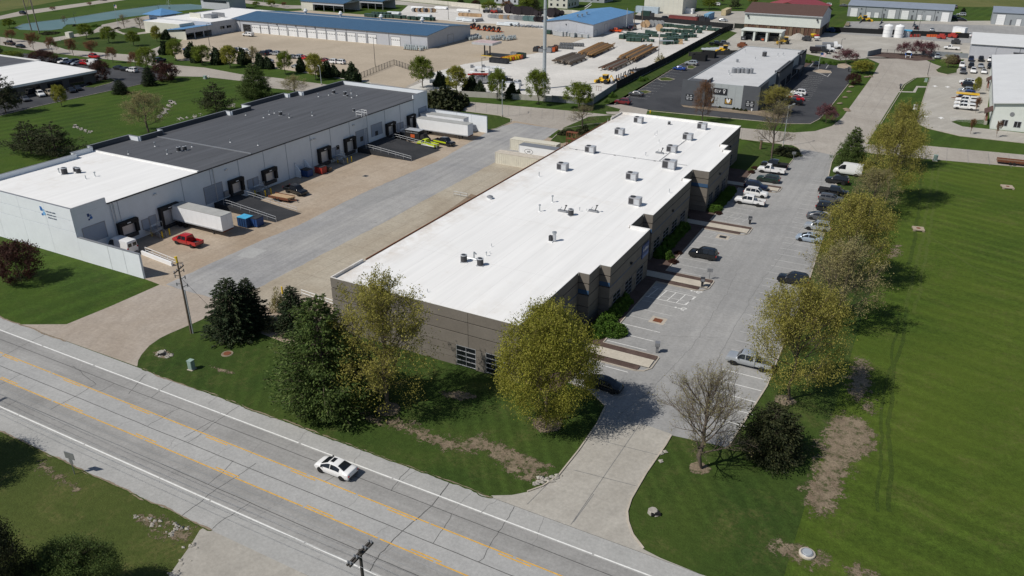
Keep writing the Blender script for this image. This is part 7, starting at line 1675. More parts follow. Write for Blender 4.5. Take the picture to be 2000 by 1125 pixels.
run("yard_fence", "dark screened fence left of the barn", [(1434,55),(1466,57)], 2.2, plain("fence_green_black", (.018,.022,.018), .9, 0, .2, 1), pitch=4)
run("yard_fence", "dark screened fence between the storage units and the tanks", [(1622,62),(1700,66),(1800,70.5),(1892,75)], 2.2, FENCE_BLK, pitch=4)
run("yard_wall", "white panel wall along the far north side of the yard", [(760,-1),(880,11),(942,17),(1042,25),(1117,28),(1160,33)], 2.2, plain("panel_white", (.58,.55,.48), .85, 0, .07, .6), "wall", 5)
sheet("retaining_band", [(770,1),(880,12),(935,17.5),(935,20),(900,18),(760,8)], .04, CONC_GREY)
def railing(name, label, pts, h, m, pick=.35):
    P = [G(*q) for q in pts]; t = thing(name, label, "fence", (*P[0], 0)); O = Vector(P[0])
    for i in range(len(P)-1):
        a, c = Vector(P[i]), Vector(P[i+1]); L = (c-a).length; d = (c-a)/L; n = max(1, round(L/2.4))
        for k in range(n+1): q = a+d*L*k/n-O; bx("post", t, q.x-.06, q.y-.06, 0, q.x+.06, q.y+.06, h+.1, m)
        b = MB(); p, q = a-O, c-O
        for z in (.15, h): b.cyl((p.x,p.y,z), (q.x,q.y,z), .04, m, n=4)
        b.build("rail", t); b = MB(); np_ = int(L/pick)
        for k in range(np_): w = a+d*L*(k+.5)/np_-O; b.box(w.x-.012, w.y-.012, .1, w.x+.012, w.y+.012, h, m)
        o = b.build("pickets", t); o["kind"] = "stuff"
railing("iron_fence", "black iron fence and gate at the yard entrance by the street", [(706,153),(735,141),(762,130),(770,127),(803,138)], 1.9, METAL_D)
railing("iron_fence", "black iron railing in front of the pink trees", [(1718,105),(1760,106),(1800,107)], 1.6, METAL_D)
run("yard_fence", "grey mesh fence left of the pink trees at the street end", [(1694,110.5),(1720,104.5)], 2.0, FENCE_CON)
run("yard_fence", "grey mesh fence right of the pink trees up to the shed", [(1800,107.5),(1850,111),(1890,114)], 1.8, FENCE_CON)
for px, py, l in ((1366,118,"black mesh enclosure, round ended, by the dark lot corner"),(1384,112,"black mesh enclosure block behind the round one")):
    x, y = G(px, py); t = thing("refuse_enclosure", l, "enclosure", (x, y, 0)); 
    for q in ((-2.6,-1.6,2.6,-1.5),(-2.6,1.5,2.6,1.6),(-2.6,-1.49,-2.5,1.49),(2.5,-1.49,2.6,1.49)): bx("panel", t, q[0], q[1], .05, q[2], q[3], 2.2, FENCE_BLK)
    bx("skip", t, -1.8, -1.1, 0, 1.8, 1.1, 1.5, METAL_D)
bollard(1371, 116, "yellow post at the black refuse enclosure")
run("yard_fence", "low weathered timber fence at the head of the dark lot", [(1345,110),(1400,108),(1440,106)], 1.6, plain("fence_timber", (.10,.095,.085), .9, 0, .2, 1), pitch=3)
# ================================================================ YARD CONTENTS
TF = MB(); TF.box(-.85,-.75,.08,.85,.75,1.35,TRANSF); TFm = TF.mesh("transformer_tank")
T2 = MB(); T2.box(-.9,-.85,1.351,.9,.85,1.5,plain("transformer_top", (.055,.095,.080), .5, 0, .2, .8)); T2.box(-.85,-.82,.3,.85,-.752,1.25,plain("transformer_door", (.03,.066,.05), .5, 0, .15, 1)); T2m = T2.mesh("transformer_lid")  # lid colour lightened to stand for sun on the tops
T3 = MB(); T3.box(-.9,-.8,0,.9,.8,.079,WOOD_PALE); T3m = T3.mesh("pallet")
ti = 0
def tf(x, y, s=1.0, rz=0, lab="dark green pad transformer standing in the rows at the yard's east end", g="green transformers in the equipment yard"):
    t = thing("transformer", lab, "transformer", (x, y, .015), rz, g, s)
    link("tank", TFm, t); link("lid", T2m, t); link("pallet", T3m, t)
def rowpx(p, q, n, fn, jit=.25):
    a, c = G(*p), G(*q)
    for k in range(n):
        t = k/max(1, n-1); fn(a[0]+(c[0]-a[0])*t+R.gauss(0, jit), a[1]+(c[1]-a[1])*t+R.gauss(0, jit))
for p, q, n, s in (((1214,76),(1222,76),3,1.3),((1229,81),(1250,82),8,1.25),((1222,72),(1256,76),9,1.1),((1226,68),(1262,72),8,1.0),((1254,75),(1262,77),3,1.15),((1250,81),(1274,82),6,.8),((1264,66),(1278,69),5,1.3),((1268,72),(1299,73),7,1.0),
     ((1303,72),(1306,72),2,1.2),((1312,72),(1316,72),2,1.2),((1292,84),(1300,83),3,.95),((1296,87),(1322,86),8,.95),((1300,81),(1325,80),7,1.0),((1306,77),(1330,76),7,1.0),((1322,75),(1358,73),10,1.05),((1324,71),(1350,70),6,.9),((1330,80),(1338,80),3,.9),
     ((1294,62),(1325,63),8,1.0),((1318,64),(1368,65),12,1.05),((1300,53),(1308,53),3,1.3),((1312,53),(1326,55),4,1.15),((1328,56),(1351,57),7,1.15),((1355,55),(1362,57),2,1.1),((1359,59),(1376,59),5,1.05),((1376,56),(1386,57),3,1.0),((1384,60),(1404,61),7,1.05)):
    rowpx(p, q, max(2, int(n*.8)), lambda x, y: tf(x, y, s*R.uniform(.78, .98), R.uniform(-.3, .3)))
for p, q, n in (((715,33),(790,37),13),((800,38.5),(846,41),8),((730,30),(760,31),5)): rowpx(p, q, n, lambda x, y: tf(x, y, 1.15, R.uniform(-.2,.2), "dark green transformer in the rows beyond the long blue roof", "transformers beyond the long blue roof"))
# grey cans (overhead transformers) on pallets
C1 = MB(); C1.lathe([(.38,.15),(.4,.2),(.4,1.05),(.42,1.07),(.42,1.14),(.1,1.2)], CANT_GREY, 9); C1m = C1.mesh("can_body", 40)
C2 = MB(); C2.cyl((.15,0,1.15),(.15,0,1.5),.06,METAL_L,n=5); C2.cyl((-.15,0,1.15),(-.15,0,1.5),.06,METAL_L,n=5); C2m = C2.mesh("can_bushing")
C3 = MB(); C3.box(-.5,-.5,0,.5,.5,.145,WOOD); C3m = C3.mesh("can_pallet")
def can(x, y, s=1.1, lab="pale grey can transformer standing on its pallet in the paved yard", g="grey can transformers in the paved yard"):
    t = thing("can_transformer", lab, "transformer", (x, y, .03), R.uniform(0, 1), g, s); link("tank", C1m, t); link("bushing", C2m, t); link("pallet", C3m, t)
for p, q, n in (((915,76),(936,72),11),((918,79),(940,75),9),((952,77),(985,73),13),((960,80),(1006,75),16),((985,80),(1006,78),6)): rowpx(p, q, n, can, .3)
for p, q, n in (((790,93),(832,97),14),((792,97),(826,100),10)): rowpx(p, q, n, lambda x, y: can(x, y, 1.1, "grey can transformer in the block beside the blue garage corner", "grey cans beside the blue garage"), .3)
# white crates by the blue roofed warehouse
for i, (px, py) in enumerate(((1085,69),(1091,70),(1097,71),(1103,71),(1109,71),(1119,73),(1127,72),(1133,73),(1139,73),(1145,74))):
    x, y = G(px, py); t = thing("equipment_cabinet", "pale grey equipment cabinet in the row along the blue roofed warehouse", "cabinet", (x, y, .03), R.uniform(-.1,.1), "cabinets along the blue roofed warehouse")
    h = R.uniform(1.3, 2.0); bx("body", t, -.95, -.9, .1, .95, .9, h, CANT_GREY); bx("lid", t, -1, -.95, h+.001, 1, .95, h+.12, METAL_L); bx("door", t, -.8, -.93, .2, .8, -.905, h-.1, METAL_L)
for i, (px, py) in enumerate(((1068,66),(1072,67),(1076,66))): x, y = G(px, py); tf(x, y, 1.25)
# reels
RM = {}
def reel(x, y, r, w, rz, m, core, lab, g, z=.02):
    k = (round(r, 2), m.name)
    if k not in RM:
        b = MB(); b.cyl((0,-w/2,r),(0,-w/2+.1,r),r,m,n=14); b.cyl((0,w/2-.1,r),(0,w/2,r),r,m,n=14); f = b.mesh("reel_flange", 40)
        b = MB(); b.cyl((0,-w/2+.101,r),(0,w/2-.101,r),r*.72,core,n=12); RM[k] = (f, b.mesh("reel_drum", 40))
    t = thing("cable_reel", lab, "cable reel", (x, y, z), rz, g); link("flange", RM[k][0], t); link("drum", RM[k][1], t)
RGREY = plain("reel_grey", (.33,.34,.35), .7, .2, .15, 1); RTEAL = plain("reel_teal", (.12,.20,.20), .7, .2, .15, 1); RBLK = plain("reel_black", (.022,.016,.020), .6, 0, .3, 1); RTAN = plain("reel_tan", (.46,.31,.18), .8, 0, .2, 1)
n = 26
for k in range(n):
    t_ = k/(n-1); x, y = G(956+108*t_, 35+9*t_); m = RGREY if k < 5 else (RTAN if k in (5,6,9) else (RGREY if k < 16 else (RTEAL if k < 21 else RBLK))); r = .95+.5*t_
    reel(x, y, r, .9, .45+R.gauss(0,.15), m, m, {"reel_grey":"grey cable reel in the long row across the yard","reel_tan":"tan wooden reel among the grey row across the yard","reel_teal":"dull teal reel near the black end of the long row","reel_black":"black reel at the right end of the long row"}[m.name], "reels in the long yard row")
for k in range(13): x, y = G(898+40*k/12, 31.5+2*k/12); reel(x, y, .9, .8, .4+R.gauss(0,.2), RTAN, WOOD, "tan wooden reel in the short row by the north wall", "tan reels by the north wall")
for px, py, r in ((992,26,2.4),(998,25,2.3),(1005,28,2.1),(1012,29,2.1),(1020,29,2.3),(1028,30,2.3),(1035,30,2.2),(1041,30,1.7),(1047,31,1.4),(1054,31,1.2),(1075,34,2.4),(1083,33,2.3),(1090,32,1.7),(1097,31,1.4)): x, y = G(px, py); reel(x, y, r, 1.3, .3+R.gauss(0,.25), RBLK, RBLK, "large black coil reel stacked before the north wall", "black coils by the north wall")
for px, py, r, m in ((1262,54,1.7,RTAN),(1271,53,1.65,RGREY),(1279,53,1.6,RGREY),(1286,53,1.5,RGREY),(1292,52,1.4,RGREY),(1287,61,1.6,RTAN),(1256,53,1.3,RTAN)): x, y = G(px, py); reel(x, y, r, 1.4, .25, m, m, "big wooden reel facing the camera before the green boxes" if px in (1262,1287) else ("small tan reel at the left of the wooden reels" if px == 1256 else "weathered grey reel behind the wooden ones"), "wooden reels by the green transformers")
for k in range(12): x, y = G(808+40*k/11, 23.5+1*k/11); reel(x, y, 1.1, 1.0, .4+R.gauss(0,.3), [RGREY,RBLK,RTAN][k%3], WOOD, "weathered reel in the mixed row beyond the blue roof", "reels beyond the blue roof")
for k in range(6): x, y = G(1092+5*k, 95+.3*k); reel(x, y, .7, .7, 1.3, RGREY, METAL_D, "small grey drum left of the pole stacks", "small drums left of the pole stacks")
for k in range(9): x, y = G(1096+5.2*k, 90-.2*k+.35*k); reel(x, y, .75, .7, 1.3, RGREY, METAL_D, "small grey drum behind the front drums by the poles", "small drums behind by the poles")
# orange reel trailers
for i, (px, py) in enumerate(((921,57),(926,55),(935,59),(947,60),(956,61),(964,62),(974,63))):
    x, y = G(px, py); t = thing("reel_trailer", "orange reel trailer with black drum, %s in the yard row" % ("first second third fourth fifth sixth last".split()[i]), "trailer", (x, y, .03), .3, "orange reel trailers")
    bx("frame", t, -1.3, -.9, .3, 1.3, .9, .55, ORANGE); part("upright", t, lambda b: [b.box(-.25, s*.85-.06, .551, .25, s*.85+.06, 1.5, ORANGE) for s in (-1,1)]); part("drum", t, lambda b: b.cyl((0,-.7,1.5),(0,.7,1.5),.95,RBLK,n=12)); part("tongue", t, lambda b: b.cyl((1.3,0,.4),(2.6,0,.4),.08,ORANGE,n=5))
    for s in (-1, 1): wm = wheel_mesh(.4, .25); wm.v = [(a, q+s*1.05, c+.4) for a, q, c in wm.v]; wm.build("wheel", t, 30)
# pallets of bundled grey pipe and white rolls
def bundle(px, py, rz, L, n, r, m, label, layers=2, group=None, cat="bundle", name="pipe_bundle"):
    x, y = G(px, py); t = thing(name, label, cat, (x, y, .03), math.radians(rz), group)
    for j in range(layers):
        for k in range(n-j): yy = (k-(n-1-j)/2)*2.05*r; MB().cyl((-L/2+R.uniform(-.3,.3),yy,r+.15+j*1.75*r),(L/2+R.uniform(-.3,.3),yy,r+.15+j*1.75*r),r,m,n=7).build("pipe", t, 60)
    for xx in (-L*.3, L*.3): bx("bearer", t, xx-.1, -n*r*1.05, 0, xx+.1, n*r*1.05, .15, WOOD)
for px, py, rz, l in ((905,40,5,"pale blue pipe bundle, left of two in the white yard"),(918,42,5,"pale blue pipe bundle, right of two in the white yard"),(932,42,60,"dark pipe bundle beside the pale blue ones"),(985,50,5,"long pale pipe bundle below the reel row"),(1000,49,5,"pale pipe bundle beside grey scrap fittings"),(770,28,8,"pale pipe bundle beyond the blue roof, left"),(830,33,8,"pale pipe bundle beyond the blue roof, right"),(815,18,10,"white pipe roll stack near the north wall"),(862,18,8,"white pipe rolls along the north wall, left"),(905,23,8,"white pipe rolls along the north wall, right")):
    bundle(px, py, rz, 7 if "dark" not in l else 6, 7, .22, METAL_G if "dark" in l else (WHITE if "white pipe" in l else POLE_LT), l, 3)
for k in range(26):
    px = 1005+59*k/25; py = 52+3.5*(k/25)-(k%3)*1.0; x, y = G(px, py); t = thing("scrap_fitting", "grey metal fitting in the heap below the long reel row", "fitting", (x, y, .03), R.uniform(0,3), "metal fittings below the reel row")
    b = MB(); b.cyl((-.7,0,.35),(.7,.2,.6),.3,[GALV,METAL_G,METAL_L][k%3],n=7); b.build("barrel", t, 50); bx("foot", t, -.5, -.4, 0, .5, .4, .2, METAL_G)
for i, (px, py) in enumerate(((950,25),(958,25),(965,26),(972,25),(976,26))):
    x, y = G(px, py); t = thing("plant_machine", "dark machine among those parked before the north wall, %s" % ("far left;second;with red body;fourth;far right".split(";")[i]), "machine", (x, y, .03), .4); bx("body", t, -1.8, -.9, .4, 1.8, .9, 1.6, RED if i == 2 else METAL_D); bx("cab", t, -.6, -.7, 1.601, .7, .7, 2.6, METAL_G)
    for s in (-1, 1):
        for dx in (-1.1, 1.1): wm = wheel_mesh(.5, .3); wm.v = [(a+dx, q+s*.95, c+.5) for a, q, c in wm.v]; wm.build("wheel", t, 30)
# wooden poles on cribs
def poles(c0, c1, c2, c3, n, layers, r, mats, label, group):
    """corners: near-left, far-left, far-right, near-right; poles run from the near edge to the far edge"""
    A, B_, C_, D_ = [Vector(G(*q)) for q in (c0, c1, c2, c3)]; t = thing("pole_crib", "timber crib under "+group, "crib", (*A, .02))
    for f in (.12, .4, .68, .92):
        p, q = A.lerp(B_, f)-A, D_.lerp(C_, f)-A; b = MB(); b.cyl((p.x,p.y,.55),(q.x,q.y,.55),.2,WOOD,n=6); b.build("beam", t)
        for g in (.02, .5, .98): w = p.lerp(q, g); bx("leg", t, w.x-.18, w.y-.18, 0, w.x+.18, w.y+.18, .4, POLE_GREY)
    for j in range(layers):
        for k in range(n-j):
            f = (k+.5+j*.5)/n; e0, e1 = R.uniform(-.06,.10), R.uniform(-.14,.07); p = A.lerp(D_, f); q = B_.lerp(C_, f); d = q-p; p2 = p+d*e0; q2 = q+d*e1; z = .76+r+j*1.7*r
            b = MB(); b.cyl((0,0,0),(q2.x-p2.x,q2.y-p2.y,0),r,R.choice(mats),r1=r*.78,n=8); o = b.build("wood_pole", None, 60, loc=(p2.x,p2.y,z)); tag(o, label, "pole", group)
poles((1078,123),(1119,108),(1147,117),(1114,130), 13, 2, .25, [POLE_GREY,POLE_GREY,POLE_WOOD], "weathered grey brown pole lying in the lowest stack", "poles in the grey stack")
poles((1126,110),(1171,88),(1203,93),(1158,114), 14, 2, .25, [POLE_GOLD,POLE_GOLD,POLE_WOOD], "golden brown pole lying in the stack up the slope from the grey one", "poles in the golden stack")
poles((1170,137),(1212,119),(1234,124),(1200,140), 10, 1, .26, [POLE_WOOD,POLE_GREY,RUST], "dark brown pole lying in the near right stack by the fence", "poles in the near right stack")
poles((1204,118),(1260,92),(1285,98),(1240,123), 13, 2, .26, [POLE_GOLD,POLE_GOLD,POLE_WOOD], "tan pole lying in the long right stack by the fence", "poles in the long right stack")
bundle(1252, 137, 66, 10, 6, .14, METAL_D, "dark thin pole bundle lying by the black fence", 2, None)
# fuel canopy
x, y = G(951, 109); t = thing("fuel_canopy", "fuel island under a flat white canopy in the paved yard", "canopy", (x, y, .03))
bx("roof", t, -4.6, -3.6, 4.5, 4.6, 3.6, 5.3, METAL_L); bx("deck", t, -4.3, -3.3, 5.301, 4.3, 3.3, 5.36, plain("canopy_deck", (.46,.36,.36), .8, 0, .3, .6)); bx("post", t, -1.2, -.2, 0, -.8, .2, 4.49, METAL_D); bx("post", t, 1.2, -.2, 0, 1.6, .2, 4.49, METAL_D); bx("pump", t, -.4, -.5, 0, .4, .4, 1.9, METAL_G); bx("island", t, -2.2, -.8, 0, 2.4, .8, .18, YELLOW)
# bins row
def bin_(px, py, m, label, L=5.0, W=1.9, h=1.4, rz=0, group=None, name="dumpster", lid=None):
    x, y = G(px, py); t = thing(name, label, "dumpster", (x, y, .03), rz, group)
    for q in ((-L/2,-W/2,L/2,-W/2+.1),(-L/2,W/2-.1,L/2,W/2),(-L/2,-W/2+.101,-L/2+.1,W/2-.101),(L/2-.1,-W/2+.101,L/2,W/2-.101)): bx("side", t, q[0], q[1], .1, q[2], q[3], h, m)
    bx("floor", t, -L/2+.101, -W/2+.101, .1, L/2-.101, W/2-.101, .4, METAL_D)
    for k in range(4): bx("rib", t, -L/2+.5+k*L/4, -W/2-.08, .15, -L/2+.65+k*L/4, -W/2-.001, h-.05, m)
    if lid:
        for s in (0, 1): bx("lid", t, -L/2+s*L/2+.03, -W/2-.05, h+.001, s*L/2-.03, W/2+.05, h+.1, lid)
    return t
bin_(975, 123, SIGN_BLK, "long black bin at the front of the bin row", 7.4, 2.2, 1.7)
for i in range(7): bin_(985+5*i, 120-.9*i, YELLOW if i%3 else ORANGE, "yellow bin in the row behind the long black one", 2.4, 3.2, 1.5, .1, "yellow bins in the yard")
bin_(1018, 113, TRANSF, "green bin at the right end of the bin row", 3.2, 2.4, 1.8); bin_(1010, 110, METAL_G, "grey bin behind the yellow row", 5, 2, 1.5)
bin_(481, 441, DUMP_BLUE, "blue dumpster with bright blue lids beside the ramp", 2.3, 1.8, 1.75, 0, None, "dumpster", LID_BLUE); bin_(500, 440, SIGN_NAVY, "navy dumpster with dark lid right of the bright lidded one", 2.3, 1.8, 1.6, .05, None, "dumpster", METAL_D)
rd = bin_(627, 338, RED, "red dumpster right of the white fin walls", 2.0, 1.7, 1.5, 0, None, "dumpster", METAL_D); bin_(600, 344, SIGN_NAVY, "dark blue dumpster between the white fin walls", 2.0, 1.7, 1.5, 0, None, "dumpster", SIGN_BLK); bin_(641, 334, WOOD, "low pallet crate right of the red dumpster", 1.5, 1.0, .7, 0, None, "pallet_crate")
for i, (px, py, m) in enumerate(((1046,101,METAL_D),(1050,99,RUST),(1057,102,METAL_G),(1066,101,GALV),(1073,103,METAL_G),(1080,101,ORANGE),(1085,100,RUST),(1060,98,METAL_G))): 
    x, y = G(px, py); t = thing("machine_crate", ["dark","rusty","grey","pale metal","broad grey","orange","rust red","tall grey"][i]+" crate among machinery left of the small drums", "crate", (x, y, .03), R.uniform(0,.5)); h = R.uniform(1.1,2.2); bx("body", t, -.9, -.8, .12, .9, .8, h, m); bx("skid", t, -1, -.9, 0, 1, .9, .119, WOOD); bx("top_frame", t, -.6, -.5, h+.001, .6, .5, h+.35, METAL_D)
# bucket trucks, backhoe, tractor loader
def bucket_truck(px, py, rz, label, m=WHITE, boom=WHITE):
    x, y = G(px, py); t = thing("bucket_truck", label, "truck", (x, y, .03), math.radians(rz))
    bx("body", t, -3.6, -1.2, .7, 1.6, 1.2, 1.7, m); part("cab", t, lambda b: loft(b, [(1.7,.6,1.05,1.5,1.1,2.6,.95),(2.9,.6,1.05,1.5,1.1,2.65,.95),(3.3,.6,1.05,1.45,1.05,1.7,.95),(4.3,.7,.9,1.2,1.0,1.4,.9)], m)); bx("windshield", t, 2.95, -.85, 1.75, 3.12, .85, 2.4, GLASS)
    part("turret", t, lambda b: b.cyl((-1.5,0,1.7),(-1.5,0,2.6),.45,METAL_G,n=8)); part("boom", t, lambda b: (b.box(-1.9,-.25,2.6,4.6,.25,3.1,boom), b.box(-2.4,.3,3.0,3.0,.7,3.4,boom))); bx("bucket", t, -3.3, -.2, 2.9, -2.3, .8, 3.9, METAL_G)
    for dx in (-2.2, 3.3):
        for s in (-1, 1): wm = wheel_mesh(.5, .35); wm.v = [(a+dx, q+s*1.0, c+.5) for a, q, c in wm.v]; wm.build("wheel", t, 30)
bucket_truck(938, 150, 25, "white bucket truck left of two with raised booms in the yard"); bucket_truck(960, 150, 25, "white bucket truck right of two with raised booms in the yard"); bucket_truck(862, 166, 20, "white bucket truck half hidden by the second yard wall tree"); bucket_truck(941, 163, 205, "white truck with red crane arm below the bucket trucks", METAL_G, RED)
x, y = G(988,166); t = thing("tool_trailer", "dark equipment trailer right of the yard wall tree", "trailer", (x, y, .03), -.4); bx("deck", t, -3, -1, .6, 3, 1, .9, METAL_D); part("rack", t, lambda b: [b.box(-2.6+k*1.3,-.9,.901,-2.5+k*1.3,.9,2.4,METAL_D) for k in range(5)]); 
for s in (-1, 1): wm = wheel_mesh(.45, .3); wm.v = [(a, q+s*1.1, c+.45) for a, q, c in wm.v]; wm.build("wheel", t, 30)
x, y = G(1001,176); t = thing("cargo_trailer", "white trailer close behind the yard wall", "trailer", (x, y, .03), .2); bx("box", t, -2.4, -1.1, .5, 2.4, 1.1, 2.4, WHITE); bx("roof", t, -2.42, -1.12, 2.401, 2.42, 1.12, 2.48, METAL_L)
def backhoe(px, py, rz, label, m=CP["yellow"], arm=True):
    x, y = G(px, py); t = thing("backhoe", label, "backhoe", (x, y, .03), math.radians(rz))
    bx("body", t, -1.4, -.7, .8, 1.8, .7, 1.6, m); bx("hood", t, .4, -.55, 1.601, 1.8, .55, 1.9, m); part("cab", t, lambda b: (b.box(-1.2,-.75,1.601,.3,.75,2.8,GLASS), b.box(-1.3,-.85,2.801,.4,.85,2.95,m)))
    part("front_bucket", t, lambda b: b.prism([(2.6,-1.1),(3.3,-1.1),(3.3,1.1),(2.6,1.1)], .15, .95, m)); part("loader_arm", t, lambda b: [b.cyl((.8,s*.85,1.7),(2.8,s*.85,.7),.12,m,n=5) for s in (-1,1)])
    if arm: part("boom", t, lambda b: (b.cyl((-1.5,0,1.0),(-2.6,0,2.9),.18,m,n=6), b.cyl((-2.6,0,2.9),(-3.6,0,1.4),.15,m,n=6), b.box(-4.0,-.35,.7,-3.3,.35,1.4,METAL_D)))
    for dx, r in ((-1.0,.78),(1.5,.55)):
        for s in (-1, 1): wm = wheel_mesh(r, .4); wm.v = [(a+dx, q+s*.95, c+r) for a, q, c in wm.v]; wm.build("wheel", t, 30)
backhoe(1180, 163, 170, "yellow backhoe loader parked by the yard fence"); backhoe(1414, 103, 180, "yellow skid loader behind the grey building roof", arm=False); backhoe(1532, 86, 200, "yellow and grey loader beside the three bay shed", arm=False); backhoe(1690, 42, 20, "yellow tractor in front of the storage doors")
for k in range(9):
    x, y = G(1203+4.6*k, 158-2.1*k); t = thing("digger_attachment", "dark augur attachment in the line along the black fence", "attachment", (x, y, .03), R.uniform(0,2), "attachments along the black fence"); bx("frame", t, -.5, -.4, 0, .5, .4, .5, [METAL_D,POLE_GOLD,METAL_G][k%3]); part("arm", t, lambda b: b.cyl((0,0,.5),(.3,.2,1.8),.18,METAL_D,n=6))
x, y = G(1208,182-4); t = thing("pipe_stand", "rusty pipe stand inside the yard corner", "rack", (*G(1169,178), 0)); part("frame", t, lambda b: [b.cyl((xx,0,0),(xx,0,1.6),.05,RUST,n=5) for xx in (-.8,0,.8)]); part("rail", t, lambda b: b.cyl((-.9,0,1.5),(.9,0,1.5),.05,RUST,n=5))
vehicle("pickup_crew", 1203, 63, "orange", 180, "orange pickup beside the bright blue roofed warehouse"); vehicle("pickup_crew", 1222, 60, "black", 180, "black truck at the warehouse side by the utility pole"); vehicle("van", 1236, 58, "navy", 90, "dark van behind the black truck at the warehouse corner")
x, y = G(1262,32); t = thing("military_truck", "dark green high truck beyond the black fence", "truck", (*G(1264,36), .03)); bx("box", t, -3, -1.3, 1.0, 1.6, 1.3, 3.6, TRANSF); bx("cab", t, 1.7, -1.2, .9, 3.4, 1.2, 2.8, METAL_D)
for dx in (-2, 0, 2.4):
    for s in (-1, 1): wm = wheel_mesh(.55, .4); wm.v = [(a+dx, q+s*1.0, c+.55) for a, q, c in wm.v]; wm.build("wheel", t, 30)
vehicle("pickup_crew", 1240, 37, "black", 0, "black pickup beyond the black fence, left"); vehicle("suv", 1300, 38, "black", 60, "black hatchback behind the red skip"); vehicle("sedan", 1412, 42, "silver", 0, "silver car beside the sky blue container")
for k in range(6): x, y = G(1362+4*k, 40+.8*k); t = thing("scrap_bin", "black scrap frame in the heap right of the red skip", "scrap", (x, y, .02), R.uniform(0,1), "scrap frames right of the skip"); bx("body", t, -1.1, -.8, 0, 1.1, .8, 1.7+R.uniform(0,.8), SIGN_BLK); bx("arm", t, -.2, -.1, 1.5, .2, .1, 3.0, SIGN_BLK)
# dump trucks, tanks, barrels, gravel heap on the salt yard
def dump_truck(px, py, rz, label, body=METAL_G, cab=WHITE):
    x, y = G(px, py); t = thing("dump_truck", label, "truck", (x, y, .03), math.radians(rz))
    bx("bed", t, -3.4, -1.2, 1.1, .8, 1.2, 2.3, body); bx("chassis", t, -3.2, -.5, .6, 3.6, .5, 1.05, METAL_D); part("cab", t, lambda b: loft(b, [(1.0,.7,1.05,1.6,1.1,2.7,.95),(2.2,.7,1.05,1.6,1.1,2.75,.95),(2.6,.7,1.05,1.5,1.05,1.8,.95),(3.9,.8,.85,1.3,.95,1.5,.85)], cab)); bx("windshield", t, 2.24, -.85, 1.85, 2.42, .85, 2.5, GLASS); bx("plow", t, 4.1, -1.4, .2, 4.3, 1.4, 1.1, cab)
    for dx in (-2.2, -1.0, 3.0):
        for s in (-1, 1): wm = wheel_mesh(.52, .4); wm.v = [(a+dx, q+s*1.0, c+.52) for a, q, c in wm.v]; wm.build("wheel", t, 30)
dump_truck(1608, 101, 12, "white cab dump truck nearest the purple crabapple"); dump_truck(1622, 95, 14, "white cab dump truck behind another by the crabapple"); dump_truck(1598, 104, 5, "black dump truck beside the white cab trucks", RBLK, SIGN_BLK)
for px, py, l in ((1732,72,"left white cylindrical tank by the fence"),(1754,73,"right white cylindrical tank by the fence")):
    x, y = G(px, py); t = thing("storage_tank", l, "tank", (x, y, .02)); part("shell", t, lambda b: b.lathe([(1.9,0),(1.9,4.7)], WHITE, 20)); part("dome", t, lambda b: b.lathe([(1.9,4.701),(1.5,5.1),(.4,5.35),(.3,5.5)], WHITE, 20)); part("band", t, lambda b: [b.lathe([(1.93,z),(1.93,z+.08)], METAL_L, 20) for z in (1.5,3.0)])
x, y = G(1771,72); t = thing("storage_tank", "short pale tank under a blue lid right of the white tanks", "tank", (x, y, .02)); part("shell", t, lambda b: b.lathe([(1.3,0),(1.3,2.6)], METAL_L, 14)); bx("lid", t, -1.7, -1.5, 2.61, 1.7, 1.5, 2.9, LID_BLUE)
for i in range(6): x, y = G(1779+3.2*i, 72.5); t = thing("red_drum", "rust red tote drum right of the short pale tank", "drum", (x, y, .02), 0, "rust red drums by the fence"); part("barrel", t, lambda b: b.lathe([(.55,0),(.6,.7),(.55,1.3)], BRICK_RED if i%2 else RED, 10)); part("lid", t, lambda b: b.lathe([(.56,1.301),(.3,1.42)], METAL_D, 10))
for i in range(4): x, y = G(1813+4.4*i, 72); t = thing("orange_drum", "orange water barrier by the dark fence", "barrier", (x, y, .02), 0, "orange barriers by the fence"); bx("base", t, -.8, -.5, 0, .8, .5, .35, ORANGE); bx("top", t, -.75, -.3, .351, .75, .3, 1.0, ORANGE)
for px, py, m, l in ((1838,76,RED,"red compact machine beside the orange barriers"),(1860,74,RED,"red tool trailer before the box trailer"),(1869,73,YELLOW,"yellow tool trailer before the box trailer"),(1866,86,METAL_D,"dark skip with raised lid behind the white pickup"),(1622,63,DUMP_BLUE,"blue skip at the barn corner"),(1455,100,RUST,"rusty hopper behind the grey building, left"),(1449,93,RUST,"rusty hopper behind the grey building, right"),(1575,80,METAL_D,"dark flat trailer loaded with tanks before the barn")):
    x, y = G(px, py); t = thing("site_machine", l, "machine", (x, y, .03), R.uniform(-.3,.3)); bx("body", t, -1.8, -1, .35, 1.8, 1, 1.5, m); bx("hopper", t, -.9, -.8, 1.501, 1.1, .8, 2.1, m)
    for s in (-1, 1): wm = wheel_mesh(.4, .25); wm.v = [(a, q+s*1.1, c+.4) for a, q, c in wm.v]; wm.build("wheel", t, 30)
for i, (px, py, m, l) in enumerate(((1588,74,YELLOW,"yellow spreader against the barn timber"),(1594,76,RED,"red white spreader against the barn timber"),(1595,80,WHITE,"white round tank before the barn timber"))):
    x, y = G(px, py); t = thing("spreader", l, "spreader", (x, y, .02)); part("hopper", t, lambda b: b.lathe([(.5,.4),(1.2,1.4),(1.2,1.7)], m, 10)); bx("stand", t, -.7, -.7, 0, .7, .7, .39, METAL_D)
x, y = G(1558,75); b = MB(); rq = random.Random(4)
b.lathe([(3.8,0),(3.0,.7),(1.8,1.5),(.8,2.0),(.1,2.15)], CONC_GREY, 18); b.v = [(px*rq.uniform(.9,1.1), py*rq.uniform(.9,1.1), z*rq.uniform(.9,1.08)) for px, py, z in b.v]
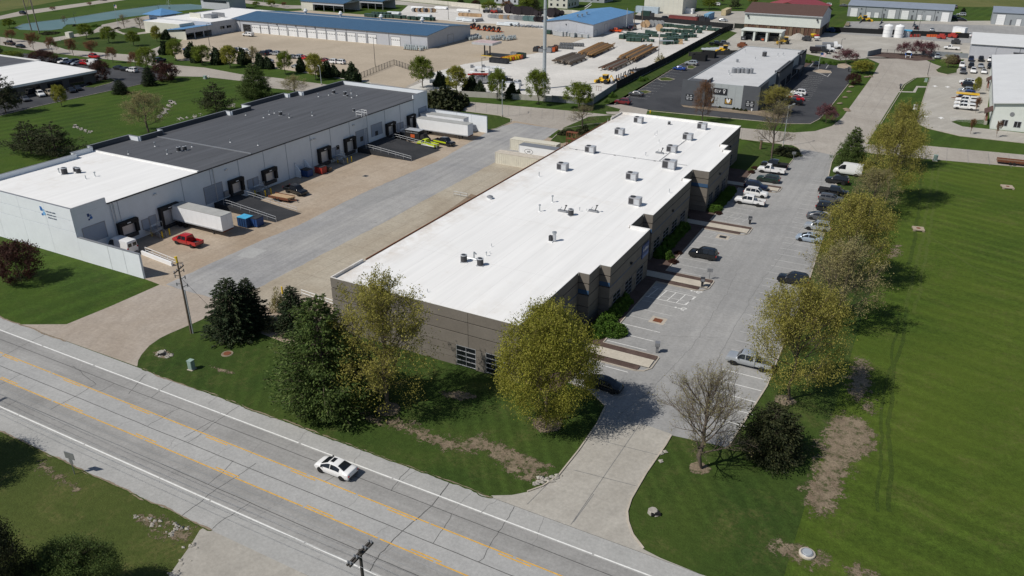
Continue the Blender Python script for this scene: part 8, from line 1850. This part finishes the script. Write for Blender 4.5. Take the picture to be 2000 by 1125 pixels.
tag(b.build("gravel_heap", loc=(x, y, 0)), "grey gravel heap against the barn timber wall", "gravel heap")
for i, (px, py) in enumerate(((1452,77),(1472,78),(1490,79))): x, y = G(px, py+1); t = thing("bay_bin", "dark bin in a shed bay, %s" % ("left","middle","right")[i], "bin", (x, y, .02)); bx("body", t, -1, -.8, 0, 1, .8, 1.6, METAL_D); bx("chute", t, -.5, -.9, .4, .5, -.801, 1.0, ORANGE if i == 2 else METAL_G)
for i in range(4): x, y = G(1382+6*i, 100-.6*i); bundle(1385+8*i, 99-.5*i, 10, 6, 4, .2, POLE_LT, "pale pipe stack behind the grey building, "+("first second third fourth".split()[i])+" from the fence", 2)
vehicle("pickup_crew", 1398, 89, "black", 20, "black pickup behind the pale pipe stacks"); vehicle("pickup_crew", 1411, 88, "grey", 20, "grey pickup behind the pale pipe stacks")
x, y = G(1303,86); t = thing("concrete_vault", "long pale concrete vault box before the green transformers", "vault", (x, y, .02), .5); bx("body", t, -3.4, -.9, 0, 2.6, .9, 1.3, CONC_GREY); bx("lid", t, -3.4, -.92, 1.301, 2.6, .92, 1.4, METAL_L)
x, y = G(1329,86); t = thing("pallet_crate", "pale wooden crate at the right of the green transformers", "crate", (x, y, .02), .4); bx("body", t, -.9, -.8, 0, .9, .8, 1.0, WOOD_PALE); bx("back", t, -.9, .7, 1.001, .9, .8, 1.9, WOOD_PALE)
# ================================================================ STREET FURNITURE
def light_pole(px, py, top, label, m=POLE_LT, arm=1.8, ang=0.0, r=.11, two=False, head=METAL_L, group=None, h=None):
    b0 = G(px, py); hh = h or H_at(px, top, b0); t = thing("light_pole", label, "lamp post", (*b0, 0), ang, group)
    part("base", t, lambda b: b.cyl((0,0,0),(0,0,.5),r*2.4,KERB,n=10)); part("pole", t, lambda b: b.cyl((0,0,.5),(0,0,hh),r,m,r1=r*.6,n=8))
    for s in ((1,-1) if two else (1,)):
        if arm: part("arm", t, lambda b: b.cyl((0,0,hh-.15),(s*arm,0,hh),.05,m,n=6))
        part("lamp_head", t, lambda b: b.box(min(s*arm,s*(arm+.7)), -.18, hh-.06, max(s*arm,s*(arm+.7)), .18, hh+.08, head))
light_pole(1529, 286, 206, "pale lamp post on the lawn at the lot's north end", ang=1.2); light_pole(981, 228, 160, "pale lamp post on the lawn tip beside the trailers", ang=2.0); light_pole(628, 166, 130, "pale lamp post on the street behind the dark roof", ang=2.5)
DP = METAL_D
for px, py, tp, l in ((733,130,75,"dark lamp post on the paved yard before the white doors"),(410,91,46,"dark lamp post by the carport"),(942,176,113,"dark lamp post behind the yard wall trees"),(1285,119,63,"dark lamp post by the black fence and pole stacks"),(876,38,-4,"dark lamp post on the white yard beyond the blue roof"),(936,22,-6,"dark lamp post before the north wall"),(1640,105,76,"dark lamp post above the purple crabapple"),(1792,68,23,"thin lamp post between storage units and tanks"),(1811,149,118,"thin dark pole at the facility lot entrance"),(147,44,26,"dark lamp post on the pond bank, left"),(292,55,43,"small dark lamp post at the plaza"),(310,20,8,"small dark lamp post by the pond fountain"),(515,3,-8,"dark lamp post beyond the blue roof")):
    light_pole(px, py, tp, l, DP, .6, .5, .10, head=DP)
light_pole(1986, 124, 94, "dark twin lamp post before the grey shed", DP, 1.6, 0, .12, True, DP)
x, y = G(1062.5, 173); t = thing("steel_mast", "very tall thick steel mast rising from behind the yard wall", "mast", (x, y, 0))
part("base", t, lambda b: b.cyl((0,0,0),(0,0,.6),.95,KERB,n=14)); part("shaft", t, lambda b: b.cyl((0,0,.6),(0,0,44),.62,POLE_LT,r1=.40,n=16)); part("step_collar", t, lambda b: [b.cyl((0,0,z),(0,0,z+.25),.66-z*.005,METAL_G,n=14) for z in (12,24,36)])
# flags
def flagpole(px, py, top, label, flag=True):
    b0 = G(px, py); hh = H_at(px, top, b0); t = thing("flagpole", label, "flagpole", (*b0, 0)); part("pole", t, lambda b: b.cyl((0,0,0),(0,0,hh),.1,POLE_LT,r1=.05,n=7)); part("finial", t, lambda b: b.lathe([(.02,hh),(.1,hh+.08),(.02,hh+.2)], YELLOW, 7))
    if flag:
        f = MB(); 
        for k in range(7):
            for j in range(4): f.quad((.08+j*.45,.12*math.sin(j*1.3),hh-.5-k*.2),(.53+j*.45,.12*math.sin((j+1)*1.3),hh-.55-k*.2),(.53+j*.45,.12*math.sin((j+1)*1.3),hh-.35-k*.2),(.08+j*.45,.12*math.sin(j*1.3),hh-.3-k*.2), SIGN_NAVY if (k<4 and j<2) else (RED if k%2 else WHITE))
        f.build("flag", t)
flagpole(1598, 135, 101, "white flagpole with striped flag on the dark lot island"); flagpole(231, 52, 8, "white flagpole with small flag on the plaza by the pond")
# utility poles and wires
def util_pole(x, y, h, label, arms=((0,0),), rz=0.0, r=.17, conduit=False, tank=False, m=POLE_WOOD):
    t = thing("utility_pole", label, "utility pole", (x, y, 0), rz); part("pole", t, lambda b: b.cyl((0,0,0),(0,0,h),r,m,r1=r*.68,n=9))
    for dz, off in arms:
        part("crossarm", t, lambda b: b.box(off-.07, -1.35, h-.45-dz, off+.07, 1.35, h-.30-dz, m))
        for yy in (-1.2, -.5, .5, 1.2): part("insulator", t, lambda b: b.lathe([(.05,0),(.09,.06),(.05,.12),(.09,.18),(.04,.26)], METAL_G, 7, (off, yy, h-.30-dz)))
    if conduit: part("conduit", t, lambda b: b.cyl((r+.09,0,0),(r+.09,0,h*.62),.09,POLE_LT,n=7))
    if tank: part("transformer_tank", t, lambda b: b.lathe([(.28,0),(.3,.05),(.3,.9),(.15,1.0)], CANT_GREY, 9, (-.5,0,h-2.6)))
    return t
p0 = G(374, 651); t = util_pole(p0[0], p0[1], 10.6, "brown utility pole with yellow top and insulators beside the west drive", ((.6,.0),), .4, .16, True)
part("yellow_cap", t, lambda b: b.cyl((0,0,10.6),(0,0,11.5),.12,YELLOW,n=8))
for k, (dz, a) in enumerate(((1.2,.5),(1.7,-.5),(2.2,.5),(2.9,-.5),(3.4,.6))):
    part("cutout", t, lambda b: (b.cyl((0,0,10.4-dz),(a*.9,a*.8,10.6-dz),.04,METAL_D,n=5), b.cyl((a*.9,a*.8,10.3-dz),(a*.9,a*.8,10.75-dz),.07,METAL_G,n=6)))
gw = G(428, 618); gt = tag(MB().cyl((0,0,8.5),(gw[0]-p0[0],gw[1]-p0[1],0),.018,METAL_D,n=4).build("guy_wire", loc=(p0[0],p0[1],0)), "thin guy wire slanting from the utility pole to the lawn", "wire")
pA = G(703, 1078, 10.6); dA = G(15, 776); pB = (dA[0]-.5*10.6, pA[1]-.2)
util_pole(pA[0], pA[1], 10.8, "dark double crossarm utility pole at the bottom edge of the view", ((0,-.12),(0,.12)), .0, .17, tank=False, m=plain("pole_dark", (.06,.055,.05), .9, 0, .2, 2))
util_pole(pB[0], pB[1], 10.8, "utility pole beyond the left edge whose shadow crosses the road", ((0,-.12),(0,.12)), .0, .17, m=MATS["pole_dark"])
util_pole(pA[0]+46, pA[1], 10.8, "utility pole beyond the right edge carrying the road wires", ((0,-.12),(0,.12)), .0, .17, m=MATS["pole_dark"])
WIRE = plain("wire_aluminium", (.45,.46,.47), .4, .5, 0, 1)
def wire(a, c, sag, label, r=.014, m=None, group="overhead wires along the road"):
    b = MB(); n = 14; P = [(a[0]+(c[0]-a[0])*k/n, a[1]+(c[1]-a[1])*k/n, a[2]+(c[2]-a[2])*k/n-4*sag*(k/n)*(1-k/n)) for k in range(n+1)]
    for k in range(n): b.cyl(P[k], P[k+1], r, m or WIRE, n=4, caps=False)
    tag(b.build("overhead_wire"), label, "wire", group)
for yy in (-1.2, -.5, .5, 1.2):
    for q0, q1 in ((pB, pA), (pA, (pA[0]+46, pA[1]))): wire((q0[0], q0[1]+yy, 10.75), (q1[0], q1[1]+yy, 10.75), .55, "thin overhead wire running along the road to the crossarm pole")
for px, py, tp, l in ((1223,58,16,"pale utility pole at the corner of the blue roofed warehouse"),(1238,56,15,"utility pole right of the pale one, first of two"),(1253,58,12,"utility pole right of the pale one, second of two")):
    b0 = G(px, py); h = H_at(px, tp, b0); util_pole(b0[0], b0[1], h, l, ((0,0),), .3, .2, m=POLE_LT if px == 1223 else POLE_WOOD)
for px, py, tx, l in ((62,60,46,"left leg of the tall leaning timber mast pair by the pond"),(77,65,60,"right leg of the tall leaning timber mast pair by the pond")):
    b0 = G(px, py); t = thing("transmission_pole", l, "utility pole", (*b0, 0), 0); part("pole", t, lambda b: b.cyl((0,0,0),(-1.2,0,22),.28,POLE_GREY,r1=.18,n=8)); part("brace", t, lambda b: b.cyl((0,0,9),(2.5 if px < 70 else -2.5,1.5,15),.1,POLE_GREY,n=5))
# signs, cabinets, manholes
b0 = G(146, 926); t = thing("road_sign", "grey back of a road sign on a thin post at the south verge", "sign", (*b0, 0), .12)
part("post", t, lambda b: b.cyl((0,0,0),(0,0,2.5),.045,METAL_G,n=6)); bx("sign_board", t, -.62, -.03, 1.95, .62, .03, 2.75, METAL_G); bx("sign_plate", t, -.22, -.03, 1.3, .22, .03, 1.9, METAL_G)
def cabinet(px, py, h, w, m, label, name="utility_cabinet"):
    t = thing(name, label, "cabinet", (*G(px, py), 0), .1); bx("body", t, -w/2, -w/2, .08, w/2, w/2, h, m); bx("lid", t, -w/2-.04, -w/2-.04, h+.001, w/2+.04, w/2+.04, h+.08, m); bx("pad", t, -w/2-.12, -w/2-.12, 0, w/2+.12, w/2+.12, .079, KERB); bx("door", t, -w/2+.06, -w/2-.02, .2, w/2-.06, -w/2-.001, h-.1, m)
CG = plain("cabinet_green", (.30,.40,.36), .5, .1, .05, 1)
cabinet(375, 721, 1.25, .62, CG, "pale green utility cabinet on the front lawn"); cabinet(1826, 314, 1.3, .8, CG, "pale green utility cabinet beside the right street"); cabinet(1787, 214, 1.3, 1.0, WHITE, "white utility box on the grass strip by the facility lot, nearer"); cabinet(1808, 160, 1.0, .8, CG, "small pale box on the grass strip by the facility lot, further"); cabinet(401, 154, 1.0, .9, CG, "small green utility box by the left street lawn"); cabinet(137, 73, 2.2, 2.4, WALL_CREAM, "cream pump house by the pond lawn", "pump_house")
for px, py, l in ((408,152,"pale hydrant post by the left street lawn"),(381,122,"white hydrant on the street row lawn"),(118,80,"white marker post on the pond lawn"),(1270,221,"yellow hydrant on the verge by the dark lot entrance"),(1468,217,"white pipe elbow at the grey building corner")):
    t = thing("hydrant", l, "hydrant", (*G(px, py), 0)); m = YELLOW if "yellow" in l else WHITE; part("barrel", t, lambda b: b.lathe([(.14,0),(.14,.6),(.17,.62),(.17,.68),(.05,.8)], m, 9)); part("outlet", t, lambda b: b.cyl((-.25,0,.45),(.25,0,.45),.07,m,n=7))
for px, py, l, w in ((1793,449,"square concrete inlet box in the mown field, nearer",1.9),(1967,367,"square concrete inlet box in the mown field, further",2.2)):
    t = thing("inlet_box", l, "inlet", (*G(px, py), 0), .2); bx("slab", t, -w/2, -w/2, .2, w/2, w/2, .34, CONC_TAN)
    for q in ((-1,-1),(1,-1),(1,1),(-1,1)): bx("pier", t, q[0]*(w/2-.2)-.18, q[1]*(w/2-.2)-.18, 0, q[0]*(w/2-.2)+.18, q[1]*(w/2-.2)+.18, .199, CONC_TAN)
    bx("void", t, -w/2+.3, -w/2+.3, .01, w/2-.3, w/2-.3, .15, METAL_D); part("lid", t, lambda b: b.cyl((0,0,.34),(0,0,.38),.36,RUST,n=12))  # dark block stands for the shade under the slab
t = thing("manhole", "round concrete manhole with grey lid in the bare patch at the bottom right", "manhole", (*G(1576, 1083), 0)); part("ring", t, lambda b: b.lathe([(.72,0),(.72,.2),(.62,.25)], CONC_PALE, 20)); part("collar", t, lambda b: b.lathe([(.58,.251),(.54,.29)], METAL_G, 20)); part("lid", t, lambda b: b.lathe([(.44,.291),(.41,.36)], POLE_LT, 18))
t = thing("manhole", "rust coloured manhole cover in the front lawn", "manhole", (*G(444, 691), 0)); part("ring", t, lambda b: b.lathe([(.8,0),(.75,.06)], DIRT, 16)); part("lid", t, lambda b: b.lathe([(.5,.061),(.48,.10)], RUST, 16))
t = thing("manhole", "dark drain square in the tan loading court", "drain", (*G(714, 344), 0.018)); bx("frame", t, -.6, -.6, 0, .6, .6, .02, CONC_GREY); bx("grate", t, -.5, -.5, .02, .5, .5, .03, METAL_D)
for px, py, l in ((317,694,"dark culvert mouth in the front lawn beside the west drive"),(1281,1006,"dark culvert mouth on the lawn east of the lot entrance"),(148,247,"dark culvert mouth on the west lawn, left"),(333,199,"dark culvert mouth on the west lawn, right")):
    t = thing("culvert", l, "culvert", (*G(px, py), 0), .6); part("pipe", t, lambda b: b.cyl((-.5,0,.12),(.4,0,.12),.24,DARK,n=12)); part("collar", t, lambda b: b.lathe([(.55,0),(.5,.3),(.4,.4)], STONE, 8, (-.2,.35,0)))
def mailbox(px, py, label, m=METAL_D, board=False, h=1.25):
    t = thing("mailbox" if not board else "sign_post", label, "mailbox" if not board else "sign", (*G(px, py), .13), .3)
    if board: bx("post", t, -.05, -.05, 0, .05, .05, 1.6, METAL_G); bx("sign_board", t, -.42, -.04, 1.15, .42, .04, 1.75, METAL_G)
    else: bx("post", t, -.18, -.18, 0, .18, .18, h*.72, m); bx("box", t, -.32, -.34, h*.72+.001, .32, .34, h+.22, m); bx("flap", t, -.26, -.37, h*.8, .26, -.341, h+.15, METAL_G)
mailbox(1283, 689, "grey mailbox cluster at the tip of the nearest walkway", METAL_G); mailbox(1371, 561, "black mailbox at the tip of the second walkway"); mailbox(1385, 546, "grey sign on a post behind the black mailbox", board=True); mailbox(1464, 438, "dark mailbox at the tip of the third walkway", h=1.1); mailbox(1549, 312, "dark small sign at the kerb by the north lawn", board=True); mailbox(1657, 140, "black mailbox at the dark lot exit", h=1.3); mailbox(1758, 174, "dark mailbox cluster on the grass strip", METAL_D)
t = thing("post_stump", "weathered timber post on the lawn at the north end of the lot", "post", (*G(1485, 292), 0)); part("post", t, lambda b: b.cyl((0,0,0),(0,0,2.3),.28,WOOD,n=8)); part("cap", t, lambda b: b.lathe([(.3,2.301),(.34,2.4),(.1,2.5)], METAL_L, 8))
t = thing("round_sign", "round grey disc sign at the street corner by the pink tree", "sign", (*G(1631, 239), 0)); part("post", t, lambda b: b.cyl((0,0,0),(0,0,1.8),.05,METAL_G,n=6)); part("disc", t, lambda b: b.cyl((0,-.03,1.9),(0,.03,1.9),.55,METAL_L,n=16))
t = thing("entry_sign", "blue and white painted board on white legs before the pink trees", "sign", (*G(1773, 113), 0)); bx("leg", t, -.9, -.08, 0, -.7, .08, 1.0, WHITE); bx("leg", t, .7, -.08, 0, .9, .08, 1.0, WHITE); bx("board", t, -1.15, -.12, 1.001, 1.15, .12, 1.9, plain("sign_blue", (.06,.16,.50), .5, 0, .1, 2)); part("crest", t, lambda b: b.cyl((0,-.12,1.75),(0,.12,1.75),.98,WHITE,n=16))
# railing on the ramp beside the taupe warehouse, roof rack at the back, scaffold frame
x, y = G(590, 578); t = thing("ramp_rail", "white pipe railing at the west corner of the taupe warehouse", "railing", (x, y, 0), math.atan2(G(645,597)[1]-y, G(645,597)[0]-x)); part("rail", t, lambda b: [b.cyl((0,0,z),(9,0,z),.045,WHITE,n=5) for z in (.55,1.05)]); part("post", t, lambda b: [b.cyl((1.8*k,0,0),(1.8*k,0,1.08),.045,WHITE,n=5) for k in range(6)])
bollard(552, 574, "pale yellow pipe post behind the narrow spruce")
x, y = G(1117, 284); t = thing("pipe_rack", "rusty open pipe rack behind the white roof edge", "rack", (x, y, 0)); 
for xx in (-1.3, 0, 1.3):
    for yy in (-.5, .5): bx("post", t, xx-.06, yy-.06, 0, xx+.06, yy+.06, 3.2, RUST)
for z in (1.6, 3.2): bx("shelf", t, -1.4, -.6, z, 1.4, .6, z+.1, RUST)
x, y = G(900, 385); t = thing("guard_rail", "thin grey rail frame beside the pallet ramp", "railing", (x, y, 0)); part("rail", t, lambda b: [b.cyl((-1.6,0,z),(1.6,0,z),.04,GALV,n=5) for z in (.5,1.0)]); part("post", t, lambda b: [b.cyl((xx,0,0),(xx,0,1.0),.04,GALV,n=5) for xx in (-1.6,0,1.6)])
# pond fountain
x, y = G(331, 16); b = MB(); rq = random.Random(2)
for k in range(90):
    a = rq.uniform(0, 6.28); v = rq.uniform(.2, 1.3); s = rq.uniform(0, 1); xx = v*s*1.6*math.cos(a); yy = v*s*1.6*math.sin(a); zz = 5.5*(1-v*.45)*4*(s*.5+.02)*(1-(s*.5+.02)); q = rq.uniform(.1, .25)
    b.add([(xx-q,yy,zz),(xx,yy-q,zz+.1),(xx+q,yy,zz+q),(xx,yy+q,zz+.2)], [(0,1,2),(0,2,3)], WHITE)
b.lathe([(.6,.03),(.5,.3),(.1,.4)], METAL_D, 10); o = b.build("fountain", loc=(x, y, 0)); tag(o, "white fountain spray in the pond", "fountain")
# bark rings round the lawn trees
for px, py, r in ((1367,915,1.1),(1533,782,1.25),(1068,828,1.7),(758,800,1.5),(1506,309,.8)):
    x, y = G(px, py); worn("mulch_ring", [(x+r*math.cos(k*.524), y+r*math.sin(k*.524)) for k in range(12)], .035, .35, False, .2)
